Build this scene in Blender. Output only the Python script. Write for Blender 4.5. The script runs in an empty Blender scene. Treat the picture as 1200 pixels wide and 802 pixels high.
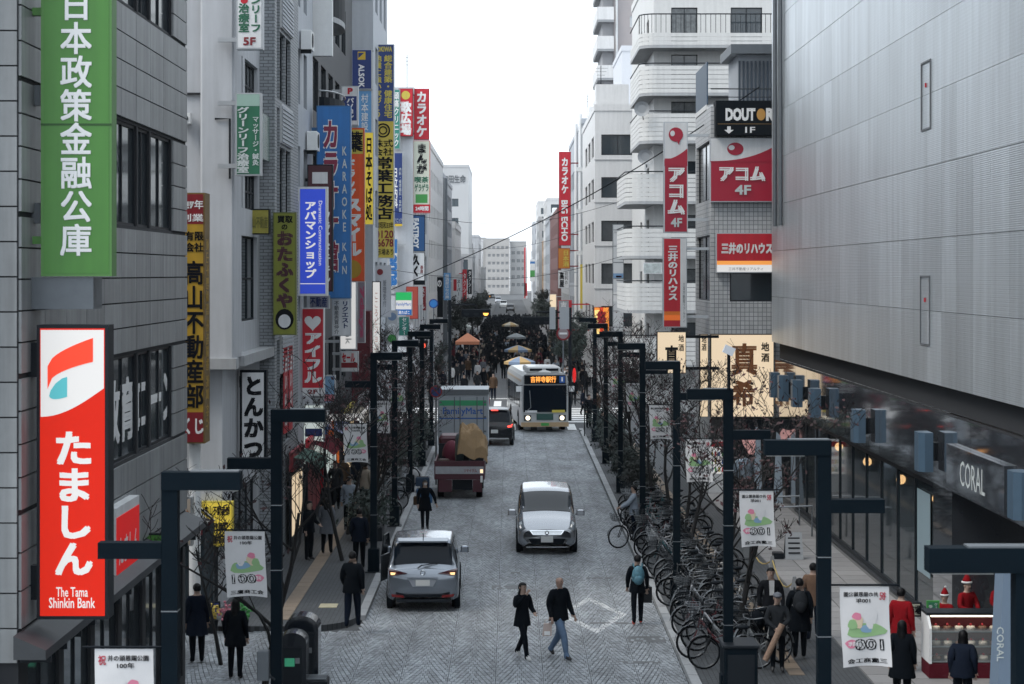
import bpy, bmesh, math, random
from mathutils import Vector, Matrix
random.seed(7)
R = math.radians
PI = math.pi
scene = bpy.context.scene
C = scene.collection

# ---------------------------------------------------------------- camera, sky, sun, exposure
K = 2333.0                                   # focal length in photograph pixels (70 mm on 36 mm)
CAMZ = 8.0
cam = bpy.data.cameras.new('camera')
cam_o = bpy.data.objects.new('camera', cam)
C.objects.link(cam_o)
cam_o.location = (0, 0, CAMZ)
cam_o.rotation_euler = (R(90), 0, 0)
cam.lens = 70.0
cam.sensor_width = 36.0
cam.shift_x = 2 / 1200
cam.shift_y = -81 / 1200
cam.clip_start = 0.5
cam.clip_end = 6000
cam.dof.use_dof = True
cam.dof.focus_distance = 62
cam.dof.aperture_fstop = 5.6
scene.camera = cam_o

world = bpy.data.worlds.new('World')
scene.world = world
world.use_nodes = True
wn = world.node_tree
wn.nodes.clear()
sky = wn.nodes.new('ShaderNodeTexSky')
sky.sky_type = 'NISHITA'
sky.sun_disc = False
SUN_EL, SUN_AZ = R(52), R(-118)              # high behind a closed cloud layer, over the left shoulder
sky.sun_elevation = SUN_EL
sky.sun_rotation = SUN_AZ
sky.air_density = 1.0
sky.dust_density = 3.0
sky_gain = wn.nodes.new('ShaderNodeVectorMath'); sky_gain.operation = 'SCALE'
sky_gain.inputs['Scale'].default_value = 0.10
wn.links.new(sky.outputs[0], sky_gain.inputs[0])
ov = wn.nodes.new('ShaderNodeMix'); ov.data_type = 'RGBA'
ov.inputs[0].default_value = 0.93            # closed overcast over the clear sky
ov.inputs[7].default_value = (0.83, 0.91, 0.99, 1)
wn.links.new(sky_gain.outputs[0], ov.inputs[6])
bg = wn.nodes.new('ShaderNodeBackground')
bg.inputs['Strength'].default_value = 1.0
wn.links.new(ov.outputs[2], bg.inputs['Color'])
wo = wn.nodes.new('ShaderNodeOutputWorld')
wn.links.new(bg.outputs[0], wo.inputs[0])

sun = bpy.data.lights.new('sun', 'SUN')
sun.energy = 1.2
sun.angle = R(25)
sun.color = (1.0, 0.94, 0.86)
sun_o = bpy.data.objects.new('sun', sun)
C.objects.link(sun_o)
sd = Vector((math.sin(SUN_AZ) * math.cos(SUN_EL), math.cos(SUN_AZ) * math.cos(SUN_EL), math.sin(SUN_EL)))
sun_o.rotation_euler = sd.to_track_quat('Z', 'Y').to_euler()
sun_o.location = (0, 0, 60)

vs = scene.view_settings
vs.view_transform = 'Standard'
vs.look = 'None'
vs.exposure = 0.92
vs.gamma = 1.0
vs.use_curve_mapping = False
scene.cycles.max_bounces = 6
scene.cycles.diffuse_bounces = 3
scene.cycles.glossy_bounces = 3
scene.cycles.transmission_bounces = 3
scene.cycles.transparent_max_bounces = 8
scene.cycles.volume_bounces = 1
scene.cycles.use_denoising = True
scene.cycles.caustics_reflective = False
scene.cycles.caustics_refractive = False

# a throw-away scene in which text and skins are turned into meshes
tmp = bpy.data.scenes.new('work')

def eval_mesh(o):
    with bpy.context.temp_override(scene=tmp, view_layer=tmp.view_layers[0]):
        dg = bpy.context.evaluated_depsgraph_get()
        return bpy.data.meshes.new_from_object(o.evaluated_get(dg))

def X(px, d): return (px - 598.0) * d / K
def Z(py, d): return CAMZ - (py - 320.0) * d / K
def G(py): return CAMZ * K / (py - 320.0)    # depth of a ground point
def DW(px, x): return x * K / (px - 598.0)   # depth at which the plane x is seen at px

# ---------------------------------------------------------------- materials
MATS = {}
def mat(name, col=(.5, .5, .5), rough=.6, metal=0.0, emit=None, es=1.0, noise=0.0, nscale=6.0, bump=0.0,
        bscale=40.0, spec=.5, alpha=1.0, island=0.0, streak=0.0, coat=0.0, trans=0.0):
    if name in MATS: return MATS[name]
    m = bpy.data.materials.new(name); m.use_nodes = True
    nt = m.node_tree; N = nt.nodes; L = nt.links
    b = N['Principled BSDF']
    b.inputs['Base Color'].default_value = (*col, 1)
    b.inputs['Roughness'].default_value = rough
    b.inputs['Metallic'].default_value = metal
    b.inputs['Specular IOR Level'].default_value = spec
    if coat: b.inputs['Coat Weight'].default_value = coat; b.inputs['Coat Roughness'].default_value = .05
    if trans: b.inputs['Transmission Weight'].default_value = trans
    if alpha < 1: b.inputs['Alpha'].default_value = alpha
    if emit is not None:
        b.inputs['Emission Color'].default_value = (*emit, 1)
        b.inputs['Emission Strength'].default_value = es
    cur = None
    if noise or island or streak:
        tc = N.new('ShaderNodeTexCoord')
        geo = N.new('ShaderNodeNewGeometry')
        val = None
        def addv(sock, amt):
            nonlocal val
            mr = N.new('ShaderNodeMapRange')
            mr.inputs[3].default_value = 1 - amt; mr.inputs[4].default_value = 1 + amt
            L.new(sock, mr.inputs[0])
            if val is None: val = mr.outputs[0]
            else:
                mu = N.new('ShaderNodeMath'); mu.operation = 'MULTIPLY'
                L.new(val, mu.inputs[0]); L.new(mr.outputs[0], mu.inputs[1]); val = mu.outputs[0]
        if noise:
            nz = N.new('ShaderNodeTexNoise'); nz.inputs['Scale'].default_value = nscale
            nz.inputs['Detail'].default_value = 6; nz.inputs['Roughness'].default_value = .65
            L.new(geo.outputs['Position'], nz.inputs['Vector']); addv(nz.outputs[0], noise * 1.6)
        if streak:
            mp = N.new('ShaderNodeMapping'); mp.inputs['Scale'].default_value = (5, 5, .35)
            nz = N.new('ShaderNodeTexNoise'); nz.inputs['Scale'].default_value = 1.0
            nz.inputs['Detail'].default_value = 8
            L.new(geo.outputs['Position'], mp.inputs[0]); L.new(mp.outputs[0], nz.inputs['Vector']); addv(nz.outputs[0], streak * 1.7)
        if island:
            addv(geo.outputs['Random Per Island'], island)
            oi = N.new('ShaderNodeObjectInfo'); addv(oi.outputs['Random'], island)
        sc = N.new('ShaderNodeVectorMath'); sc.operation = 'SCALE'
        sc.inputs[0].default_value = col
        L.new(val, sc.inputs['Scale']); L.new(sc.outputs[0], b.inputs['Base Color'])
    if bump:
        geo2 = N.new('ShaderNodeNewGeometry')
        nb = N.new('ShaderNodeTexNoise'); nb.inputs['Scale'].default_value = bscale; nb.inputs['Detail'].default_value = 4
        bp = N.new('ShaderNodeBump'); bp.inputs['Strength'].default_value = bump; bp.inputs['Distance'].default_value = .02
        L.new(geo2.outputs['Position'], nb.inputs['Vector']); L.new(nb.outputs[0], bp.inputs['Height']); L.new(bp.outputs[0], b.inputs['Normal'])
    MATS[name] = m
    return m

def brick_mat(name, col, mortar, w, h, rough=.6, ms=.02, axis='x'):
    if name in MATS: return MATS[name]
    m = bpy.data.materials.new(name); m.use_nodes = True
    N = m.node_tree.nodes; L = m.node_tree.links; b = N['Principled BSDF']
    geo = N.new('ShaderNodeNewGeometry'); sp = N.new('ShaderNodeSeparateXYZ'); cb = N.new('ShaderNodeCombineXYZ')
    L.new(geo.outputs['Position'], sp.inputs[0])
    if axis == 'flat':
        L.new(sp.outputs[1], cb.inputs[0]); L.new(sp.outputs[0], cb.inputs[1])
    else:
        ad = N.new('ShaderNodeMath'); L.new(sp.outputs[0], ad.inputs[0]); L.new(sp.outputs[1], ad.inputs[1])
        L.new(ad.outputs[0], cb.inputs[0]); L.new(sp.outputs[2], cb.inputs[1])
    br = N.new('ShaderNodeTexBrick')
    br.inputs['Color1'].default_value = (*col, 1)
    br.inputs['Color2'].default_value = (col[0] * .8, col[1] * .8, col[2] * .8, 1)
    br.inputs['Mortar'].default_value = (*mortar, 1)
    br.inputs['Scale'].default_value = 1.0
    br.inputs['Mortar Size'].default_value = ms
    br.inputs['Brick Width'].default_value = w
    br.inputs['Row Height'].default_value = h
    L.new(cb.outputs[0], br.inputs['Vector']); L.new(br.outputs[0], b.inputs['Base Color'])
    bp = N.new('ShaderNodeBump'); bp.inputs['Strength'].default_value = .5; bp.inputs['Distance'].default_value = .02; bp.invert = True
    L.new(br.outputs[1], bp.inputs['Height']); L.new(bp.outputs[0], b.inputs['Normal'])
    b.inputs['Roughness'].default_value = rough
    MATS[name] = m
    return m

NAVY = mat('navy paint', (.004, .009, .014), .7, noise=.15, nscale=3, spec=.06)
BLACK = mat('black', (.005, .008, .012), .6, spec=.12)
DARKM = mat('dark metal', (.011, .015, .020), .5, spec=.2)
STEEL = mat('steel', (.30, .32, .34), .35, metal=.9)
GREYM = mat('grey metal', (.12, .135, .15), .5, metal=.3, noise=.12)
WHITE = mat('white paint', (.72, .73, .73), .5, noise=.06)
WHITEP = mat('white print', (.80, .80, .80), .5)
RUBBER = mat('rubber', (.006, .007, .009), .85, spec=.1)
GLASS = mat('window glass', (.022, .032, .040), .08, spec=.8)
GLASSC = mat('curtained glass', (.11, .12, .125), .12, spec=.6, noise=.5, nscale=5)
GLASSB = mat('blind behind glass', (.06, .065, .07), .12, spec=.6, noise=.3, nscale=3)
BANKGL = mat('coated glass', (.16, .19, .21), .06, metal=.75)
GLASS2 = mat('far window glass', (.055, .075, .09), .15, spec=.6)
CONC = mat('concrete', (.34, .35, .36), .8, noise=.12, nscale=1.2, streak=.14)
INK = mat('ink', (.005, .006, .009), .6, spec=.15)
NAVYINK = mat('navy ink', (.012, .03, .13), .6)
REDP = mat('red print', (.42, .012, .025), .5)
BLUEP = mat('blue print', (.02, .10, .36), .5)
YELP = mat('yellow print', (.62, .42, .03), .5)
GREENP = mat('green print', (.05, .28, .06), .5)

# ---------------------------------------------------------------- mesh builder
class MB:
    def __init__(s): s.v = []; s.f = []; s.smooth = False; s.mi = None
    def add(s, vs, fs):
        o = len(s.v); s.v += [tuple(p) for p in vs]; s.f += [tuple(i + o for i in f) for f in fs]; return s
    def box(s, x0, x1, y0, y1, z0, z1):
        if x0 > x1: x0, x1 = x1, x0
        if y0 > y1: y0, y1 = y1, y0
        if z0 > z1: z0, z1 = z1, z0
        return s.add([(x0,y0,z0),(x1,y0,z0),(x1,y1,z0),(x0,y1,z0),(x0,y0,z1),(x1,y0,z1),(x1,y1,z1),(x0,y1,z1)],
                     [(0,3,2,1),(4,5,6,7),(0,1,5,4),(1,2,6,5),(2,3,7,6),(3,0,4,7)])
    def cbox(s, c, d, m=None):
        vs = [Vector((sx*d[0]/2, sy*d[1]/2, sz*d[2]/2)) for sz in (-1,1) for sx, sy in ((-1,-1),(1,-1),(1,1),(-1,1))]
        if m is not None: vs = [m @ v for v in vs]
        return s.add([v + Vector(c) for v in vs], [(0,3,2,1),(4,5,6,7),(0,1,5,4),(1,2,6,5),(2,3,7,6),(3,0,4,7)])
    def bevbox(s, x0, x1, y0, y1, z0, z1, b):
        # box with chamfered vertical and top edges
        r = [(x0+b,y0),(x1-b,y0),(x1,y0+b),(x1,y1-b),(x1-b,y1),(x0+b,y1),(x0,y1-b),(x0,y0+b)]
        q = [(x0+2*b,y0+b),(x1-2*b,y0+b),(x1-b,y0+2*b),(x1-b,y1-2*b),(x1-2*b,y1-b),(x0+2*b,y1-b),(x0+b,y1-2*b),(x0+b,y0+2*b)]
        vs = [(x,y,z0) for x,y in r] + [(x,y,z1-b) for x,y in r] + [(x,y,z1) for x,y in q]
        fs = [tuple(range(7,-1,-1)), tuple(range(16,24))]
        for k in (0, 8):
            for i in range(8): j = (i+1) % 8; fs.append((k+i,k+j,k+8+j,k+8+i))
        return s.add(vs, fs)
    def quad(s, a, b, c, d): return s.add([a, b, c, d], [(0,1,2,3)])
    def poly(s, pts): return s.add(pts, [tuple(range(len(pts)))])
    def prism(s, pts, e):
        # extrude polygon pts by vector e
        n = len(pts); e = Vector(e)
        vs = [Vector(p) for p in pts] + [Vector(p) + e for p in pts]
        fs = [tuple(range(n-1,-1,-1)), tuple(range(n, 2*n))] + [(i, (i+1)%n, n+(i+1)%n, n+i) for i in range(n)]
        return s.add(vs, fs)
    def tube(s, pts, r, n=6, cap=True):
        pts = [Vector(p) for p in pts]
        if not isinstance(r, (list, tuple)): r = [r]*len(pts)
        vs = []; fs = []
        prev = None
        for i, p in enumerate(pts):
            t = (pts[min(i+1,len(pts)-1)] - pts[max(i-1,0)])
            t = t.normalized() if t.length > 1e-9 else Vector((0,0,1))
            if prev is None:
                a = t.orthogonal().normalized()
            else:
                a = prev - t*prev.dot(t)
                a = a.normalized() if a.length > 1e-6 else t.orthogonal().normalized()
            prev = a; b = t.cross(a)
            for k in range(n):
                an = 2*PI*k/n
                vs.append(p + (a*math.cos(an) + b*math.sin(an))*r[i])
        for i in range(len(pts)-1):
            for k in range(n):
                fs.append((i*n+k, i*n+(k+1)%n, (i+1)*n+(k+1)%n, (i+1)*n+k))
        if cap: fs += [tuple(range(n-1,-1,-1)), tuple(range((len(pts)-1)*n, len(pts)*n))]
        return s.add(vs, fs)
    def cyl(s, c, r, h, n=16, axis='z', r2=None):
        c = Vector(c); ax = {'x':Vector((1,0,0)),'y':Vector((0,1,0)),'z':Vector((0,0,1))}[axis]
        return s.tube([c, c+ax*h], [r, r if r2 is None else r2], n)
    def lathe(s, prof, c=(0,0,0), n=16, axis='z'):
        vs = []; fs = []; c = Vector(c)
        for (r, h) in prof:
            for k in range(n):
                a = 2*PI*k/n
                p = Vector((r*math.cos(a), r*math.sin(a), h))
                if axis == 'y': p = Vector((p.x, p.z, p.y))
                if axis == 'x': p = Vector((p.z, p.x, p.y))
                vs.append(c+p)
        m = len(prof)
        for i in range(m-1):
            for k in range(n): fs.append((i*n+k, i*n+(k+1)%n, (i+1)*n+(k+1)%n, (i+1)*n+k))
        fs += [tuple(range(n-1,-1,-1)), tuple(range((m-1)*n, m*n))]
        return s.add(vs, fs)
    def torus(s, c, Rr, r, axis='x', n=20, m=6):
        vs = []; fs = []; c = Vector(c)
        for i in range(n):
            a = 2*PI*i/n
            for k in range(m):
                b = 2*PI*k/m
                q = Rr + r*math.cos(b); p = Vector((r*math.sin(b), q*math.cos(a), q*math.sin(a)))
                if axis == 'z': p = Vector((p.y, p.z, p.x))
                if axis == 'y': p = Vector((p.y, p.x, p.z))
                vs.append(c+p)
        for i in range(n):
            for k in range(m): fs.append((i*m+k, i*m+(k+1)%m, ((i+1)%n)*m+(k+1)%m, ((i+1)%n)*m+k))
        return s.add(vs, fs)
    def ell(s, c, r, n=12, m=8, cut=None):
        prof = []
        for i in range(m+1):
            a = -PI/2 + PI*i/m
            prof.append((max(math.cos(a), 1e-4), math.sin(a)))
        vs = []; fs = []
        for (q, h) in prof:
            for k in range(n):
                a = 2*PI*k/n; vs.append((c[0]+r[0]*q*math.cos(a), c[1]+r[1]*q*math.sin(a), c[2]+r[2]*h))
        for i in range(m):
            for k in range(n): fs.append((i*n+k, i*n+(k+1)%n, (i+1)*n+(k+1)%n, (i+1)*n+k))
        return s.add(vs, fs)
    def grid(s, P):
        nr = len(P); nc = len(P[0])
        return s.add([p for row in P for p in row], [(i*nc+j, i*nc+j+1, (i+1)*nc+j+1, (i+1)*nc+j) for i in range(nr-1) for j in range(nc-1)])
    def mesh(s, name, off=(0,0,0)):
        me = bpy.data.meshes.new(name)
        if off != (0,0,0):
            ox, oy, oz = off; v = [(a-ox, b-oy, c-oz) for a, b, c in s.v]
        else: v = s.v
        me.from_pydata(v, [], s.f)
        if s.smooth: me.polygons.foreach_set('use_smooth', [True]*len(me.polygons))
        return me
    def build(s, name, m, parent=None, local=False):
        off = (0,0,0)
        if parent is not None and not local: off = tuple(parent_origin(parent))
        me = s.mesh(name, off)
        me.materials.append(m)
        return link(name, me, parent)

def parent_origin(o):
    v = Vector((0,0,0))
    while o is not None: v += o.location; o = o.parent
    return v
def link(name, data, parent=None, loc=None):
    o = bpy.data.objects.new(name, data); C.objects.link(o)
    if parent is not None: o.parent = parent
    if loc is not None: o.location = loc
    return o
def tag(o, label, cat, group=None):
    o['label'] = label; o['category'] = cat
    if group: o['group'] = group
    return o
def thing(name, label, cat, loc=(0,0,0), group=None, rz=0):
    o = link(name, None, None, loc); o.rotation_euler = (0,0,rz); o.empty_display_size = .2
    return tag(o, label, cat, group)
def struct(name, mb, m):
    o = mb.build(name, m); o['kind'] = 'structure'; return o
def copy_thing(root, loc, rz=0, label=None, scale=None):
    def cp(o, parent):
        c = o.copy(); C.objects.link(c)
        if parent is not None: c.parent = parent
        for ch in o.children: cp(ch, c)
        return c
    r = cp(root, None); r.location = loc; r.rotation_euler = (0,0,rz)
    if label: r['label'] = label
    if scale: r.scale = (scale, scale, scale)
    return r
_boxc = {}
def piece(name, m, parent, c, d):
    """a plain box piece; alike pieces share their mesh (c = centre in world, d = size)"""
    key = (name, m.name, round(d[0],3), round(d[1],3), round(d[2],3))
    me = _boxc.get(key)
    if me is None:
        b = min(.012, min(d)*.2)
        mb = MB().cbox((0,0,0), d); me = mb.mesh(name); me.materials.append(m); _boxc[key] = me
    o = link(name, me, parent)
    o.location = Vector(c) - (parent_origin(parent) if parent else Vector((0,0,0)))
    return o

# ---------------------------------------------------------------- lettering
_gl = {}
def glyph(s, ss=2):
    if s in _gl: return _gl[s]
    cu = bpy.data.curves.new('t', 'FONT'); cu.body = s; cu.size = 1; cu.resolution_u = ss
    o = bpy.data.objects.new('t', cu); tmp.collection.objects.link(o)
    me = eval_mesh(o)
    vs = [(v.co.x, v.co.y) for v in me.vertices]; fs = [tuple(p.vertices) for p in me.polygons]
    bpy.data.meshes.remove(me); bpy.data.objects.remove(o); bpy.data.curves.remove(cu)
    _gl[s] = (vs, fs); return _gl[s]
def put_text(mb, s, mode, u0, u1, v0, v1, place, bold=0.02, flip=False, fit=False):
    """write s into the rectangle u0..u1 x v0..v1 (v up); place(u, v, k) gives the 3D point, k = layer"""
    def emit(vs, fs, sx, sy, ox, oy):
        sh = [(0,0)] if bold <= 0 else [(-bold,-bold),(bold,-bold),(-bold,bold),(bold,bold)]
        for k, (dx, dy) in enumerate(sh):
            pts = []
            for x, y in vs:
                u = ox + (x+dx)*sx; v = oy + (y+dy)*sy
                if flip: u = u0 + u1 - u
                pts.append(place(u, v, k))
            mb.add(pts, fs)
    if mode == 'v':
        n = len(s); ch = (v1-v0)/n; w = u1-u0
        for i, c in enumerate(s):
            if c == ' ': continue
            vs, fs = glyph(c)
            if not vs: continue
            if ord(c) < 256:
                xs = [p[0] for p in vs]; cxm = (min(xs)+max(xs))/2
                vs = [(x-cxm+.5, y) for x, y in vs]
            vs = [(x, y+.12) for x, y in vs]
            if c in 'ー・—〜': vs = [(y, 1-x) for x, y in vs]
            emit(vs, fs, w, ch, u0, v1-(i+1)*ch)
    else:
        vs, fs = glyph(s)
        if not vs: return
        if mode == 'r': vs = [(y, -x) for x, y in vs]
        xs = [p[0] for p in vs]; ys = [p[1] for p in vs]
        w = max(xs)-min(xs); h = max(ys)-min(ys)
        sx = (u1-u0)/w; sy = (v1-v0)/h
        ax = min(xs); ay = min(ys)
        emit([(x-ax, y-ay) for x, y in vs], fs, sx, sy, u0, v0)

def sign(name, label, px0, px1, py0, py1, d, face, texts=(), frame=None, depth=.28, fr=.035, bands=(), group=None,
         cat='sign', arm=None, ad=.1, shapes=()):
    """upright sign box standing at depth d, its face towards the bridge; px/py are the outline of its face"""
    x0, x1, z0, z1 = X(px0,d), X(px1,d), Z(py1,d), Z(py0,d)
    frame = frame or DARKM
    t = thing(name, label, cat, ((x0+x1)/2, d+depth/2, z0), group)
    MB().box(x0, x1, d, d+depth, z0, z1).build('cabinet', frame, t)
    MB().box(x0+fr, x1-fr, d-.006, d+.004, z0+fr, z1-fr).build('face_panel', face, t)
    w = x1-x0; h = z1-z0
    for bm_, a0, a1, b0, b1 in bands:        # painted fields of the face, fractions from left / top
        MB().box(x0+max(fr,w*a0), x0+min(w-fr,w*a1), d-.010, d-.0065, z1-min(h-fr,h*b1), z1-max(fr,h*b0)).build('painted_field', bm_, t)
    for sm, pts in shapes:
        MB().prism([(x0+w*a, d-.014, z1-h*b) for a, b in pts], (0,.006,0)).build('emblem', sm, t)
    for tx in texts:
        s, m, mode, a0, a1, b0, b1 = tx[:7]; bold = tx[7] if len(tx) > 7 else .02; flip = len(tx) > 8 and tx[8]
        mb = MB()
        put_text(mb, s, mode, x0+w*a0, x0+w*a1, z1-h*b1, z1-h*b0, lambda u, v, k: (u, d-.018-.0012*k, v), bold, flip)
        if mb.v: mb.build('lettering', m, t)
    if arm is not None:                      # wall arms from the box to the wall at x = arm
        for q in (.12, .88):
            zz = z0+h*q
            MB().box(min(x0,arm), x0+.01, d+depth*.3, d+depth*.7, zz-ad/2, zz+ad/2).build('wall_arm', frame, t) if arm < x0 else \
            MB().box(x1-.01, arm, d+depth*.3, d+depth*.7, zz-ad/2, zz+ad/2).build('wall_arm', frame, t)
    return t

# ---------------------------------------------------------------- facades
def wall_holes(mb, o, u, n, U, zs, holes, depth=.16):
    """wall sheet with rectangular openings and their reveals: o origin, u along, n outward, U length, zs=(z0,z1), holes (u0,u1,z0,z1)"""
    o = Vector(o); u = Vector(u); n = Vector(n); zv = Vector((0,0,1))
    us = sorted({0.0, U} | {h[0] for h in holes} | {h[1] for h in holes})
    zz = sorted({zs[0], zs[1]} | {h[2] for h in holes} | {h[3] for h in holes})
    P = lambda a, z, k=0: o + u*a + zv*(z-o.z) - n*k
    for i in range(len(us)-1):
        for j in range(len(zz)-1):
            a0, a1, b0, b1 = us[i], us[i+1], zz[j], zz[j+1]
            ca, cb = (a0+a1)/2, (b0+b1)/2
            if any(h[0] < ca < h[1] and h[2] < cb < h[3] for h in holes): continue
            mb.quad(P(a0,b0), P(a1,b0), P(a1,b1), P(a0,b1))
    for a0, a1, b0, b1 in holes:
        for p, q in (((a0,b0),(a1,b0)), ((a1,b0),(a1,b1)), ((a1,b1),(a0,b1)), ((a0,b1),(a0,b0))):
            mb.quad(P(*p), P(*q), P(*q, depth), P(*p, depth))
_winc = {}; _wr = random.Random(12)
def window(parent, o, u, n, h, depth=.16, gm=None, fm=None, mull=1, trans=0, fw=.05, name='window', sill=True):
    """a framed window with its pane in opening h of a facade"""
    gm = gm or _wr.choice([GLASS, GLASS, GLASSC, GLASSB]); fm = fm or DARKM
    u = Vector(u); n = Vector(n); a0, a1, b0, b1 = h
    w, hh = a1-a0, b1-b0
    key = (round(w,3), round(hh,3), tuple(round(q) for q in u), tuple(round(q) for q in n), gm.name, fm.name, mull, trans, fw, round(depth,3))
    if key not in _winc:
        f = MB(); zv = Vector((0,0,1))
        def bar(p0, p1, q0, q1, k0, k1):
            vs = [u*a + zv*b + n*k for k in (k0,k1) for a, b in ((p0,q0),(p1,q0),(p1,q1),(p0,q1))]
            f.add(vs, [(0,3,2,1),(4,5,6,7),(0,1,5,4),(1,2,6,5),(2,3,7,6),(3,0,4,7)])
        bar(0, w, 0, fw, -.06, 0); bar(0, w, hh-fw, hh, -.06, 0)
        bar(0, fw, fw, hh-fw, -.06, 0); bar(w-fw, w, fw, hh-fw, -.06, 0)
        for i in range(1, mull+1):
            c = w*i/(mull+1); bar(c-fw/2, c+fw/2, fw, hh-fw, -.06, -.008)
        for i in range(1, trans+1):
            c = hh*i/(trans+1); bar(fw, w-fw, c-fw/2, c+fw/2, -.06, -.012)
        fme = f.mesh('window'); fme.materials.append(fm)
        g = MB(); g.quad(zv*.01 + n*-.035, u*w + zv*.01 + n*-.035, u*w + zv*hh + n*-.035, zv*hh + n*-.035)
        gme = g.mesh('pane'); gme.materials.append(gm)
        _winc[key] = (fme, gme)
    fme, gme = _winc[key]
    p = Vector(o) + u*a0 + Vector((0,0,b0-Vector(o).z)) - n*(depth-.06)
    wo_ = link(name, fme, parent, p - parent_origin(parent))
    link('pane', gme, wo_)
    return wo_

# ---------------------------------------------------------------- ground, roads, pavements
ASPH = mat('asphalt', (.06, .064, .07), .85, noise=.2, nscale=2.0, bump=.3, bscale=60)
PAVED = brick_mat('dark paving brick', (.062, .068, .075), (.026, .028, .031), .2, .1, .8, .008, 'flat')
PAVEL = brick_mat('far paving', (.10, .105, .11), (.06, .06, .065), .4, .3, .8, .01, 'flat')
KERB = mat('kerb granite', (.28, .29, .30), .75, noise=.15, nscale=9, island=.12)
SLAB = mat('pale slab', (.24, .235, .235), .6, noise=.1, nscale=4, island=.12)
TACT = mat('tactile tile', (.20, .155, .115), .75, noise=.15, nscale=4, island=.08)
PAINT = mat('road paint', (.66, .67, .67), .7, noise=.22, nscale=3)

m = MB(); m.box(-900, 900, -60, 880, -.4, -.02); struct('ground', m, ASPH)

def sett_mat():
    m = bpy.data.materials.new('granite setts'); m.use_nodes = True
    N = m.node_tree.nodes; L = m.node_tree.links; b = N['Principled BSDF']
    b.inputs['Roughness'].default_value = .62
    geo = N.new('ShaderNodeNewGeometry')
    mr = N.new('ShaderNodeMapRange'); mr.inputs[3].default_value = .74; mr.inputs[4].default_value = 1.22
    L.new(geo.outputs['Random Per Island'], mr.inputs[0])
    nz = N.new('ShaderNodeTexNoise'); nz.inputs['Scale'].default_value = .55; nz.inputs['Detail'].default_value = 7
    nz.inputs['Roughness'].default_value = .62
    mp = N.new('ShaderNodeMapping'); mp.inputs['Scale'].default_value = (1.6, .45, 1)
    L.new(geo.outputs['Position'], mp.inputs[0]); L.new(mp.outputs[0], nz.inputs['Vector'])
    m2 = N.new('ShaderNodeMapRange'); m2.inputs[1].default_value = .3; m2.inputs[2].default_value = .7
    m2.inputs[3].default_value = .52; m2.inputs[4].default_value = 1.30
    L.new(nz.outputs[0], m2.inputs[0])
    mu = N.new('ShaderNodeMath'); mu.operation = 'MULTIPLY'; L.new(mr.outputs[0], mu.inputs[0]); L.new(m2.outputs[0], mu.inputs[1])
    sc = N.new('ShaderNodeVectorMath'); sc.operation = 'SCALE'; sc.inputs[0].default_value = (.25, .27, .29)
    L.new(mu.outputs[0], sc.inputs['Scale'])
    # worn white paint of the diamond marking
    sp = N.new('ShaderNodeSeparateXYZ'); L.new(geo.outputs['Position'], sp.inputs[0])
    def lin(sock, c, s):
        a = N.new('ShaderNodeMath'); a.operation = 'SUBTRACT'; a.inputs[1].default_value = c; L.new(sock, a.inputs[0])
        q = N.new('ShaderNodeMath'); q.operation = 'ABSOLUTE'; L.new(a.outputs[0], q.inputs[0])
        d = N.new('ShaderNodeMath'); d.operation = 'DIVIDE'; d.inputs[1].default_value = s; L.new(q.outputs[0], d.inputs[0]); return d.outputs[0]
    ad = N.new('ShaderNodeMath'); L.new(lin(sp.outputs[0], 1.92, .80), ad.inputs[0]); L.new(lin(sp.outputs[1], 46.6, 2.5), ad.inputs[1])
    g1 = N.new('ShaderNodeMath'); g1.operation = 'GREATER_THAN'; g1.inputs[1].default_value = .76; L.new(ad.outputs[0], g1.inputs[0])
    g2 = N.new('ShaderNodeMath'); g2.operation = 'LESS_THAN'; g2.inputs[1].default_value = 1.0; L.new(ad.outputs[0], g2.inputs[0])
    g3 = N.new('ShaderNodeMath'); g3.operation = 'MULTIPLY'; L.new(g1.outputs[0], g3.inputs[0]); L.new(g2.outputs[0], g3.inputs[1])
    nw = N.new('ShaderNodeTexNoise'); nw.inputs['Scale'].default_value = 5; nw.inputs['Detail'].default_value = 5
    L.new(geo.outputs['Position'], nw.inputs['Vector'])
    m3 = N.new('ShaderNodeMapRange'); m3.inputs[1].default_value = .35; m3.inputs[2].default_value = .6; m3.inputs[3].default_value = .1; m3.inputs[4].default_value = .95
    L.new(nw.outputs[0], m3.inputs[0])
    g4 = N.new('ShaderNodeMath'); g4.operation = 'MULTIPLY'; L.new(g3.outputs[0], g4.inputs[0]); L.new(m3.outputs[0], g4.inputs[1])
    mx = N.new('ShaderNodeMix'); mx.data_type = 'RGBA'; mx.inputs[7].default_value = (.55, .56, .57, 1)
    L.new(g4.outputs[0], mx.inputs[0]); L.new(sc.outputs[0], mx.inputs[6]); L.new(mx.outputs[2], b.inputs['Base Color'])
    return m

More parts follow.
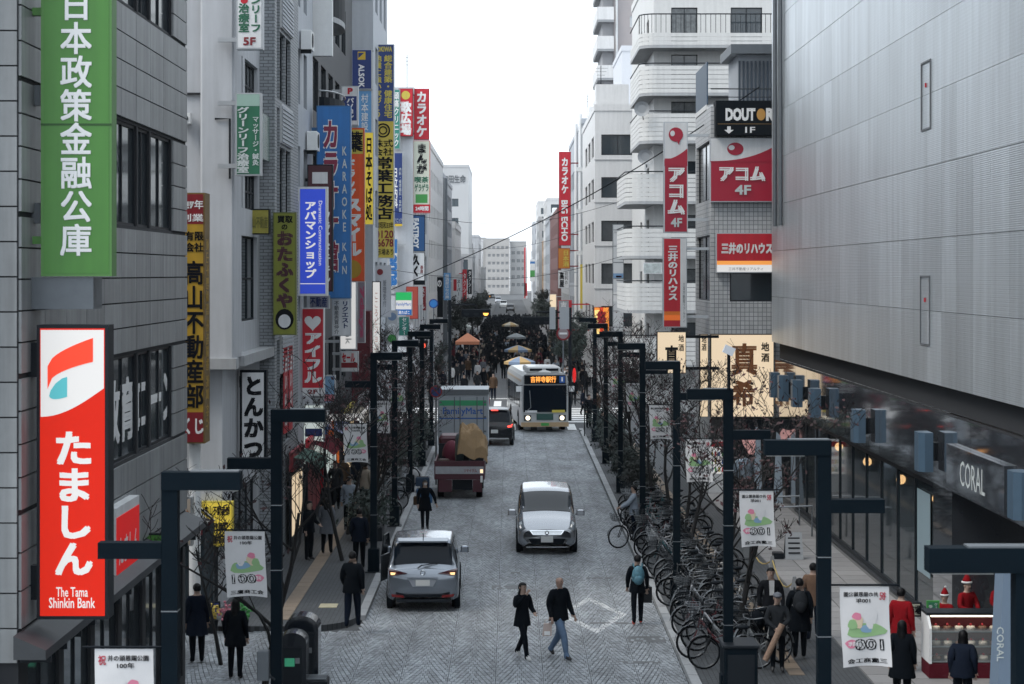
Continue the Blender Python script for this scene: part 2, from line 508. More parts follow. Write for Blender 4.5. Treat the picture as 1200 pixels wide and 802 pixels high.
def setts(xa, xb, ya, yb, keep=None):
    rnd = random.Random(3); mb = MB()
    W, P, R0 = .94, .225, .665; n = 11; dt = R(90)/n; gap = .013
    k0 = int(math.floor((xa-.18)/W))-1; k1 = int(math.ceil((xb-.18)/W))+1
    for k in range(k0, k1+1):
        sx = .18 + k*W
        if sx + W/2 < xa or sx - W/2 > xb: continue
        y = ya
        while y < yb+.6:
            odd = int(round((y-ya)/P)) % 2
            for i in range(n+odd):
                t0 = max(-R(45), -R(45)+(i-.5*odd)*dt)+gap/R0/2; t1 = min(R(45), -R(45)+(i+1-.5*odd)*dt)-gap/R0/2
                tc = (t0+t1)/2
                cx_ = sx+R0*math.sin(tc); cy_ = y+R0-R0*math.cos(tc)
                if not (xa < cx_ < xb) or not (ya < cy_ < yb) or (keep and not keep(cx_, cy_)): continue
                ln = P*math.cos(tc)*1.05-gap*1.2; h = .010+rnd.uniform(-.003,.004)
                jx, jy = rnd.uniform(-.004,.004), rnd.uniform(-.006,.006)
                o4 = []
                for t, l in ((t0,0),(t1,0),(t1,1),(t0,1)):
                    q = t if not l else t*(1-.24*math.cos(2*t))
                    o4.append((sx+R0*math.sin(q)+jx, y+R0-R0*math.cos(q)+l*(P-gap*1.4)+jy))
                mx_ = sum(p[0] for p in o4)/4; my_ = sum(p[1] for p in o4)/4
                vs = [(a, b, 0.0) for a, b in o4] + [(mx_+(a-mx_)*.90, my_+(b-my_)*.95, h) for a, b in o4]
                mb.add(vs, [(4,5,6,7),(0,1,5,4),(1,2,6,5),(2,3,7,6),(3,0,4,7)])
            y += P
    return mb

m = MB(); m.box(-3.32, 3.47, 12, 101, -.2, 0.0); road = struct('road', m, mat('sett joint', (.05, .055, .062), .9))
sm = sett_mat()
st = setts(-9.5, 3.50, 26.0, 100.9, lambda x, y: 38.1 < y < 44.28 or x > -3.36).build('sett_paving', sm, road); st['kind'] = 'stuff'
m = MB(); m.box(-30, -3.321, 38.0, 44.35, -.2, -.001); alley = struct('side_alley', m, MATS['sett joint'])
m = MB(); m.box(-70, 70, 101.0, 125, -.2, .001); struct('cross_street', m, ASPH)
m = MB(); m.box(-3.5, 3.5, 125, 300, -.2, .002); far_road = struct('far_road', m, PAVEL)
m = MB(); m.box(-3.5, 3.5, 300, 860, -.2, .002); struct('far_carriageway', m, mat('old asphalt', (.045,.05,.055), .8, noise=.3, nscale=.3))
# pavements
def corner_pave(name, mt, x0, x1, y0, y1, rx=None, rad=1.3, z=.12):
    pts = []
    if rx == 'R':   # rounded at (x1, y0)
        pts = [(x0, y0)] + [(x1-rad+rad*math.sin(a), y0+rad-rad*math.cos(a)) for a in [R(q) for q in range(0, 91, 10)]] + [(x1, y1), (x0, y1)]
    else: pts = [(x0,y0),(x1,y0),(x1,y1),(x0,y1)]
    return struct(name, MB().prism([(a,b,-.2) for a,b in pts], (0,0,.2+z)), mt)
pl = corner_pave('pavement_left', PAVED, -7.6, -3.53, 44.4, 101, 'R')
pr = corner_pave('pavement_right', PAVED, 3.68, 6.95, 12, 101)
plaza = corner_pave('plaza', mat('slab joint', (.12,.12,.12), .9), 6.951, 14, 12, 72.9)
corner_pave('pavement_near_left', PAVED, -7.6, -3.53, 12, 38)
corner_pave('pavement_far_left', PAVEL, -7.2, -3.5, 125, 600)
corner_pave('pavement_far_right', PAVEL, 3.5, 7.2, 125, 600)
corner_pave('pavement_corner_right', PAVED, 6.951, 30, 73, 101)
corner_pave('pavement_corner_left', PAVED, -30, -7.601, 92, 101)
# kerb stones
kb = MB(); kb.box(3.471, 3.68, 12, 101, -.2, .003); kr = struct('kerb_right', kb, MATS['sett joint'])
kb = MB(); kb.box(-3.53, -3.321, 45.7, 101, -.2, .003); kl = struct('kerb_left', kb, MATS['sett joint'])
y = 27.0
while y < 100.2:
    piece('kerb_stone', KERB, kr, (3.575, y+.485, .075), (.195, .97, .11)); y += 1.0
y = 45.75
while y < 100.2:
    piece('kerb_stone', KERB, kl, (-3.425, y+.485, .075), (.195, .97, .11)); y += 1.0
# plaza slabs, thin boards laid across
for i in range(56):
    for j in range(3):
        x = 6.97+.78*j; y = 27.8+.80*i+(.4 if j % 2 else 0)
        if y > 71.5: continue
        piece('paving_slab', SLAB, plaza, (x+.38, y+.39, .128), (.75, .77, .016))
# tactile strips
for i in range(75):
    piece('tactile_tile', TACT, pl, (-5.2, 45.2+.6*i+.29, .126), (.34, .58, .012))
for i in range(95):
    piece('tactile_tile', TACT, pr, (5.62, 39+.6*i+.29, .126), (.30, .58, .012))
piece('access_cover', mat('cream cover', (.42,.38,.26), .8, noise=.2), pl, (-4.3, 47.1, .127), (.42, .55, .012))
piece('access_cover', mat('pale cover', (.42,.43,.42), .8, noise=.2), pl, (-3.95, 50.6, .127), (.40, .6, .012))
# gullies in the road
def grate(px, py, w, l, label):
    d = G(py); x = X(px, d)
    t = MB().box(x-w/2, x+w/2, d-l/3, d+l/3, .006, .0125).build('drain_cover', mat('worn iron', (.085,.09,.095), .6, noise=.3, nscale=8))
    tag(t, label, 'drain cover', 'drain covers in the road')
    return t
for px, py, w, l, lb in ((604, 645, .25, .5, 'dark drain cover beside the oncoming van'), (604, 672, .25, .5, 'dark drain cover just in front of the oncoming van'),
                 (597, 689, .9, .9, 'wide dark drain cover in mid road above the walking woman'), (703, 678, .7, .35, 'thin dark drain slot right of the oncoming van'),
                 (722, 731, 1.2, .35, 'thin dark drain slot beside the boy with the backpack'), (748, 777, .9, .35, 'thin dark drain slot near the lower right kerb'),
                 (758, 750, .8, 1.1, 'dark round drain cover behind the boy with the backpack')):
    grate(px, py, w, l, lb)
# white road markings on the cross street
def mark(x0, x1, y0, y1, z=.006):
    return MB().box(x0, x1, y0, y1, .0, z)
cw = MB()
for i in range(9): cw.add(*(lambda b: (b.v, b.f))(mark(-3.3+.78*i, -2.85+.78*i, 101.4, 105.4)))
struct('zebra_crossing', cw, PAINT)
cw = MB()
for i in range(9): cw.add(*(lambda b: (b.v, b.f))(mark(-3.4+.80*i, -2.95+.80*i, 119.4, 124.2)))
struct('zebra_crossing', cw, PAINT)
cw = mark(-3.4, 3.4, 126.3, 126.75, .008); struct('stop_line', cw, PAINT)
cw = MB()
for sx in (-1, 1):
    for i in range(8): cw.add(*(lambda b: (b.v, b.f))(mark(sx*4.4-2.0+0, sx*4.4+2.0, 106.6+1.5*i, 107.3+1.5*i)))
struct('side_crossing', cw, PAINT)

# ---------------------------------------------------------------- buildings
def building(name, label, side, x, far, y0, y1, h, wm, sh=(), fh=(), gm=None, fm=None, mull=1, trans=0, z0=0, group='street buildings', roof=True, fw=.05, dp=.16):
    """side -1: left of the street (faces +x), +1: right (faces -x); sh / fh openings in the street and front walls"""
    t = thing(name, label, 'building', ((x+far)/2, (y0+y1)/2, z0))
    if group: t['group'] = group
    n = Vector((-side, 0, 0)); mb = MB()
    so = Vector((x, y0, z0)); su = Vector((0,1,0))
    wall_holes(mb, so, su, n, y1-y0, (z0, h), sh, dp)
    fo = Vector((min(x,far), y0, z0)); fu = Vector((1,0,0)); fn = Vector((0,-1,0))
    wall_holes(mb, fo, fu, fn, abs(far-x), (z0, h), fh, dp)
    # back, far side, roof
    a, b = min(x,far), max(x,far)
    mb.quad((a,y1,z0),(b,y1,z0),(b,y1,h),(a,y1,h)); mb.quad((far,y0,z0),(far,y1,z0),(far,y1,h),(far,y0,h)); mb.quad((a,y0,h),(b,y0,h),(b,y1,h),(a,y1,h))
    mb.build('wall', wm, t)
    i0 = dp+.03
    MB().box(a+i0, b-i0, y0+i0, y1-i0, z0+.02, h-.2).build('interior', mat('dark interior', (.012,.015,.018), .9), t)
    for q in sh: window(t, so, su, n, q, dp, gm, fm, mull, trans, fw)
    for q in fh: window(t, fo, fu, fn, q, dp, gm, fm, mull, trans, fw)
    if roof:
        MB().box(a-.06, b+.06, y0-.06, y0+.18, h, h+.45).box(a-.06 if side > 0 else b-.18, a+.18 if side > 0 else b+.06, y0+.181, y1, h, h+.45).build('parapet', wm, t)
    return t
def rows(us, w, zs, hh): return [(u, u+w, z, z+hh) for z in zs for u in us]

WTILE = mat('white tile wall', (.60, .60, .60), .55, noise=.05, streak=.10)
WCONC = mat('white painted concrete', (.44, .455, .48), .7, noise=.07, nscale=1.5, streak=.16)
LGREY = mat('light grey panel', (.36, .385, .42), .55, noise=.05, streak=.1)
BRICKW = brick_mat('pale brick', (.30, .32, .34), (.09, .10, .11), .26, .09, .6, .010)

# bank building, near left
L1x = -6.3
TILEG = mat('grey wall tile', (.225, .235, .24), .45, noise=.14, nscale=2.2, island=.10, streak=.34)
JOINT = mat('dark joint', (.02, .022, .026), .9)
y0, y1 = 25.5, 38.6
bands = [(4.95, 6.65), (8.78, 10.47), (12.4, 14.1)]
holes = []
for b0, b1 in bands:
    u = 1.4
    for wd in (2.3, 2.3, 2.2, 1.2, 2.2):
        holes.append((u, u+wd-.12, b0, b1)); u += wd
sh_low = [(.5+2.1*i, 2.3+2.1*i, .25, 2.9) for i in range(6)]
bank = building('bank_building', 'grey tiled bank building with dark window bands at the left edge', -1, L1x, -22, y0, y1, 16.5, JOINT, holes+sh_low, [], gm=BANKGL, group=None, fw=.05, mull=1, dp=.10)
for z0, z1, nr in ((3.43, 4.90, 3), (6.70, 8.73, 5), (10.52, 12.35, 4), (14.15, 16.0, 4)):
    rh = (z1-z0)/nr
    for r in range(nr):
        for c in range(10):
            piece('wall_tile', TILEG, bank, (L1x+.012, y0+1.31*c+.655, z0+rh*(r+.5)), (.05, 1.29, rh-.022))
for b0, b1 in bands:                       # end piers beside the windows
    rh = (b1-b0)/4
    for r in range(4):
        for (ya, yb) in ((y0, y0+1.36), (y0+11.52, y1)):
            piece('wall_tile', TILEG, bank, (L1x+.012, (ya+yb)/2, b0+rh*(r+.5)), (.05, yb-ya-.02, rh-.022))
for r in range(30):
    for c in range(4):
        piece('wall_tile', TILEG, bank, (L1x-.13-.26*c, y0-.012, 3.0+.45*r+.225), (.235, .05, .43))
# lettering stuck inside the lower window band
mb = MB()
put_text(mb, '教育ローン', 'h', 31.2, 37.6, 5.25, 6.25, lambda u, v, k: (L1x-.07+.002*k, u, v), .03)
mb.build('window_lettering', WHITEP, bank)
cn = MB(); cn.prism([(L1x+.01, y0-.3, 3.10), (L1x+.42, y0-.3, 3.10), (L1x+.42, y0-.3, 3.22), (L1x+.01, y0-.3, 3.40)], (0, 13.3, 0))
cn.build('canopy', mat('dark canopy sheet', (.035,.04,.046), .6, noise=.2), bank)
for i in range(14): piece('canopy_rib', DARKM, bank, (L1x+.22, y0+.9*i+.02, 3.05), (.40, .05, .08))
MB().box(L1x-.9, L1x-.55, y0-.35, y0-.05, 0, 16).build('drain_pipe', GREYM, bank)

# white clinic building behind the alley
L2x = -6.8
wins = [(2.1, 3.6, 12.3, 13.5), (2.1, 3.6, 9.65, 10.6), (4.0, 6.6, 12.3, 13.5), (1.6, 6.5, 6.75, 8.95), (4.0, 6.6, 9.65, 10.6), (1.6, 6.4, .3, 2.6)]
clin = building('clinic_building', 'white plaster building behind the alley with stacked clinic signs', -1, L2x, -20, 47, 54, 22, WCONC, wins, [], mull=3, trans=1)
MB().bevbox(-7.25, -6.46, 46.55, 47.9, 6.0, 21.9, .05).build('pilaster', WCONC, clin)
MB().box(-20, -6.40, 46.45, 46.99, 5.75, 6.0).box(-6.79, -6.40, 47.91, 54, 5.75, 6.0).build('ledge', CONC, clin)
for zz in (12.2, 9.15, 8.65, 15.2): MB().box(-20, -7.27, 46.93, 46.985, zz, zz+.05).build('string_course', JOINT, clin)
MB().box(-6.79, -6.50, 48.2, 53.8, 11.0, 12.2).build('glazed_fascia', mat('dim green glass', (.10,.17,.15), .25), clin)
MB().tube([(-6.9, 46.5, 11.6), (-6.55, 46.5, 11.6), (-6.55, 46.5, 10.2)], .025, 6).build('cable_conduit', DARKM, clin)
ac = thing('air_conditioner', 'small white air conditioner box on the white clinic wall', 'air conditioner', (-7.6, 46.6, 11.5))
MB().box(-7.75,-7.5,46.62,46.94,11.5,11.75).build('casing', WHITE, ac); MB().cyl((-7.62,46.60,11.62),.08,.02,12,'y').build('fan_grille', DARKM, ac)

# pale brick building
L3x = -6.39
wins = []
for z in (3.2, 6.4, 9.6, 12.8, 16.0): wins += [(.5, 1.1, z, z+2.95), (1.15, 2.5, z, z+1.9), (2.6, 3.9, z, z+1.9)]
brick = building('pale_brick_building', 'pale brick corner building with tall dark window strip above the olive sign', -1, L3x, -18, 54.02, 60, 22, BRICKW, wins, [], mull=0, trans=1)
for z in (5.2, 8.4, 11.6, 14.8):
    MB().box(L3x+.002, L3x+.06, 55.2, 58.0, z, z+1.1).build('slatted_spandrel', mat('spandrel', (.45,.46,.47), .5, noise=.1), brick)
    for k in range(9): piece('slat', LGREY, brick, (L3x+.075, 56.6, z+.07+.115*k), (.03, 2.8, .07))
rb = thing('window_banner', 'red vertical banner with white writing in the brick building window', 'banner', (L3x+.08, 56, 3.6))
for k, yy in enumerate((55.4, 56.7)):
    MB().box(L3x+.07, L3x+.09, yy, yy+.95, 3.5, 5.9).build('banner_sheet', REDP, rb)
    mb = MB(); put_text(mb, '占いの館', 'v', yy+.2, yy+.75, 3.7, 5.7, lambda u, v, q: (L3x+.094+.001*q, u, v), .03); mb.build('lettering', WHITEP, rb)

# narrow pale building and dark building with round balconies
wins = rows([.6, 2.6], 1.0, [6.5, 10.2, 13.2, 16.2], 1.7)
nar = building('narrow_pale_building', 'narrow pale plaster building with small dark windows behind the blue signs', -1, -6.5, -16, 60.02, 65.5, 24, LGREY, wins, [])
DKW = mat('dark facade', (.022, .026, .032), .6, noise=.15)
dkb = building('dark_balcony_building', 'dark facade building with round black balconies, upper left', -1, -7.0, -18, 65.6, 88, 26, DKW, rows([2,5,8,11,14,17], 2.0, [3.6, 7.0, 10.4, 13.8, 17.2], 1.9), [])
for z in (12.6, 16.4, 20.2):
    pts = [(-7.0, 66.0, z)] + [(-6.35+.65*math.cos(R(a)), 68.4-2.3*math.sin(R(-a)), z) for a in range(-90, 91, 15)] + [(-7.0, 70.8, z)]
    MB().prism(pts, (0,0,.18)).build('balcony_floor', CONC, dkb)
    rim = pts[1:-1]
    bb = MB()
    for i in range(len(rim)-1):
        a, b = rim[i], rim[i+1]; bb.quad((a[0],a[1],z+.18),(b[0],b[1],z+.18),(b[0],b[1],z+1.25),(a[0],a[1],z+1.25))
    bb.build('balcony_front', BLACK, dkb)
    MB().tube([(p[0], p[1], z+1.45) for p in rim], .03, 6).build('handrail', STEEL, dkb)
MB().box(-7.0,-5.9,66.0,66.3,15.2,19.5).build('fin_wall', WHITE, dkb)
gt = building('grey_tower', 'tall light grey panel tower above the navy security sign', -1, -6.2, -7.35, 90, 100.5, 30, LGREY, rows([1.5,4.5,7.5], 1.6, [3.5,6.8,10.1,13.4,16.7,20.0], 1.7), [])
for zz in (18.0, 20.4, 22.8): MB().box(-7.34,-6.19,89.965,89.995,zz,zz+.05).build('panel_joint', JOINT, gt)
MB().box(-7.1, -6.21, 88.1, 89.9, 0, 6.3).build('maroon_wall', mat('maroon', (.11,.012,.02), .6, noise=.1), gt)
building('grey_tower_annex', 'low grey annex wall behind the hanging shop signs, left', -1, -7.36, -22, 88.1, 100.4, 17, CONC, rows([1.5,4.5,7.5], 1.6, [3.5,6.8,10.1], 1.7), [])

# left side beyond the cross street
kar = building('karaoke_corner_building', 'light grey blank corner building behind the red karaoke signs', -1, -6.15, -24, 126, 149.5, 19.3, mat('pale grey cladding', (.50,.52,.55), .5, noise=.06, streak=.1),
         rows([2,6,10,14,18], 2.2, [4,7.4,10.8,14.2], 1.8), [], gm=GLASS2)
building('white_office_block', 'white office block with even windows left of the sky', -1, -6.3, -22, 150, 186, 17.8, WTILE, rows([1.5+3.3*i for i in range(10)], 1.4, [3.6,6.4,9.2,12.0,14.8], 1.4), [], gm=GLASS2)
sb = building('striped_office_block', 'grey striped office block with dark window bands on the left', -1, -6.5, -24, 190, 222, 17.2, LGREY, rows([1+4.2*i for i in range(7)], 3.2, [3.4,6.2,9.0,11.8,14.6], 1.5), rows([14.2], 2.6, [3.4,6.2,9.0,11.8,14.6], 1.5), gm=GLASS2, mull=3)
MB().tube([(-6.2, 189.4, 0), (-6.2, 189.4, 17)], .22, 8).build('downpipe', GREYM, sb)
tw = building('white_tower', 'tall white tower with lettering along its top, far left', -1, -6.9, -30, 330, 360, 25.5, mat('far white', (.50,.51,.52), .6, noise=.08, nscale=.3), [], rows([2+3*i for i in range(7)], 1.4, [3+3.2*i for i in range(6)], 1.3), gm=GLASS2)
mb = MB(); put_text(mb, '安田生命', 'h', -11.2, -7.4, 22.9, 24.2, lambda u, v, k: (u, 329.9-.01*k, v), .02); mb.build('lettering', GREYM, tw)
building('dark_corner_block', 'small block with one big dark window below the white tower', -1, -5.7, -14, 300, 322, 10.4, CONC, rows([2,8,14],4,[4.2,7.4],2.2), rows([5.0], 2.6, [7.1], 2.9), gm=GLASS2, mull=2)
hts = [13, 9.5, 12, 15, 10, 14, 9]
y = 224
for i, h in enumerate(hts):
    if 296 < y+20 < 362: y = 362
    m_ = [WTILE, LGREY, CONC, WCONC][i % 4]
    building('shop_block', ['plain white shop block', 'light grey shop block', 'concrete shop block', 'white plaster shop block', 'low white shop block', 'light grey far block', 'farthest concrete block'][i]+' in the far left row, number %d from the striped office' % (i+1), -1, -6.2-.4*(i % 3), -20, y, y+26, h, m_,
             rows([2+5*k for k in range(5)], 2.6, [3.4+3*k for k in range(int((h-4)/3)+1)], 1.4), rows([8.5, 11.0], 1.6, [3.4+3*k for k in range(int((h-4)/3)+1)], 1.4), gm=GLASS2)
    y += 29
# closing row at the end of the street
FARW = mat('far pale wall', (.44,.43,.42), .7, noise=.1, nscale=.4)
FARG = mat('far pale glass', (.22,.23,.24), .4)  # distance haze put into the colour, paler than the nearer window glass
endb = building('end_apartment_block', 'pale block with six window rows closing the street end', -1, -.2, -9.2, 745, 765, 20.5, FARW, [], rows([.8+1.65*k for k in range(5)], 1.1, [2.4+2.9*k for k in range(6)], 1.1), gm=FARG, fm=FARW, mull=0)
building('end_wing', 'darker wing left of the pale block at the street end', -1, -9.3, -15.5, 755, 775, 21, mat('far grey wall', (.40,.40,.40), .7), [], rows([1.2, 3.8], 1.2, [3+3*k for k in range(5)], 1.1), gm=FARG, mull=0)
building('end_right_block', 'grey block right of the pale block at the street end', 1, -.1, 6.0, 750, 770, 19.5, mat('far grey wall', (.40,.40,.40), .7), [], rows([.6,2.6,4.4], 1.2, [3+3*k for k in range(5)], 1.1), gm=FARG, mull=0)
building('end_white_house', 'small white house in front of the pale end block', -1, -8.0, -14.2, 560, 580, 17, WTILE, rows([2,8],3,[4,8],2), rows([.8,3.4], 1.4, [3.2,6.4,9.6,12.8], 1.4), gm=GLASS2)

# ---------------------------------------------------------------- right side: panel-clad department store
def panel_mat():
    m = bpy.data.materials.new('ribbed metal panel'); m.use_nodes = True
    N = m.node_tree.nodes; L = m.node_tree.links; b = N['Principled BSDF']
    oi = N.new('ShaderNodeObjectInfo'); geo = N.new('ShaderNodeNewGeometry')
    mr = N.new('ShaderNodeMapRange'); mr.inputs[3].default_value = .86; mr.inputs[4].default_value = 1.12
    L.new(oi.outputs['Random'], mr.inputs[0])
    sc = N.new('ShaderNodeVectorMath'); sc.operation = 'SCALE'; sc.inputs[0].default_value = (.46, .50, .53)
    nz = N.new('ShaderNodeTexNoise'); nz.inputs['Scale'].default_value = 1.0; nz.inputs['Detail'].default_value = 7
    mp = N.new('ShaderNodeMapping'); mp.inputs['Scale'].default_value = (2.5, 2.5, .25); L.new(geo.outputs['Position'], mp.inputs[0]); L.new(mp.outputs[0], nz.inputs['Vector'])
    m5 = N.new('ShaderNodeMapRange'); m5.inputs[1].default_value = .25; m5.inputs[2].default_value = .75; m5.inputs[3].default_value = .80; m5.inputs[4].default_value = 1.14; L.new(nz.outputs[0], m5.inputs[0])
    mq = N.new('ShaderNodeMath'); mq.operation = 'MULTIPLY'; L.new(mr.outputs[0], mq.inputs[0]); L.new(m5.outputs[0], mq.inputs[1])
    w2 = N.new('ShaderNodeTexWave'); w2.bands_direction = 'Z'; w2.inputs['Scale'].default_value = 4.0; L.new(geo.outputs['Position'], w2.inputs['Vector'])  # groove shading between the ribs put into the colour, together with groove dirt
    m6 = N.new('ShaderNodeMapRange'); m6.inputs[3].default_value = .95; m6.inputs[4].default_value = 1.02; L.new(w2.outputs[1], m6.inputs[0])
    mz = N.new('ShaderNodeMath'); mz.operation = 'MULTIPLY'; L.new(mq.outputs[0], mz.inputs[0]); L.new(m6.outputs[0], mz.inputs[1])
    L.new(mz.outputs[0], sc.inputs['Scale']); L.new(sc.outputs[0], b.inputs['Base Color'])
    b.inputs['Metallic'].default_value = .5; b.inputs['Roughness'].default_value = .30
    b.inputs['Anisotropic'].default_value = .0
    wv = N.new('ShaderNodeTexWave'); wv.bands_direction = 'Z'; wv.inputs['Scale'].default_value = 7.85
    wv.inputs['Distortion'].default_value = 0
    L.new(geo.outputs['Position'], wv.inputs['Vector'])
    bp = N.new('ShaderNodeBump'); bp.inputs['Strength'].default_value = .28; bp.inputs['Distance'].default_value = .01
    L.new(wv.outputs[1], bp.inputs['Height']); L.new(bp.outputs[0], b.inputs['Normal'])
    return m
PANEL = panel_mat()
GRAN = mat('polished dark granite', (.035, .040, .048), .05, noise=.2, nscale=14, spec=1.0, coat=1.0)
GRANR = mat('rough dark granite', (.028, .032, .038), .35, noise=.2, nscale=14)
SHOPG = mat('shop glass', (.03, .045, .055), .05, spec=.8, alpha=.62)
Rx = 9.2
store = thing('department_store', 'big ribbed metal clad store with dark glass shop front on the right', 'building', (11, 50, 0))
zb = 5.58
MB().box(Rx+.06, 24, 12, 70, zb+.02, 22).build('upper_wall', JOINT, store)
for r in range(9):
    for c in range(24):
        ya = 35.25+1.45*c
        piece('metal_panel', PANEL, store, (Rx+.03, ya+.725, zb+1.59*(r+.5)), (.06, 1.44, 1.578))
for c in range(16):
    pass
for r in range(9): piece('end_panel', PANEL, store, (Rx+1.5, 70.02, zb+1.59*(r+.5)), (2.9, .06, 1.578))
for (pa, pb, qa, qb) in ((1080,1091,72,153), (1079,1090,323,405)):
    ya, yb = DW(pb,Rx), DW(pa,Rx); s = Rx/(1085-598); z0, z1 = 8-(qb-320)*s, 8-(qa-320)*s
    hb = MB()
    for a0,a1,b0,b1 in ((ya,yb,z0,z0+.04),(ya,yb,z1-.04,z1),(ya,ya+.04,z0+.04,z1-.04),(yb-.04,yb,z0+.04,z1-.04)): hb.box(Rx-.025, Rx-.002, a0, a1, b0, b1)
    hb.build('access_hatch', mat('hatch edge', (.10,.11,.12), .5), store)
    MB().box(Rx-.03, Rx-.002, (ya+yb)/2-.03, (ya+yb)/2+.03, z0+(z1-z0)*.62, z0+(z1-z0)*.68).build('hatch_mark', REDP, store)
MB().tube([(Rx-.08, 68.6, 9.6), (Rx-.08, 68.6, 21)], .07, 8).tube([(Rx-.08, 67.2, 9.6), (Rx-.08, 67.2, 21)], .07, 8).build('drain_pipe', GREYM, store)
# recess strip, glossy fascia, glazing
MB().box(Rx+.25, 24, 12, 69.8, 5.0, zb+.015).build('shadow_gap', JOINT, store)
for c in range(16):
    ya = 30.0+2.45*c
    piece('fascia_stone', GRAN, store, (Rx+.10, ya+1.22, 4.22), (.20, 2.43, 1.55))
    piece('soffit_stone', GRANR, store, (Rx+.62, ya+1.22, 3.40), (.9, 2.43, .08))
gy0, gy1 = 44.5, 66.0
MB().box(Rx+.25, Rx+.55, gy1, 70, .12, 3.36).build('granite_pier', GRAN, store)
MB().box(Rx+.25, Rx+2.0, 42.6, gy0, .12, 3.36).build('granite_pier', GRAN, store)
nb = 10; pw = (gy1-gy0)/nb
for i in range(nb):
    ya = gy0+pw*i
    f = MB().box(Rx+.28, Rx+.36, ya, ya+.07, .22, 3.3).box(Rx+.28, Rx+.36, ya+.071, ya+pw, 3.2, 3.3).box(Rx+.28, Rx+.36, ya+.071, ya+pw, .2, .32).build('shop_window', DARKM, store)
    MB().box(Rx+.315, Rx+.325, ya+.07, ya+pw, .32, 3.2).build('pane', SHOPG, f)
MB().box(Rx+.20, Rx+.45, gy0, gy1, .10, .20).build('window_plinth', GRANR, store)
MB().box(Rx+.5, 18, gy0, gy1, .10, .14).build('shop_floor', mat('shop floor', (.20,.19,.18), .4), store)
MB().box(15, 15.2, gy0, gy1, .14, 3.36).box(Rx+.6, 15, gy1+.02, gy1+.2, .14, 3.36).box(Rx+.6, 15, gy0-.2, gy0-.02, .14, 3.36).build('shop_back_wall', mat('shop wall', (.25,.22,.20), .7), store)
for k, yy in enumerate((46.5, 51, 56, 61.5)):
    MB().box(12, 14.8, yy, yy+.5, .14, 1.7).build('display_shelf', mat('shelf wood', (.20,.12,.07), .6), store)
for k, yy in enumerate((48.5, 53, 58, 63)):
    MB().tube([(10.4,yy,3.3),(10.4,yy,2.62)], .012, 5).build('lamp_cord', BLACK, store)
    g_ = MB(); g_.smooth = True; g_.ell((10.4,yy,2.5), (.13,.13,.13), 12, 8); g_.build('globe_lamp', mat('warm globe', (.9,.7,.4), .5, emit=(1,.62,.28), es=3.0), store)
# entrance recess near the stall
MB().box(12.6, 12.8, 28, 42.6, .12, 3.36).box(Rx+.3, 12.6, 28, 28.2, .12, 3.36).build('recess_wall', GRANR, store)
# poster strip on the last pane
mb = MB(); put_text(mb, 'メガネのイタル', 'v', 45.0, 45.6, 1.4, 2.9, lambda u, v, k: (Rx+.27-.002*k, -u+91, v), .02); mb.build('window_lettering', INK, store)
MB().box(Rx+.262, Rx+.274, 44.9, 46.3, 1.1, 3.0).build('window_poster', mat('pale blue film', (.22,.30,.34), .4), store)
# shop fascia sign
cs = thing('fascia_sign', 'dark plaque with thin pale capital letters above the store entrance', 'sign', (Rx-.1, 39, 3.55))
ya, yb = DW(1178,Rx-.1), DW(1110,Rx-.1)
MB().box(Rx-.12, Rx-.005, ya, yb, 3.55, 4.45).build('plaque', GRAN, cs)
mb = MB(); put_text(mb, 'CORAL', 'h', 0, 2.1, 3.72, 4.22, lambda u, v, k: (Rx-.128-.001*k, (ya+yb)/2+1.05-u+.1, v), .0); mb.build('lettering', mat('pale lit letters', (.35,.38,.38), .5, emit=(.6,.65,.66), es=.10), cs)
# box lamps on the fascia
BLUEBOX = mat('blue grey lamp box', (.055, .095, .14), .35, noise=.1)
for k, (px, py) in enumerate(((1195,580), (1083,529), (1006,499), (955,472), (934,461), (918,455), (908,451))):
    d = DW(px, Rx-.25); z = Z(py, d)
    w = .62
    names = ['at the right picture edge', 'just left of the letter plaque', 'third from the right edge', 'fourth from the right edge', 'fifth from the right edge', 'sixth from the right edge', 'farthest, next to the cream sign']
    t = thing('wall_lamp', 'blue grey box lamp on the store fascia, '+names[k], 'wall lamp', (Rx-.25, d, z-.4), 'box lamps along the store fascia')
    MB().prism([(Rx-.42, d-w/2+.1, z-.42),(Rx-.42, d+w/2-.1, z-.42),(Rx-.3, d+w/2, z-.42),(Rx-.12, d+w/2, z-.42),(Rx-.12, d-w/2, z-.42),(Rx-.3, d-w/2, z-.42)], (0,0,.84)).build('housing', BLUEBOX, t)
    MB().box(Rx-.119, Rx-.003, d-.12, d+.12, z-.2, z+.2).build('bracket', DARKM, t)

# ---------------------------------------------------------------- tiled corner building with red signs
TIL2 = brick_mat('pale square tile', (.50,.51,.52), (.16,.17,.18), .16, .16, .4, .012)
TIL2.node_tree.nodes['Brick Texture'].offset = 0
d2 = 73.0; r2x = 7.35
s2 = d2/K
wy = 6.0
sh = [(.4, 5.6, 10.7, 12.9), (.4, 5.6, 6.95, 9.4)]
fh = [(.7, 4.4, 6.95, 8.02)]
cnr = building('tiled_corner_building', 'pale tiled corner building carrying stacked red and white signs, right', 1, r2x, 16, d2, d2+wy, 14.1, TIL2, sh, fh, mull=1, roof=False)
LOUV = mat('dark louvre', (.03,.045,.065), .5)
MB().box(r2x-.02, 16, d2+1.6, d2+5.9, 14.12, 14.3).build('roof_slab', WHITE, cnr)
for k in range(18): piece('louvre_slat', LOUV, cnr, (r2x+1.25+.15*k, d2+1.7, 15.15), (.07, .06, 1.6))
MB().box(r2x+1.2, r2x+4.2, d2+1.8, d2+5, 14.31, 16.2).build('roof_room', LGREY, cnr)
MB().box(r2x+.9, r2x+4.5, d2+1.4, d2+5.2, 16.2, 16.55).build('roof_hood', GREYM, cnr)
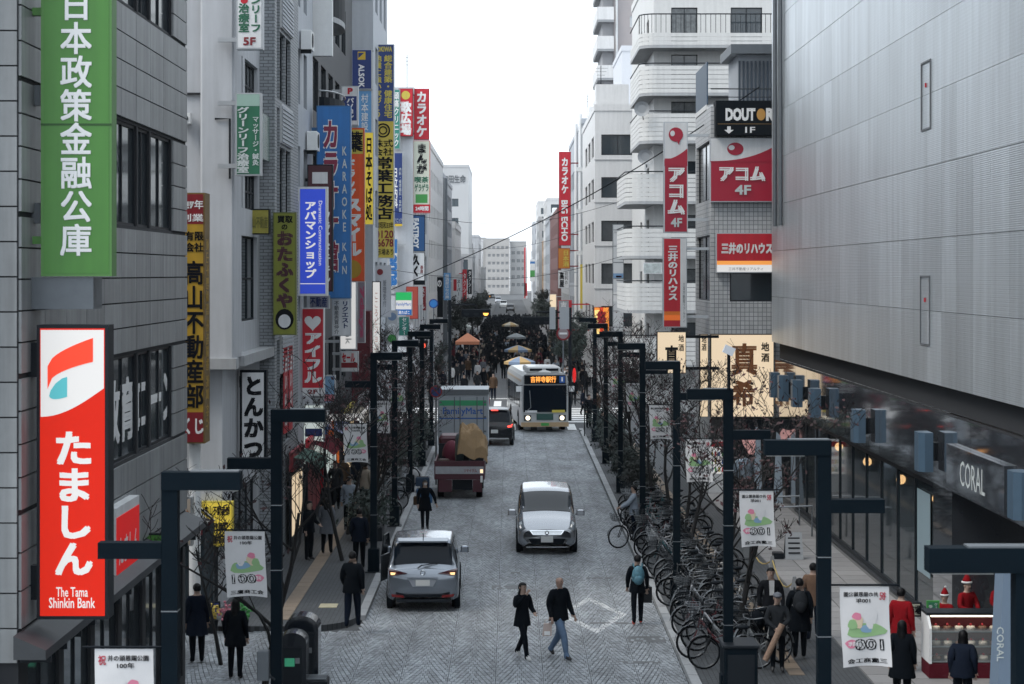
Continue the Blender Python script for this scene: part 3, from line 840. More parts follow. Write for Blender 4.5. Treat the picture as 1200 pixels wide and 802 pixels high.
MB().prism([(r2x-.0,d2+1.5,14.31),(r2x-.0,d2+5.9,14.31),(r2x-.0,d2+5.9,15.9),(r2x-.0,d2+1.5,15.9)], (.05,0,0)).build('roof_screen', mat('blue screen', (.05,.085,.13), .5), cnr)
MB().tube([(r2x,d2+.05,14.75),(16,d2+.05,14.75)], .02, 6).tube([(r2x,d2+.05,14.45),(16,d2+.05,14.45)], .015, 6).build('roof_rail', DARKM, cnr)
# ground floor of that building
MB().box(r2x, 16, d2-.03, d2-.003, .12, 2.7).build('dark_shopfront', mat('dark shop front', (.03,.03,.032), .4), cnr)

# apartment with round-ended balconies
d3 = 112.0
SIDING = mat('pale siding', (.58,.58,.57), .6, noise=.05, streak=.10)
apx = 8.2
fl = [Z(q, d3) for q in (53, 109, 165, 236, 300, 364, 428)]
fhh = []
for z in fl:
    fhh += [(1.0, 2.5, z+.25, z+2.35), (4.4, 6.2, z+.25, z+2.35)]
apt = building('balcony_apartment', 'white apartment block with round ended balconies on every floor', 1, apx, 24, d3+1.8, d3+22, 25.5, SIDING, [(4,6,z+.3,z+2.2) for z in fl]+[(10,12,z+.3,z+2.2) for z in fl], fhh)
for k, z in enumerate(fl):
    xl = X(750 if k < 3 else 733, d3)
    ph = 1.55 if k else .7
    pts = [(24, d3), ] + [(xl+.9-.9*math.sin(R(a)), d3+.9-.9*math.cos(R(a))) for a in range(0, 91, 15)] + [(xl, d3+9), (apx-.01, d3+9), (apx-.01, d3+1.79), (24, d3+1.79)]
    MB().prism([(a,b,z-.16) for a,b in pts], (0,0,.16)).build('balcony_floor', CONC, apt)
    rim = pts[:-3]
    bb = MB(); nr = 6 if k else 3
    for i in range(len(rim)-1):
        a, b = rim[i], rim[i+1]
        for j in range(nr):
            za, zb_ = z+.01+ph*j/nr, z+ph*(j+1)/nr-.02
            bb.prism([(a[0],a[1],za),(b[0],b[1],za),(b[0],b[1],zb_),(a[0],a[1],zb_)], (0,.06,0) if abs(a[1]-b[1]) < abs(a[0]-b[0]) else (.06,0,0))
    bb.build('balcony_front', SIDING, apt)
    top = z+ph+(.12 if k else 1.05)
    rl = MB().tube([(p[0],p[1],top) for p in rim], .035, 6)
    if k == 0:
        xx = xl+.9
        while xx < 16: rl.tube([(xx,d3,z+ph),(xx,d3,top)], .02, 4); xx += .28
        for a in range(15, 91, 15): rl.tube([(xl+.9-.9*math.sin(R(a)), d3+.9-.9*math.cos(R(a)), z+ph),(xl+.9-.9*math.sin(R(a)), d3+.9-.9*math.cos(R(a)), top)], .02, 4)
    rl.build('handrail', DARKM, apt)
for k, (px, py) in enumerate(((752,128),(756,184))):
    d = d3-.2; x, z = X(px,d), Z(py,d)
    t = thing('satellite_dish', ['upper grey satellite dish on the apartment balcony', 'lower grey satellite dish on the apartment balcony'][k], 'satellite dish', (x,d,z-.5), 'satellite dishes on the balconies')
    MB().lathe([(.02,.18),(.25,.13),(.40,.05),(.44,0),(.40,.03),(.25,.11)], (x,d-.2,z), 16, 'y').build('dish', mat('grey dish', (.25,.26,.27), .5), t)
    MB().tube([(x,d,z),(x+.1,d+.1,z-.6)], .03, 6).build('mast', DARKM, t)

# white building with strip windows
d4 = 140.0; r4x = 5.95
zs = [Z(q, d4) for q in (182, 232, 283, 333, 383)]
w4 = building('white_strip_window_building', 'white rounded corner building with dark strip windows in the right row', 1, r4x, 22, d4, d4+24, 19.4, WTILE, rows([2.0,8,14], 4.0, zs, 1.45), [(.45, 2.75, z, z+1.45) for z in zs], mull=1)
for z in zs: MB().box(r4x-.05, 22, d4-.05, d4-.003, z-.35, z-.30).build('string_course', CONC, w4)
MB().box(r4x+.1, r4x+2.4, d4+.4, d4+3, 19.86, 21.3).build('stair_head', WTILE, w4)
MB().prism([(r4x+2.4,d4+.5,19.86),(r4x+4.4,d4+.5,19.86),(r4x+4.4,d4+.5,21.2),(r4x+4.0,d4+.5,21.2)], (0,.2,0)).build('stair_wall', WHITE, w4)
building('blank_white_block', 'blank white block wall between the apartment and the grey tower', 1, X(741,152), 24, 166, 180, 26.5, mat('bluish white wall', (.56,.58,.62), .65, noise=.04), [], [])
d5 = 195.0; x5 = X(700,d5)
gb = building('taupe_tower', 'tall taupe apartment tower with white balconies reaching out of frame', 1, X(719,d5), 26, d5, d5+30, 42, mat('taupe wall', (.36,.33,.33), .7, noise=.05), [], rows([1.6, 4.0], 1.6, [Z(q,d5) for q in (68,32,-4,104)], 1.1), gm=mat('pale blind', (.55,.57,.58), .5), fm=WHITE)
for q in range(-2, 9):
    z = Z(27+34*q, d5)
    pts = [(x5, d5-.9, z), (X(719,d5)-.01, d5-.9, z), (X(719,d5)-.01, d5+10, z), (x5, d5+10, z)]
    MB().prism(pts, (0,0,.2)).build('balcony_floor', CONC, gb)
    MB().box(x5, X(719,d5)-.01, d5-.95, d5-.85, z+.2, z+1.45).box(x5-.05, x5+.05, d5-.84, d5+10, z+.2, z+1.45).build('balcony_front', WTILE, gb)
MB().box(x5+.5, X(719,d5)-.02, d5+.2, d5+10, 0, 41).build('balcony_wall', mat('balcony back wall', (.30,.30,.31), .7), gb)
MB().tube([(X(722.5,d5),d5-.2,8),(X(722.5,d5),d5-.2,40)], .12, 6).build('drain_pipe', WHITE, gb)
g6 = building('grey_pipe_building', 'grey building with white downpipes behind the tall red karaoke sign', 1, 6.1, 22, 168, 206, 20.6, LGREY, rows([2+5*k for k in range(7)], 3.2, [4+3*k for k in range(5)], 1.7), rows([.5], 1.4, [4+3*k for k in range(5)], 1.7), gm=GLASS2, mull=2)
for yy in (169, 180): MB().tube([(5.95,yy,2),(5.95,yy,21.5)], .16, 8).build('downpipe', WHITE, g6)
for zz in (9.5, 13, 16.5): MB().box(5.5, 6.09, 167, 167.9, zz, zz+.35).build('outrigger', WHITE, g6)
building('stepped_grey_block', 'grey block with a raised roof house left of the karaoke sign', 1, 6.3, 20, 214, 246, 20.4, CONC, rows([2+5*k for k in range(6)], 2.6, [4+3*k for k in range(5)], 1.6), rows([.8],1.6,[4+3*k for k in range(5)],1.5), gm=GLASS2)
building('brown_block', 'brown brick block on the right further down the street', 1, 6.0, 20, 252, 300, 15.8, mat('brown brick wall', (.13,.055,.05), .7, noise=.1), rows([3+6*k for k in range(7)], 2.0, [4+3*k for k in range(4)], 1.5), [], gm=GLASS2)
hts = [(16, LGREY), (20.5, WTILE), (14, mat('ochre wall', (.34,.22,.13), .7)), (19, CONC), (24, WTILE), (15, LGREY), (21, WCONC), (14, CONC)]
y = 306
for i, (h, m_) in enumerate(hts):
    building('shop_block', ['grey', 'white', 'ochre', 'concrete', 'tall white', 'light grey', 'plaster', 'last concrete'][i]+' shop block in the far right row beyond the brown block', 1, 6.0+.3*(i % 3), 22, y, y+34, h, m_,
             rows([2+6*k for k in range(5)], 3.2, [3.4+3*k for k in range(int((h-4)/3)+1)], 1.5), rows([.7], 2.2, [3.4+3*k for k in range(int((h-4)/3)+1)], 1.4), gm=GLASS2)
    y += 37

# roof plant, air conditioners and cables
for i, (x, y, z, sc_, lb) in enumerate(((-8.2,158,18.3,1.3,'white water tank on the white office block roof'),(7.6,176,21.1,1.4,'pale water tank on the grey pipe building'),(8.2,222,20.9,1.5,'grey water tank on the stepped grey block'),(7.5,318,16.5,1.6,'small water tank on the far grey shop block'),(-8,196,17.7,1.3,'pale water tank on the striped office'))):
    t = thing('water_tank', lb, 'water tank', (x,y,z), 'rooftop water tanks'); MB().bevbox(x-sc_/2,x+sc_/2,y,y+sc_,z+.3,z+.3+sc_,.08).build('tank', WHITE, t)
    for a in (-1,1): MB().box(x+a*sc_*.4-.05,x+a*sc_*.4+.05,y+.1,y+.2,z,z+.3).build('leg', DARKM, t)
for i, (x, y, z, h, lb) in enumerate(((6.6,145,19.9,3.2,'thin aerial on the white strip window building'),(7.2,185,21.1,3.5,'thin aerial on the grey pipe building'),(-7.0,135,19.8,3.0,'thin aerial on the karaoke corner building'),(-7.4,170,18.3,2.6,'thin aerial on the white office block'))):
    t = thing('aerial', lb, 'aerial', (x,y,z), 'rooftop aerials'); MB().tube([(x,y,z),(x,y,z+h)], .03, 5).build('mast', DARKM, t)
    for k in range(3): MB().tube([(x-.5+.1*k,y,z+h-.2-.25*k),(x+.5-.1*k,y,z+h-.2-.25*k)], .015, 4).build('rod', DARKM, t)
for i, (y, z) in enumerate(((61.2,8.4),(63.2,11.9),(61.4,14.9),(67.0,9.2),(72,9.4),(76,12.8))):
    xx = -6.49 if y < 65 else -6.99
    t = thing('air_conditioner', 'white air conditioner on the left facades, %s from the camera' % ['nearest low', 'second, higher', 'third, highest', 'fourth, on dark wall', 'fifth, on dark wall', 'farthest'][i], 'air conditioner', (xx+.2,y,z), 'wall air conditioners')
    MB().bevbox(xx+.02,xx+.36,y,y+.85,z,z+.6,.02).build('casing', WHITE, t); MB().cyl((xx+.365,y+.32,z+.3),.22,.015,14,'x').build('fan_grille', DARKM, t); MB().box(xx+.01,xx+.34,y+.1,y+.15,z-.12,z-.001).build('bracket', DARKM, t)
for i, (a, b, sag) in enumerate((((-6.4,60,12.5),(7.3,80,13.6),.9),((-6.2,92,11.0),(6.4,118,12.2),1.0),((-6.1,96,8.2),(6.6,116,9.0),.9),((-6.2,128,10),(6.2,150,11.5),1.0))):
    a, b = Vector(a), Vector(b)
    pts_ = [a.lerp(b, q/16)-Vector((0,0,sag*math.sin(PI*q/16))) for q in range(17)]
    if i: tag(MB().tube(pts_, .014, 4).build('overhead_cable', BLACK), ['', 'thin cable crossing before the crossing, upper', 'thin cable crossing before the crossing, lower', 'thin cable crossing beyond the crossing'][i], 'cable')

# ---------------------------------------------------------------- signs
def lit(name, col, es, base=None):
    return mat(name, base or col, .6, emit=col, es=es*.52, spec=.15)
LITRED = lit('lit red', (.86, .030, .012), .62, (.30,.008,.004))
LITWHITE = lit('lit white', (.95, .93, .90), .55, (.42,.42,.42))
LITCREAM = lit('lit cream', (1.0, .78, .52), .66, (.45,.38,.30))
LITCOOL = lit('lit cool white', (.80, .92, .86), .42, (.5,.5,.5))
LITBLUE = lit('lit blue', (.045, .085, .62), .45, (.04,.08,.5))
LITYEL = lit('lit yellow', (.80, .62, .08), .35, (.6,.45,.06))
LITORA = lit('lit orange', (.85, .20, .04), .35, (.6,.12,.03))
SIGNG = mat('sign green', (.058, .205, .030), .45, noise=.08, nscale=2.0, streak=.16)
SIGNY = mat('sign ochre yellow', (.42, .25, .02), .5, noise=.08, nscale=2.0, streak=.16)
SIGNO = mat('sign olive', (.20, .22, .025), .5, noise=.08, nscale=2.0, streak=.16)
SIGNR = mat('sign red', (.50, .010, .025), .45, noise=.08, nscale=2.0, streak=.16)
SIGNDR = mat('sign dark red', (.20, .008, .015), .5, noise=.08, nscale=2.0, streak=.16)
SIGNW = mat('sign white', (.66, .67, .68), .45, noise=.08, nscale=2.0, streak=.16)
SIGNB = mat('sign blue', (.02, .15, .42), .45, noise=.08, nscale=2.0, streak=.16)
SIGNN = mat('sign navy', (.012, .035, .16), .45, noise=.08, nscale=2.0, streak=.16)
SIGNLB = mat('sign light blue', (.13, .33, .60), .45, noise=.08, nscale=2.0, streak=.16)
SIGNYB = mat('sign pale yellow', (.58, .47, .07), .5, noise=.08, nscale=2.0, streak=.16)
SIGNOR = mat('sign orange', (.75, .09, .015), .45, noise=.08, nscale=2.0, streak=.16)
GREENC = mat('clinic green', (.02, .13, .07), .45, noise=.08, nscale=2.0, streak=.16)
MAROON = mat('maroon sign', (.055, .008, .016), .5, noise=.08, nscale=2.0, streak=.16)
TEAL = mat('teal green', (.03, .22, .17), .5)
PALEINK = mat('pale ink', (.55,.60,.60), .5)
BROWNINK = mat('brown brush ink', (.22, .075, .02), .6)
ALU = mat('aluminium edge', (.45,.47,.49), .4, metal=.5)
WALL_L = -6.3

# 1 green public-finance sign
t = sign('projecting_sign', 'tall green sign with white vertical lettering on the grey bank building', 48, 131, -30, 324, 26.0, SIGNG,
     [('日本政策金融公庫', WHITEP, 'v', .27, .73, .045, .935, .018)], frame=mat('green edge', (.08,.22,.05), .5), depth=.32, group='signs on the left', arm=WALL_L)
MB().box(X(48,26), X(131,26), 25.985, 25.992, Z(146,26)-.012, Z(146,26)+.012).build('panel_joint', mat('green joint', (.02,.08,.015), .6), t)
MB().box(X(24,26.4), X(116,26.4), 26.05, 26.6, Z(362,26.4), Z(325,26.4)).build('mounting_box', GREYM, t)
for pa in (100, 238): MB().box(X(22,26.6), X(47,26.2), 26.2, 26.3, Z(pa+24,26.2), Z(pa,26.2)).build('bracket', GREYM, t)
# 2 big lit red sign
d = 25.9
def arcpts(cx, cy, rx, ry, a0, a1, n=12): return [(cx+rx*math.cos(R(a0+(a1-a0)*i/n)), cy-ry*math.sin(R(a0+(a1-a0)*i/n))) for i in range(n+1)]
asp = (127-43)/(726-381.)
white_top = [(.06,.017),(.94,.017),(.94,.215)] + [(.94-.88*q/10, .215+.097*math.sin(PI/2*q/10)) for q in range(1,11)]
flag = [(.157+.633*q/10, .14-.096*(q/10)**.55) for q in range(11)] + [(.79-.633*q/10, .217-.092*(1-q/10)**.40) for q in range(11)]
drop = [(.43,.176),(.43,.244)] + [(.43-.25*math.sin(PI/2*q/8), .244+.010*math.sin(PI*q/8)-.004*q/8) for q in range(1,9)] + [(.20,.222),(.27,.198),(.36,.181)]
tam = sign('projecting_sign', 'big lit red and white bank sign with curved emblem, lower left', 43, 127, 381, 726, d, LITRED,
     [('たましん', WHITEP, 'v', .24, .80, .355, .855, .035), ('The Tama', WHITEP, 'h', .28, .72, .890, .922, .012), ('Shinkin Bank', WHITEP, 'h', .18, .82, .925, .960, .012)],
     shapes=[(LITWHITE, white_top), (lit('lit emblem red', (.80,.06,.03), .6), flag), (lit('lit emblem teal', (.10,.42,.45), .5), drop)], depth=.36, fr=.045, frame=DARKM, arm=WALL_L, ad=.45, group='signs on the left')
for ch in tam.children:
    if ch.name.startswith('lettering'): ch.data.materials[0] = LITWHITE; ch.location.y -= .008
for ch in [c for c in tam.children if c.name.startswith('emblem')][1:]: ch.location.y -= .008
for py in (383,): pass
# small flat signs on the bank wall
d0, d1 = DW(128,-6.2), DW(152,-6.2)
t = thing('wall_sign', 'small red lit sign flat on the bank wall beside the big red sign', 'sign', (-6.2, 31.8, 3.1), 'signs on the left')
MB().box(-6.26, -6.10, d0, d1+.3, 3.15, 4.35).build('cabinet', SIGNW, t); MB().box(-6.10, -6.09, d0+.05, d1+.25, 3.2, 4.2).build('face_panel', lit('dim lit red', (.7,.02,.02), .3), t)
mb = MB(); put_text(mb, 'たましん', 'h', d0+.2, d1+.1, 3.45, 3.85, lambda u, v, k: (-6.085+.001*k, u, v), .03); mb.build('lettering', WHITEP, t)
sign('wall_sign', 'small green sign with white lettering low on the bank wall', 155, 204, 625, 650, 34.5, SIGNG, [('日本政策金融公庫', WHITEP, 'h', .12, .95, .55, .85, .015)], depth=.12, group='signs on the left')

# 3 yellow estate agent sign on a pole in the alley
d = 44.8
t = sign('pole_sign', 'tall yellow sign with black lettering and dark red ends beside the bank', 205, 240, 226, 520, d, SIGNY,
     [('創業昭和', WHITEP, 'h', .1, .60, .035, .055, .02), ('27年', WHITEP, 'h', .34, .95, .03, .065, .02), ('創業', WHITEP, 'h', .2, .95, .085, .115, .02), ('有限', INK, 'h', .35, .95, .155, .19, .03), ('会社', INK, 'h', .35, .95, .20, .235, .03),
      ('高山不動産部', INK, 'v', .30, .98, .27, .86, .025), ('くじ', WHITEP, 'h', .30, .95, .90, .96, .03)], bands=[(SIGNDR, 0, 1, 0, .125), (SIGNDR, 0, 1, .875, 1)], depth=.75, frame=mat('brown edge', (.16,.10,.03), .6), group='signs on the left')
MB().cyl((X(228,d+.3), d+.35, 0), .13, Z(520,d), 12).build('pole', WHITE, t)
mb = MB(); put_text(mb, '高山不動産部 宅地建物 売買 仲介', 'r', X(240,d)+.0, X(240,d)+.0+.4, Z(505,d), Z(280,d), lambda u, v, k: (X(240,d)+.004+.001*k, d+.15+(u-X(240,d)), v), .01); mb.build('side_lettering', SIGNY, t)
# 4/5 clinic signs
d = 46.2
sign('projecting_sign', 'white clinic sign with green lettering and red floor number, top left', 277, 308, -40, 58, d, SIGNW,
     [('グリーンリーフ', GREENC, 'v', .52, .96, .02, .80, .03), ('治療室', GREENC, 'v', .08, .50, .45, .80, .03), ('5F', SIGNDR, 'h', .28, .72, .86, .95, .03)], shapes=[(SIGNR, arcpts(.3,.42,.14,.035,0,360,14)[:-1])], frame=ALU, group='signs on the left', arm=-6.8)
sign('projecting_sign', 'dark green clinic sign with outlined white lettering below the white one', 276, 306, 109, 206, d, GREENC,
     [('グリーンリーフ治療室', PALEINK, 'v', .06, .54, .17, .97, .035), ('マッサージ・鍼灸', PALEINK, 'v', .66, .92, .28, .88, .02)], bands=[(mat('pale green field', (.28,.42,.36), .5), .02, .98, .02, .16)], frame=ALU, group='signs on the left', arm=-6.8)
sign('wall_sign', 'dull yellow awning sign below the dark green clinic sign', 289, 316, 245, 275, 52.5, mat('dull yellow', (.34,.30,.05), .6, noise=.2), [('高山不動産', mat('olive ink', (.16,.15,.03), .6), 'h', .08, .92, .3, .75, .02)], frame=DARKM, group='signs on the left', arm=-6.9)
# 13 tonkatsu
sign('projecting_sign', 'white rounded sign with four brush written black characters behind bare twigs', 281, 312, 434, 550, 49.5, SIGNW,
     [('とんかつ', INK, 'v', .14, .90, .05, .90, .045)], frame=BLACK, fr=.06, depth=.3, group='signs on the left', arm=-6.75, ad=.28)
# 8 olive sign
t = sign('projecting_sign', 'olive green sign with maroon lettering and round face picture', 320, 347, 249, 393, 53.7, SIGNO,
     [('買取', INK, 'h', .2, .85, .03, .085, .03), ('の', INK, 'h', .38, .62, .10, .14, .03), ('おたふくや', MAROON, 'v', .14, .88, .15, .78, .05)],
     shapes=[(INK, arcpts(.5,.87,.40,.085,0,360,16)[:-1]), (SIGNW, arcpts(.5,.885,.27,.055,0,360,16)[:-1])], frame=mat('olive edge', (.12,.14,.03), .5), group='signs on the left', arm=-6.35)
[c for c in t.children if c.name.startswith('emblem')][1].location.y -= .008
# 9 lit blue
sign('projecting_sign', 'lit royal blue rental shop sign with white lettering', 349, 384, 219, 347, 61.2, LITBLUE,
     [('アパマンショップ', LITWHITE, 'v', .22, .62, .13, .84, .03), ('Dramatic Communication', LITWHITE, 'r', .70, .82, .13, .72, .0)],
     bands=[(LITWHITE, .04, .96, .885, .892)], frame=WHITE, fr=.07, group='signs on the left', arm=-6.45)
sign('projecting_sign', 'maroon sign with plain white panel partly behind the blue rental sign', 360, 390, 193, 342, 63.0, MAROON, [('フライドチキン', WHITEP, 'v', .62, .92, .36, .95, .03)], bands=[(SIGNW, .2, .8, .06, .15)], frame=DARKM, group='signs on the left', arm=-6.5)
KAR = mat('karaoke red', (.22,.015,.05), .5)
t = sign('projecting_sign', 'tall blue karaoke sign with outlined dark red lettering', 371, 411, 124, 350, 65.0, SIGNB,
     [('カラオケ館', WHITEP, 'v', .17, .66, .07, .86, .075), ('KARAOKE', PALEINK, 'v', .72, .92, .20, .66, .015), ('KAN', PALEINK, 'v', .72, .92, .70, .88, .015)], frame=mat('blue edge', (.03,.13,.30), .4), depth=.4, group='signs on the left', arm=-6.6)
mb = MB(); dd = 65.0; x0, x1, z0, z1 = X(371,dd), X(411,dd), Z(350,dd), Z(124,dd)
put_text(mb, 'カラオケ館', 'v', x0+.17*(x1-x0), x0+.66*(x1-x0), z1-.86*(z1-z0), z1-.07*(z1-z0), lambda u, v, k: (u, dd-.032-.001*k, v), .035); mb.build('lettering', KAR, t)
# 12 red consumer loan signs
def heart(cx, cy, s, a): return [(cx+s*(16*math.sin(q)**3)/16, cy-s*a*(13*math.cos(q)-5*math.cos(2*q)-2*math.cos(3*q)-math.cos(4*q))/16) for q in [2*PI*i/24 for i in range(24)]]
sign('projecting_sign', 'red sign with white heart and lettering marked 2F', 353, 380, 361, 464, 62.3, SIGNR,
     [('アイフル', WHITEP, 'v', .12, .90, .27, .86, .05), ('2F', SIGNDR, 'h', .3, .7, .93, .975, .03)], bands=[(SIGNW, 0, 1, .91, 1)], shapes=[(WHITEP, heart(.5,.165,.36,.27))], frame=SIGNW, group='signs on the left', arm=-6.5)
sign('projecting_sign', 'small red heart sign low on the left above the shop awning', 331, 354, 541, 569, 60.5, SIGNR,
     [('アイフル', WHITEP, 'h', .06, .94, .42, .70, .05), ('2F', SIGNDR, 'h', .35, .65, .83, .96, .03)], bands=[(SIGNW, 0, 1, .78, 1)], shapes=[(WHITEP, heart(.5,.2,.2,.8))], frame=SIGNW, group='signs on the left', arm=-6.5)
sign('light_box', 'glowing blank white light box hanging under the red 2F sign', 355, 380, 474, 545, 62.5, LITCOOL, [], bands=[(NAVYINK, .1, .9, .40, .53)], frame=ALU, group='signs on the left', arm=-6.5)
# 14..18
sign('projecting_sign', 'orange red drugstore sign with white lettering and yellow face disc', 401, 427, 150, 330, 76.0, SIGNOR,
     [('薬', INK, 'h', .22, .90, .03, .15, .05), ('ドラッグ', WHITEP, 'v', .15, .62, .20, .46, .04), ('スマイル', WHITEP, 'v', .12, .88, .45, .84, .05)],
     bands=[(SIGNYB, .06, .94, .012, .17), ], shapes=[(SIGNY, arcpts(.45,.92,.42,.06,0,360,18)[:-1])], frame=mat('orange edge', (.5,.10,.03), .5), group='signs on the left', arm=-6.9)
sign('projecting_sign', 'small white and navy sign with red letter P beside the tall blue sign', 400, 420, 101, 147, 78, SIGNW, [('P', SIGNR, 'h', .4, .65, .06, .2, .05), ('パソコン', WHITEP, 'v', .3, .75, .3, .85, .03)], bands=[(SIGNN, .1, .9, .26, .88)], frame=ALU, group='signs on the left', arm=-7)
sign('projecting_sign', 'navy security company sign with white triangle on the grey tower', 412, 436, 58, 105, 89.2, SIGNN, [('ALSOK', WHITEP, 'r', .35, .62, .38, .95, .03)], bands=[(YELP, .3, .68, .06, .26)], shapes=[(SIGNN, [(.33,.09),(.62,.09),(.33,.22)])], frame=ALU, group='signs on the left', arm=-6.9)
sign('projecting_sign', 'light blue sign with white vertical lettering under the navy one', 419, 436, 106, 156, 89.3, SIGNLB, [('村本建設', WHITEP, 'v', .25, .75, .08, .95, .01)], frame=ALU, group='signs on the left', arm=-6.9)
sign('projecting_sign', 'yellow sign squeezed between the orange and the contractor sign', 427, 438, 155, 264, 88.0, LITYEL, [('日本そば処', INK, 'v', .15, .85, .05, .95, .03)], frame=ALU, group='signs on the left', arm=-7)
t = sign('projecting_sign', 'tallest yellow and navy contractor sign with phone number, upper left', 436, 462, 52, 303, 93.6, mat('contractor yellow', (.55,.42,.06), .5, noise=.06),
     [('TOKIWA', SIGNYB, 'h', .1, .9, .012, .035, .03), ('総合建築・健康住宅', SIGNYB, 'v', .54, .92, .05, .345, .02), ('地震に強い家づくり', SIGNYB, 'v', .06, .44, .05, .345, .02),
      ('株式', INK, 'h', .06, .94, .445, .48, .015), ('会社', INK, 'h', .06, .94, .485, .52, .015), ('常葉工務店', INK, 'v', .04, .96, .525, .82, .022), ('創業昭和33年', INK, 'h', .04, .96, .83, .86, .01), ('0120', SIGNDR, 'h', .15, .96, .87, .905, .02), ('06678', SIGNDR, 'h', .04, .96, .91, .945, .02), ('展示場あり', INK, 'h', .04, .96, .955, .985, .01)],
     bands=[(SIGNN, 0, 1, 0, .36)], frame=ALU, depth=.4, group='signs on the left', arm=-6.4)
dd = 93.6
MB().torus((X(449,dd), dd-.02, Z(153,dd)), .30, .035, 'y', 20, 5).torus((X(449,dd), dd-.02, Z(153,dd)), .17, .03, 'y', 16, 5).build('round_emblem', INK, t)
sign('projecting_sign', 'narrow teal clinic sign behind the contractor sign', 460, 469, 105, 175, 125.5, TEAL, [('頭痛クリニック', WHITEP, 'v', .2, .85, .04, .96, .02)], frame=ALU, arm=-7.5, group='signs on the left')
sign('projecting_sign', 'dark navy sign with white lettering right of the contractor sign', 460, 472, 179, 266, 125.4, SIGNN, [('日立内科', WHITEP, 'v', .08, .5, .2, .75, .03), ('内科・循環器科・専門医', PALEINK, 'v', .62, .88, .2, .8, .0), ('クリニック', PALEINK, 'h', .1, .9, .88, .95, .0)], bands=[(YELP, 0, 1, .96, 1)], frame=ALU, group='signs on the left', arm=-7.2)
sign('projecting_sign', 'red sign with white lettering and round crest beside the karaoke sign', 467, 484, 104, 160, 125.6, SIGNR, [('歌広場', WHITEP, 'v', .14, .88, .27, .97, .05)], shapes=[(SIGNYB, arcpts(.5,.14,.30,.09,0,360,14)[:-1])], frame=SIGNDR, group='signs on the left', arm=-6.3)
sign('projecting_sign', 'rightmost red sign with white karaoke lettering at the skyline', 485, 503, 104, 164, 126.4, SIGNR, [('カラオケ', WHITEP, 'v', .16, .86, .05, .95, .04)], frame=SIGNDR, arm=-6.15, group='signs on the left')
sign('projecting_sign', 'white comic cafe sign with yellow lettering above a red 24 hour field', 484, 504, 165, 250, 126.3, mat('cafe white', (.60,.62,.52), .5), [('まんが', INK, 'v', .22, .80, .04, .46, .07), ('喫茶', GREENC, 'h', .1, .9, .50, .58, .03), ('ゲラゲラ', GREENC, 'h', .1, .9, .60, .70, .03), ('24時間', WHITEP, 'h', .15, .9, .905, .965, .03)],
     bands=[(SIGNR, .02, .98, .88, .99), (GREENP, .15, .85, .74, .86)], frame=SIGNR, arm=-6.15, group='signs on the left')
tt = sign('projecting_sign', 'blue black shop sign below the comic cafe sign', 483, 498, 252, 295, 126.4, mat('deep blue sign', (.015,.08,.22), .4), [('EASTBOY', WHITEP, 'r', .1, .5, .1, .9, .04)], frame=BLACK, arm=-6.15, group='signs on the left')
sign('projecting_sign', 'white framed sign with black brush writing under the blue black one', 482, 498, 296, 334, 126.4, SIGNW, [('久く', INK, 'v', .1, .6, .05, .75, .05), ('茶房', SIGNDR, 'v', .65, .88, .4, .65, .02)], bands=[(BLACK, 0, 1, .86, 1)], frame=BLACK, arm=-6.15, group='signs on the left')
sign('light_box', 'slim glowing white banner sign with grey letters over the left pavement', 398, 418, 330, 410, 72.5, LITWHITE, [('CAD bank', mat('soft grey ink', (.30,.32,.33), .6), 'r', .35, .70, .10, .92, .0)], frame=ALU, group='signs on the left', arm=-6.9)
sign('light_box', 'very slim glowing white sign beside the maroon wall', 436, 446, 330, 426, 88, LITWHITE, [('こころビジョン', mat('soft red ink', (.55,.20,.16), .6), 'v', .25, .75, .12, .85, .0)], frame=BLACK, group='signs on the left')
sign('projecting_sign', 'white sign with dark vertical lettering under the tall blue karaoke sign', 389, 411, 350, 394, 66.5, SIGNW, [('リクエスト', NAVYINK, 'v', .52, .9, .06, .80, .03), ('不動産売買仲介', GREYM, 'v', .12, .38, .06, .95, .01)], frame=ALU, group='signs on the left')
sign('projecting_sign', 'grey violet sign between the blue rental sign and the red heart sign', 358, 386, 346, 362, 64.6, mat('grey violet', (.26,.26,.32), .5), [('不動産', NAVYINK, 'h', .2, .9, .15, .85, .02)], frame=ALU, group='signs on the left', arm=-6.6)
sign('projecting_sign', 'pale grey poster sign with red swirl emblem above the slim lit sign', 435, 458, 311, 372, 92.5, mat('pale grey sign', (.50,.51,.54), .5), [('村本不動産', GREYM, 'v', .2, .42, .28, .95, .0), ('管理受付', GREYM, 'v', .6, .78, .28, .8, .0)], shapes=[(SIGNDR, arcpts(.45,.13,.16,.06,0,360,12)[:-1])], frame=ALU, group='signs on the left', arm=-6.5)
sign('projecting_sign', 'white sign with big blue lowercase letters in the left row', 456, 466, 280, 336, 125.5, SIGNW, [('enna', SIGNB, 'r', .15, .85, .35, .98, .05)], bands=[(SIGNB, 0, 1, 0, .3)], frame=ALU, group='signs on the left', arm=-6.6)
sign('projecting_sign', 'tilted poster style sign with red field beside the maroon wall', 399, 420, 412, 436, 76, SIGNW, [('セール', SIGNR, 'h', .1, .8, .1, .5, .04)], bands=[(SIGNDR, .05, .95, .55, .8)], frame=ALU, group='signs on the left', arm=-6.8)
sign('projecting_sign', 'pink lettered grey panel beside the slim lit banner', 419, 428, 330, 402, 80, mat('mauve panel', (.26,.22,.26), .5), [('7days', mat('pink ink', (.45,.08,.16), .5), 'r', .2, .85, .1, .9, .05)], frame=ALU, group='signs on the left', arm=-6.9)
sign('projecting_sign', 'pale blue and pink picture board above the white shop frame', 379, 393, 440, 473, 67, mat('sky picture', (.20,.36,.55), .5, noise=.3, nscale=3), [], bands=[(mat('pink field', (.65,.20,.25), .5), 0, 1, .68, .92)], frame=ALU, group='signs on the left', arm=-6.8)
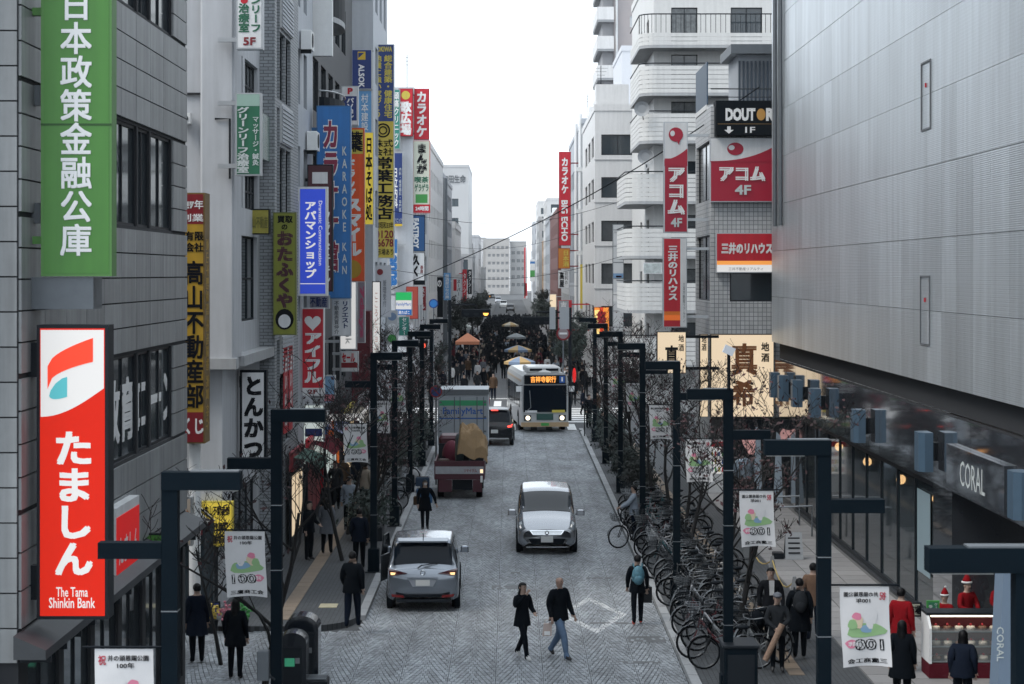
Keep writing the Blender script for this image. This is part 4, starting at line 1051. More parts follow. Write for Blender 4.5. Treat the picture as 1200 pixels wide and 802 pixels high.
sign('projecting_sign', 'small orange board with white writing under the white frame', 380, 392, 486, 513, 67.5, LITORA, [('酒', WHITEP, 'h', .2, .8, .2, .7, .04)], frame=ALU, group='signs on the left')
fm_ = lit('lit store green', (.03,.45,.12), .6); fb_ = lit('lit store blue', (.03,.14,.42), .5)
sign('light_box', 'lit convenience store sign striped green, white and blue', 463, 483, 342, 370, 99.5, LITWHITE, [('FamilyMart', fb_, 'h', .08, .92, .46, .62, .01), ('酒たばこ', LITWHITE, 'h', .2, .85, .80, .94, .02)], bands=[(fm_, 0, 1, 0, .36), (fb_, 0, 1, .74, 1)], frame=ALU, depth=.3, arm=-6.2, group='signs on the left')
sign('projecting_sign', 'rust red board with dark frame behind the lit store sign', 476, 490, 336, 374, 125.6, mat('rust red', (.34,.05,.03), .5), [], frame=SIGNDR, arm=-6.2, group='signs on the left')
sign('projecting_sign', 'dark green board with white letters under the lit store sign', 467, 480, 371, 394, 99.2, TEAL, [('センター', WHITEP, 'v', .3, .75, .05, .95, .02)], frame=ALU, arm=-6.2, group='signs on the left')
sign('projecting_sign', 'pale board with three stacked discs, left of the traffic light', 453, 466, 364, 404, 99.0, mat('pale disc board', (.42,.43,.44), .5), [], shapes=[(GREENP, arcpts(.5,.82,.4,.12,0,360,14)[:-1]), (SIGNW, arcpts(.5,.5,.4,.12,0,360,14)[:-1]), (mat('steel blue', (.15,.22,.33), .5), arcpts(.5,.18,.4,.12,0,360,14)[:-1])], frame=ALU, arm=-6.2, group='signs on the left')
sign('projecting_sign', 'slim red school sign with white letters in the far left row', 492, 499, 336, 364, 140, SIGNDR, [('スクール', WHITEP, 'v', .15, .85, .05, .95, .01)], frame=SIGNDR, group='signs on the left', arm=-6.3)
sign('projecting_sign', 'black vertical sign with a white ring in the far left row', 511, 519, 325, 372, 172, BLACK, [('の', WHITEP, 'h', .2, .8, .08, .24, .03)], frame=BLACK, group='signs on the left', arm=-6.4)
sign('projecting_sign', 'light blue vertical sign with white letters in the far left row', 520, 528, 320, 352, 188, SIGNLB, [('居酒屋はなの舞', WHITEP, 'v', .2, .8, .05, .95, .01)], frame=SIGNLB, group='signs on the left', arm=-6.4)
sign('projecting_sign', 'white supermarket sign with a red field in the far left row', 531, 540, 326, 356, 210, SIGNW, [('スーパー', INK, 'v', .5, .95, .05, .7, .02)], bands=[(SIGNR, .05, .45, .05, .5)], frame=SIGNW, group='signs on the left', arm=-6.4)
sign('projecting_sign', 'slim crimson sign below the white tower in the far left row', 542, 547, 316, 356, 240, SIGNR, [('タクシー', WHITEP, 'v', .15, .85, .1, .9, .01)], frame=SIGNR, group='signs on the left', arm=-6.4)
sign('projecting_sign', 'dark grey patterned sign last in the far left row', 548, 553, 316, 345, 262, DARKM, [('タクシー', WHITEP, 'v', .15, .85, .05, .95, .01)], frame=DARKM, group='signs on the left', arm=-6.4)
# low signs at the alley corner
t = sign('standing_sign', 'yellow arched estate agent sign low by the alley corner', 236, 273, 588, 641, 46.8, LITYEL, [('高山不動産部', INK, 'h', .1, .9, .10, .30, .03), ('売買', INK, 'h', .25, .80, .46, .65, .03), ('賃貸', INK, 'h', .25, .80, .74, .92, .03)], frame=SIGNYB, depth=.2, group='signs on the left')
MB().box(X(253,46.9)-.05, X(253,46.9)+.05, 46.85, 46.95, .0, Z(641,46.8)).build('post', DARKM, t)
sign('wall_sign', 'pale orange flower shop sign with one big character', 209, 225, 583, 640, 43.5, mat('flower sign pale', (.55,.45,.36), .5), [('花', mat('flower orange', (.62,.16,.03), .5), 'h', .15, .9, .3, .8, .05)], frame=ALU, group='signs on the left')

# ---------------------------------------------------------------- right-hand signs
dr = 73.5
AC = mat('loan red', (.36,.006,.03), .4); ACG = mat('loan grey arc', (.45,.45,.46), .5)
sw = [(0,.31)] + [(i/10., .31-.14*(i/10.)**2) for i in range(1,11)] + [(1,.36),(0,.40)]
def acom(px0, px1, py0, py1, d, lab, horiz=False):
    if not horiz:
        t = sign('projecting_sign', lab, px0, px1, py0, py1, d, SIGNW, [('アコム', WHITEP, 'v', .14, .88, .40, .84, .06), ('4F', PALEINK, 'h', .30, .74, .87, .945, .03)],
                 bands=[(AC, .02, .98, .33, .99)], shapes=[(AC, [(.02,.40)]+[(.02+.96*i/10., .34-.10*(i/10.)**1.8) for i in range(11)]+[(.98,.40)]), (AC, arcpts(.5,.115,.30,.065,0,360,18)[:-1]), (SIGNW, arcpts(.36,.105,.10,.026,0,360,10)[:-1]), (AC, [(.52,.16),(.70,.15),(.62,.21)])], frame=ALU, depth=.35, group='signs on the right', arm=7.35)
    else:
        t = sign('wall_sign', lab, px0, px1, py0, py1, d, AC, [('アコム', WHITEP, 'h', .16, .86, .46, .66, .06), ('4F', PALEINK, 'h', .40, .64, .74, .88, .03)],
                 bands=[(SIGNW, 0, 1, 0, .36)], shapes=[(AC, [(0,.37),(0,.34)]+[(.0+1.0*i/10., .36-.22*(i/10.)**2.5) for i in range(11)]+[(1,.37)]), (AC, arcpts(.40,.17,.13,.10,0,360,18)[:-1]), (SIGNW, arcpts(.34,.15,.05,.04,0,360,10)[:-1])], frame=ALU, depth=.2, group='signs on the right')
    es = [c for c in t.children if c.name.startswith('emblem')]
    for i, e in enumerate(es): e.location.y -= .006*(i+1)
    for c in t.children:
        if c.name.startswith('lettering'): c.location.y -= .03
acom(778, 806, 143, 273, dr, 'upright white and red loan sign marked 4F hanging over the pavement, right')
acom(832, 906, 162, 237, 72.75, 'wide white and red loan sign marked 4F on the tiled corner building', True)
sign('projecting_sign', 'upright red estate sign with orange stripes under the upright loan sign', 777, 805, 279, 384, dr, SIGNR, [('三井のリハウス', WHITEP, 'v', .20, .62, .08, .70, .04), ('三井不動産リアルティ', GREYM, 'v', .82, .93, .50, .95, .0)],
     bands=[(SIGNW, .72, 1, 0, 1), (mat('orange stripe', (.75,.18,.02), .5), .0, .72, .82, .86), (LITORA, .0, .72, .86, .92)], frame=ALU, depth=.35, group='signs on the right', arm=7.35)
sign('wall_sign', 'wide red estate sign with white strip on the tiled corner building', 839, 906, 273, 320, 72.75, SIGNR, [('三井のリハウス', WHITEP, 'h', .10, .98, .26, .52, .05), ('三井不動産リアルティ', GREYM, 'h', .22, .82, .86, .94, .0)],
     bands=[(LITWHITE, 0, 1, .80, 1), (lit('lit orange stripe', (.9,.35,.08), .5), 0, 1, .70, .80)], frame=ALU, depth=.2, group='signs on the right')
t = sign('wall_sign', 'black cafe sign with stencilled white letters marked 1F', 839, 908, 118, 159, 72.5, BLACK, [('DOUT', WHITEP, 'h', .17, .66, .24, .56, .05), ('R', WHITEP, 'h', .86, .98, .24, .56, .05), ('1F', WHITEP, 'h', .50, .66, .76, .92, .02)],
     bands=[(mat('thin gold line', (.35,.20,.06), .5), .03, .97, .665, .675)], shapes=[(mat('coffee bean', (.50,.26,.06), .5), [(x_+.06*math.cos(R(20))*0, y_) for x_, y_ in arcpts(.765,.40,.075,.17,0,360,16)[:-1]]), (WHITEP, [(.19,.74),(.25,.74),(.25,.84),(.30,.84),(.22,.95),(.14,.84),(.19,.84)])], frame=BLACK, depth=.9, group='signs on the right')
# big lit restaurant sign, its side panel and the small box
BR = BROWNINK
t = sign('light_box', 'wide glowing cream restaurant sign with brown brush characters', 833, 907, 392, 489, 72.6, LITCREAM, [('真', BR, 'h', .34, .72, .12, .48, .035), ('希', BR, 'h', .34, .68, .56, .86, .035), ('地', INK, 'h', .80, .92, .10, .20, .03), ('酒', INK, 'h', .80, .92, .23, .33, .03)], frame=BLACK, fr=.02, depth=.35, group='signs on the right')
sign('light_box', 'narrow glowing side panel left of the wide cream sign', 820, 830, 392, 489, 73.2, LITCREAM, [('地酒', INK, 'v', .2, .8, .02, .2, .02)], frame=BLACK, fr=.02, depth=.3, group='signs on the right')
t = sign('light_box', 'small glowing cream box sign with black brush characters over the pavement', 770, 804, 389, 438, 70.5, LITCREAM, [('真', INK, 'h', .28, .72, .34, .84, .03), ('地', INK, 'h', .74, .92, .08, .24, .02), ('酒', INK, 'h', .74, .92, .30, .46, .02)], frame=BLACK, fr=.02, depth=.4, group='signs on the right', arm=7.4)
# signs further down on the right
d = 175.0
t = sign('projecting_sign', 'tall red karaoke sign with white letters, right of the sky', 655, 669, 178, 288, d, SIGNR, [('カラオケ', WHITEP, 'v', .2, .8, .06, .45, .04), ('BIG ECHO', WHITEP, 'r', .22, .72, .52, .95, .03)], frame=SIGNDR, depth=.5, group='signs on the right', arm=6.2)
sign('projecting_sign', 'orange izakaya sign below the tall red karaoke sign', 654, 668, 291, 315, d, mat('dark orange', (.50,.18,.02), .5), [('日本酒', SIGNYB, 'v', .4, .9, .1, .9, .02)], frame=SIGNDR, group='signs on the right', arm=6.2)
sign('projecting_sign', 'white sign with black characters under the orange izakaya sign', 654, 667, 317, 338, d, SIGNW, [('目利の', INK, 'v', .6, .9, .05, .8, .0), ('高屋', INK, 'v', .12, .55, .08, .95, .03)], frame=ALU, group='signs on the right', arm=6.2)
sign('projecting_sign', 'yellow sign with black letters beside the white strip window building', 680, 691, 310, 362, 165.3, SIGNYB, [('ガーラ・レ', INK, 'v', .2, .85, .04, .7, .04)], frame=YELP, group='signs on the right')
sign('projecting_sign', 'red framed grey board above the no entry sign', 654, 670, 352, 392, 150, mat('grey board', (.33,.34,.36), .5), [('吉', WHITEP, 'h', .2, .6, .05, .25, .03)], bands=[(SIGNR, .78, 1, 0, 1)], frame=SIGNR, arm=5.95, group='signs on the right')
t = sign('tenant_board', 'tall pale tenant board in front of the balcony apartment', 718, 731, 263, 400, 125, mat('pale tenant board', (.46,.48,.50), .5), [('テナント募集', INK, 'h', .15, .85, .06, .085, .0)], bands=[(mat('tenant blue', (.14,.24,.40), .5), .05, .95, .42, .46), (SIGNR, .3, .8, .44, .455), (mat('tenant pale', (.58,.59,.60), .5), .05, .95, .58, .66)], frame=GREYM, depth=.3, group='signs on the right')
for a in (719.5, 729.5): MB().box(X(a,125)-.05, X(a,125)+.05, 125.1, 125.2, .1, Z(400,125)-.001).build('post', GREYM, t)
for k in range(7): MB().box(X(718,125)+.04, X(731,125)-.04, 124.985, 124.992, Z(270+19*k,125), Z(270+19*k,125)+.04).build('board_joint', GREYM, t)
sign('shop_display', 'glowing orange lantern lit shop front under the white building', 696, 714, 360, 395, 139.7, lit('lantern glow', (.85,.28,.05), .55), [('祭', SIGNR, 'h', .2, .8, .15, .6, .04)], bands=[(lit('lantern yellow', (.95,.70,.25), .7), .05, .35, .1, .9), (lit('lantern red', (.7,.05,.02), .5), .4, .6, .0, .9)], frame=SIGNDR, cat='shop front', depth=.2, group='signs on the right')
sign('projecting_sign', 'coloured advert board on an apartment balcony', 754, 776, 308, 321, 111.8, mat('advert multicolour', (.38,.42,.42), .5, noise=.5, nscale=5), [], frame=SIGNW, depth=.05, group='signs on the right')
sign('projecting_sign', 'slim red sign with white symbols in the far right row', 614, 618, 290, 350, 600, SIGNW, [], bands=[(SIGNR, 0, .5, 0, 1), (SIGNR, 0, 1, .7, .95)], frame=SIGNW, arm=6.0, group='signs on the right')
sign('projecting_sign', 'small green and white sign in the far right row', 621, 627, 304, 330, 480, SIGNW, [], bands=[(GREENP, 0, 1, .5, .8), (SIGNB, 0, 1, .1, .2)], frame=SIGNW, arm=6.2, group='signs on the right')
sign('shop_display', 'glowing white window under the brown block', 644, 652, 345, 368, 235, LITCREAM, [], frame=ALU, cat='shop front', arm=6.3, group='signs on the right')

# ---------------------------------------------------------------- street lamps and festival banners
def make_lamp(side, label):
    """side +1: top arm points to +x"""
    t = thing('street_lamp', label, 'street lamp', (0,0,0), 'angular street lamps along the kerb')
    MB().box(-.085, .085, -.085, .085, .0, 5.585).build('post', NAVY, t, True)
    MB().bevbox(-.15, .15, -.15, .15, 0, .62, .02).build('base', NAVY, t, True)
    a0, a1 = (-.085, .75) if side > 0 else (-.75, .085)
    MB().box(a0, a1, -.10, .10, 5.586, 5.775).build('upper_arm', NAVY, t, True)
    b0, b1 = (-.755, -.086) if side > 0 else (.086, .755)
    MB().box(b0, b1, -.09, .09, 4.86, 5.03).build('lower_arm', NAVY, t, True)
    for zz in (5.777, ): MB().box(min(a0,a1)+.3, max(a0,a1)-.02, -.08, .08, 5.776, 5.79).build('lamp_cover', GREYM, t, True)
    MB().box((a1-.5) if side > 0 else a0+.03, (a1-.03) if side > 0 else a0+.5, -.06, .06, 5.572, 5.585).build('lamp_glass', mat('lamp glass', (.5,.5,.48), .3), t, True)
    for zz in (1.5, 3.3, 4.3): MB().box(-.088, .088, -.088, .088, zz, zz+.012).build('joint_band', STEEL, t, True)
    for a in (-1,1):
        for b in (-1,1): MB().cyl((a*.18,b*.18,0), .022, .05, 6).build('anchor_bolt', STEEL, t, True)
    MB().box(-.22,.22,-.22,.22,0,.02).build('base_plate', DARKM, t, True)
    return t
lx, rx = -3.6, 3.95
lefts = [21.1, 30.7, 52.5, 62.0, 71.6, 81.2, 90.8]
rights = [15.3, 25.1, 36.1, 47.3, 59.5, 71.4, 82.3, 93.0]
ordn = ['first', 'second', 'third', 'fourth', 'fifth', 'sixth', 'seventh', 'eighth']
ordn2 = ordn + ['ninth', 'tenth', 'eleventh', 'twelfth', 'thirteenth', 'fourteenth', 'fifteenth', 'sixteenth', 'seventeenth', 'eighteenth', 'nineteenth', 'twentieth']
pL = make_lamp(1, 'angular dark street lamp left of the road, nearest to the camera')
pL.location = (lx, lefts[0], .12)
for i, d in enumerate(lefts[1:]): copy_thing(pL, (lx, d, .12), 0, 'angular dark street lamp left of the road, %s from the camera' % ordn[i+1])
pR = make_lamp(-1, 'angular dark street lamp cut by the right picture edge')
pR.location = (rx, rights[0], .12)
for i, d in enumerate(rights[1:]): copy_thing(pR, (rx, d, .12), 0, 'angular dark street lamp right of the road, %s from the camera' % ordn[i+1])

CLOTH = mat('banner cloth', (.62,.62,.63), .8, noise=.05)
bx_ = dict(pink=mat('banner pink', (.62,.20,.30), .7), green=mat('banner green', (.25,.42,.20), .7), blue=mat('banner blue', (.20,.34,.48), .7), skin=mat('banner cream', (.60,.50,.36), .7), grey=mat('banner grey line', (.25,.26,.27), .7), red=mat('banner red', (.45,.03,.06), .7))
def make_banner(flip, label):
    t = thing('festival_banner', label, 'banner', (0,0,0), 'park centenary banners on the street lamps')
    s = -1 if not flip else 1
    W_, H_ = .62, 1.02
    def P(u, v, k=0):   # u 0..W across, v 0..H down
        q = v/H_
        return (u + .05*q*q*math.sin(2.2*q) , -.03*math.sin(u*7+q*2)*q - k, -v*(1-.02*math.sin(u*5)))
    mb = MB(); mb.smooth = True
    mb.grid([[P(W_*i/10, H_*j/16) for i in range(11)] for j in range(17)]); mb.build('cloth', CLOTH, t, True)
    MB().tube([(-.12,0,.02),(W_+.22,0,.02)] if not flip else [(-.22,0,.02),(W_+.12,0,.02)], .014, 6).build('rod', BLACK, t, True)
    def txt(s_, m_, u0, u1, v0, v1, b=.02, nm='lettering'):
        mb = MB()
        if flip: u0, u1 = W_-u1, W_-u0
        put_text(mb, s_, 'h', u0, u1, -v1, -v0, lambda u, v, k: P(u, -v, .006+.001*k), b, flip); mb.build(nm, m_, t, True)
    txt('祝', bx_['red'], .04, .12, .07, .17); txt('井の頭恩賜公園', INK, .14, .57, .07, .13); txt('100年', INK, .24, .42, .15, .21)
    txt('100', INK, .10, .45, .68, .81, .045); txt('100', CLOTH, .103, .447, .683, .807, .016)
    for c in list(t.children)[-1:]: c.location.y -= .006
    txt('周年', WHITEP, .44, .54, .70, .76); txt('三鷹商工会', INK, .06, .56, .92, .98)
    rnd = random.Random(5)
    def blob(m_, u, v, a, b, k):
        if flip: u = W_-u
        MB().poly([P(u+a*math.cos(q)*(1+.15*math.sin(3*q+k)), v+b*math.sin(q)*(1+.15*math.cos(2*q+k)), .004+.0006*k) for q in [2*PI*i/14 for i in range(14)]]).build('printed_picture', m_, t, True)
    blob(bx_['green'], .31, .56, .25, .10, 1); blob(bx_['blue'], .27, .54, .12, .05, 2); blob(CLOTH, .24, .40, .085, .13, 3); blob(bx_['skin'], .40, .45, .07, .08, 4); blob(bx_['pink'], .41, .38, .06, .05, 5); blob(bx_['green'], .47, .48, .06, .07, 6)
    blob(bx_['pink'], .50, .73, .08, .05, 3)
    return t
bL = make_banner(False, 'white park centenary banner on the nearest lamp left of the road'); bL.location = (lx-.80, lefts[0]-.02, 4.02)
for i, d in enumerate(lefts[1:5]): copy_thing(bL, (lx-.80, d-.02, 4.02), R(random.uniform(-6,6)), 'white park centenary banner on the %s lamp left of the road' % ordn[i+1])
bR = make_banner(True, 'white centenary banner with mirrored writing on the second lamp right of the road'); bR.location = (rx+.20, rights[1]-.02, 4.05)
for i, d in enumerate(rights[2:7]): copy_thing(bR, (rx+.20, d-.02, 4.05), R(random.uniform(-5,5)), 'white centenary banner with mirrored writing on the %s lamp right of the road' % ordn[i+2])

# flood light on the third right lamp
t = thing('camera_mast', 'thin mast with a tilted white square panel above the right lamp', 'mast', (rx, 36.1, 5.90))
MB().tube([(rx,36.0,5.895),(rx,36.0,6.55)], .03, 8).build('mast', BLACK, t)
MB().cbox((rx,35.98,6.60), (.19,.12,.15), Matrix.Rotation(R(25),3,'Y')).build('panel', mat('bluish white box', (.62,.66,.72), .5), t)
# cabinet at its foot
t = thing('utility_cabinet', 'dark square utility cabinet at the foot of the right lamp', 'utility cabinet', (4.1, 36.1, .12))
MB().bevbox(3.84, 4.44, 35.7, 36.5, .12, 1.27, .02).build('body', NAVY, t); MB().bevbox(3.81, 4.47, 35.67, 36.53, 1.272, 1.32, .01).build('lid', DARKM, t); MB().box(3.9, 4.38, 35.69, 35.698, .3, 1.15).build('door', DARKM, t)
# pay cabinets, rounded tops, near left
def capsule(name, x0, x1, d, depth, z1, label):
    t = thing(name, label, 'ticket machine', ((x0+x1)/2, d, .12), 'round topped machines by the alley')
    r = (x1-x0)/2; cx_ = (x0+x1)/2
    pts = [(x0, d, .12), (x1, d, .12)] + [(cx_+r*math.cos(R(a)), d, z1-r*.75+r*.75*math.sin(R(a))) for a in range(0, 181, 15)]
    b = MB().prism(pts, (0,depth,0)); b.build('shell', mat('gloss black shell', (.012,.016,.022), .18, coat=.6), t)
    MB().box(x0+.08, x1-.08, d-.012, d-.003, .5, z1-r*1.0).build('front_panel', DARKM, t)
    MB().box(x0+.12, x0+.3, d-.02, d-.013, z1-r*1.0-.35, z1-r*1.0-.2).build('display', mat('dim green screen', (.02,.10,.06), .3, emit=(.03,.22,.12), es=.4), t)
    MB().box(x1-.2, x1-.12, d-.02, d-.013, .9, 1.0).build('slot', STEEL, t)
capsule('ticket_machine', X(333,37.2), X(373,37.2), 37.2, .55, Z(722,37.2), 'taller glossy black round topped machine, lower left')
capsule('ticket_machine', X(326,36.2), X(359,36.2), 36.2, .5, Z(742,36.2), 'shorter glossy black round topped machine in front of the taller one')
t = thing('litter_bin', 'low dark box with slatted top beside the round topped machines', 'bin', (X(372,37.4), 37.6, .12)); MB().bevbox(X(361,37.0), X(387,37.0), 36.4, 36.9, .12, .55, .03).build('body', DARKM, t)
for k in range(4): piece('slat', GREYM, t, (X(374,37.0), 36.45+.12*k, .565), (.36,.06,.02))
# white junction box on the second left lamp
t = thing('junction_box', 'small grey box strapped to the second left lamp', 'junction box', (lx-.2, 30.6, 1.9)); MB().bevbox(lx-.28, lx-.10, 30.5, 30.68, 1.75, 2.2, .01).build('body', GREYM, t); MB().tube([(lx-.09,30.6,1.8),(lx-.02,30.59,1.75)], .02, 5).build('strap', DARKM, t)

# ---------------------------------------------------------------- trees
BARK = mat('bark', (.009,.009,.010), .9, noise=.3, nscale=9)
REDLEAF = mat('dark red leaf', (.035,.008,.011), .7, island=.5)
DGREEN = mat('dark evergreen leaf', (.012,.022,.019), .7, island=.6)
def make_tree(seed, h, leaves, lm, spread=1.0, lsize=.06, twig=3, label='', rad=.075):
    rnd = random.Random(seed)
    t = thing('street_tree', label, 'tree', (0,0,0), 'street trees along the pavement')
    tr = MB(); tw = MB(); lf = MB(); tips = []
    def branch(p, dr, ln, r, lev):
        n = 4; pts = [p]; rr = [r]
        q = p.copy(); dd = dr.copy()
        for i in range(n):
            dd = (dd + Vector((rnd.uniform(-.22,.22), rnd.uniform(-.22,.22), rnd.uniform(-.05,.16)))).normalized()
            q = q + dd*(ln/n); pts.append(q.copy()); rr.append(r*(1-.62*(i+1)/n))
        (tr if lev < 2 else tw).tube(pts, [max(q_, .006) for q_ in rr], 6 if lev < 2 else 3, False)
        if lev < twig:
            k = rnd.randint(3, 5) if lev else 7
            for i in range(k):
                f = rnd.uniform(.35, 1.0) if lev else .38+.62*i/k
                idx = min(n-1, int(f*n)); b0 = pts[idx].lerp(pts[idx+1], f*n-idx)
                a = rnd.uniform(0, 2*PI); up = rnd.uniform(.25,.9)
                nd = Vector((math.cos(a)*spread, math.sin(a)*spread, up)).normalized()
                branch(b0, (dd*.4+nd).normalized(), ln*rnd.uniform(.38,.62), rr[idx]*.55, lev+1)
        if lev >= 2:
            for i in range(1, n+1): tips.append(pts[i])
    branch(Vector((0,0,0)), Vector((rnd.uniform(-.05,.05),rnd.uniform(-.05,.05),1)), h*.72, rad, 0)
    tr.build('trunk', BARK, t, True)
    cr = tw.build('crown', BARK, t, True)
    for i in range(leaves):
        c = rnd.choice(tips) + Vector((rnd.gauss(0,.10), rnd.gauss(0,.10), rnd.gauss(0,.09)))
        a = Vector((rnd.uniform(-1,1), rnd.uniform(-1,1), rnd.uniform(-1,1))).normalized(); b = a.orthogonal().normalized()
        s = lsize*rnd.uniform(.6,1.4)
        lf.add([c-a*s, c+b*s*.5, c+a*s, c-b*s*.5], [(0,1,2,3)])
    if leaves:
        o = lf.build('foliage', lm, cr, True); o['kind'] = 'stuff'
    return t
tA = make_tree(11, 5.4, 130, REDLEAF, 1.0, .055, 4, 'bare twiggy tree in front of the brush lettered sign, left'); tA.location = (-4.35, 34.2, .12)
tB = make_tree(23, 5.0, 520, REDLEAF, .9, .055, 4, 'bare tree with a few dark red leaves among the bicycles, nearest right'); tB.location = (4.75, 42.2, .12)
for i, (x, y) in enumerate(((-4.2,57.5),(-4.3,67),(-4.2,76.5),(-4.2,86),(-4.3,96))):
    copy_thing(tA if i % 2 else tB, (x,y,.12), R(70*i+20), 'dark twiggy tree between the left lamps, %s along the row' % ordn[i], random.uniform(.88,1.05))
for i, (x, y) in enumerate(((4.8,53.4),(4.75,65.2),(4.7,76.5),(4.75,87.5),(4.7,97.5))):
    copy_thing(tB if i % 2 else tA, (x,y,.12), R(110*i+50), 'dark leafy twig tree between the right lamps, %s along the row' % ordn[i], random.uniform(.9,1.08))
copy_thing(tA, (-5.9, 40.6, 0), R(200), 'bare young tree at the alley mouth below the bank canopy', .62)
tE = make_tree(41, 4.2, 2000, DGREEN, .8, .085, 3, 'dense dark tree at the far side of the crossing, nearest left'); tE.location = (-4.9, 133, .1); tE.scale = (.7,.7,.7)
k = 0
for i in range(16):
    for sx in (-1, 1):
        if i < 5 and sx < 0: continue
        k += 1
        copy_thing(tE, (sx*4.7+random.uniform(-.3,.3), 131+13*i+random.uniform(-2,2), .1), R(random.uniform(0,360)), 'dense dark tree of the far %s row, %s beyond the crossing' % ('left' if sx < 0 else 'right', ordn2[i]), random.uniform(.8,1.15))
for i, (x, y) in enumerate(((-4.9,60),(-4.7,64.2),(-4.9,72),(-4.8,81),(-4.9,91),(-4.6,54.5))):
    copy_thing(tB if i % 2 else tA, (x,y,.12), R(40*i+15), 'dark twiggy tree set back on the left pavement, %s from the camera' % ordn[i], random.uniform(.8,1.0))
for i, (x, y) in enumerate(((5.0,47.8),(5.1,57.5),(5.0,61.5),(5.1,70.5),(5.0,82),(5.1,92.5))):
    copy_thing(tA if i % 2 else tB, (x,y,.12), R(65*i+25), 'dark twiggy tree set back on the right pavement, %s from the camera' % ordn[i], random.uniform(.8,1.0))

def planter(x, y, label, seed, w=.55):
    t = thing('shrub_planter', label, 'planter', (x,y,.12), 'dark planters along the kerbs'); r_ = random.Random(seed)
    MB().bevbox(x-w*.8,x+w*.8,y-w,y+w,.12,.55,.03).build('box', DARKM, t); s_ = MB()
    for i in range(1100):
        c = Vector((x+r_.gauss(0,w*.55), y+r_.gauss(0,w*.7), .95+r_.gauss(0,.30))); a = Vector((r_.uniform(-1,1),r_.uniform(-1,1),r_.uniform(-1,1))).normalized(); b = a.orthogonal()*.5; q = r_.uniform(.04,.085)
        if c.z < .5: c.z = .55
        s_.add([c-a*q, c+b*q, c+a*q, c-b*q], [(0,1,2,3)])
    o = s_.build('foliage', DGREEN, t); o['kind'] = 'stuff'
for i, (x, y) in enumerate(((4.5,69.2),(4.4,74),(4.5,79.5),(4.4,85),(4.5,90.5),(4.4,95.5))): planter(x, y, 'dark shrub planter by the right kerb, %s from the camera' % ordn[i], i)
for i, (x, y) in enumerate(((-4.2,59.0),(-4.3,76),(-4.2,79.5),(-4.3,84),(-4.2,89),(-4.3,94))): planter(x, y, 'dark shrub planter by the left kerb, %s from the camera' % ordn[i], 20+i)

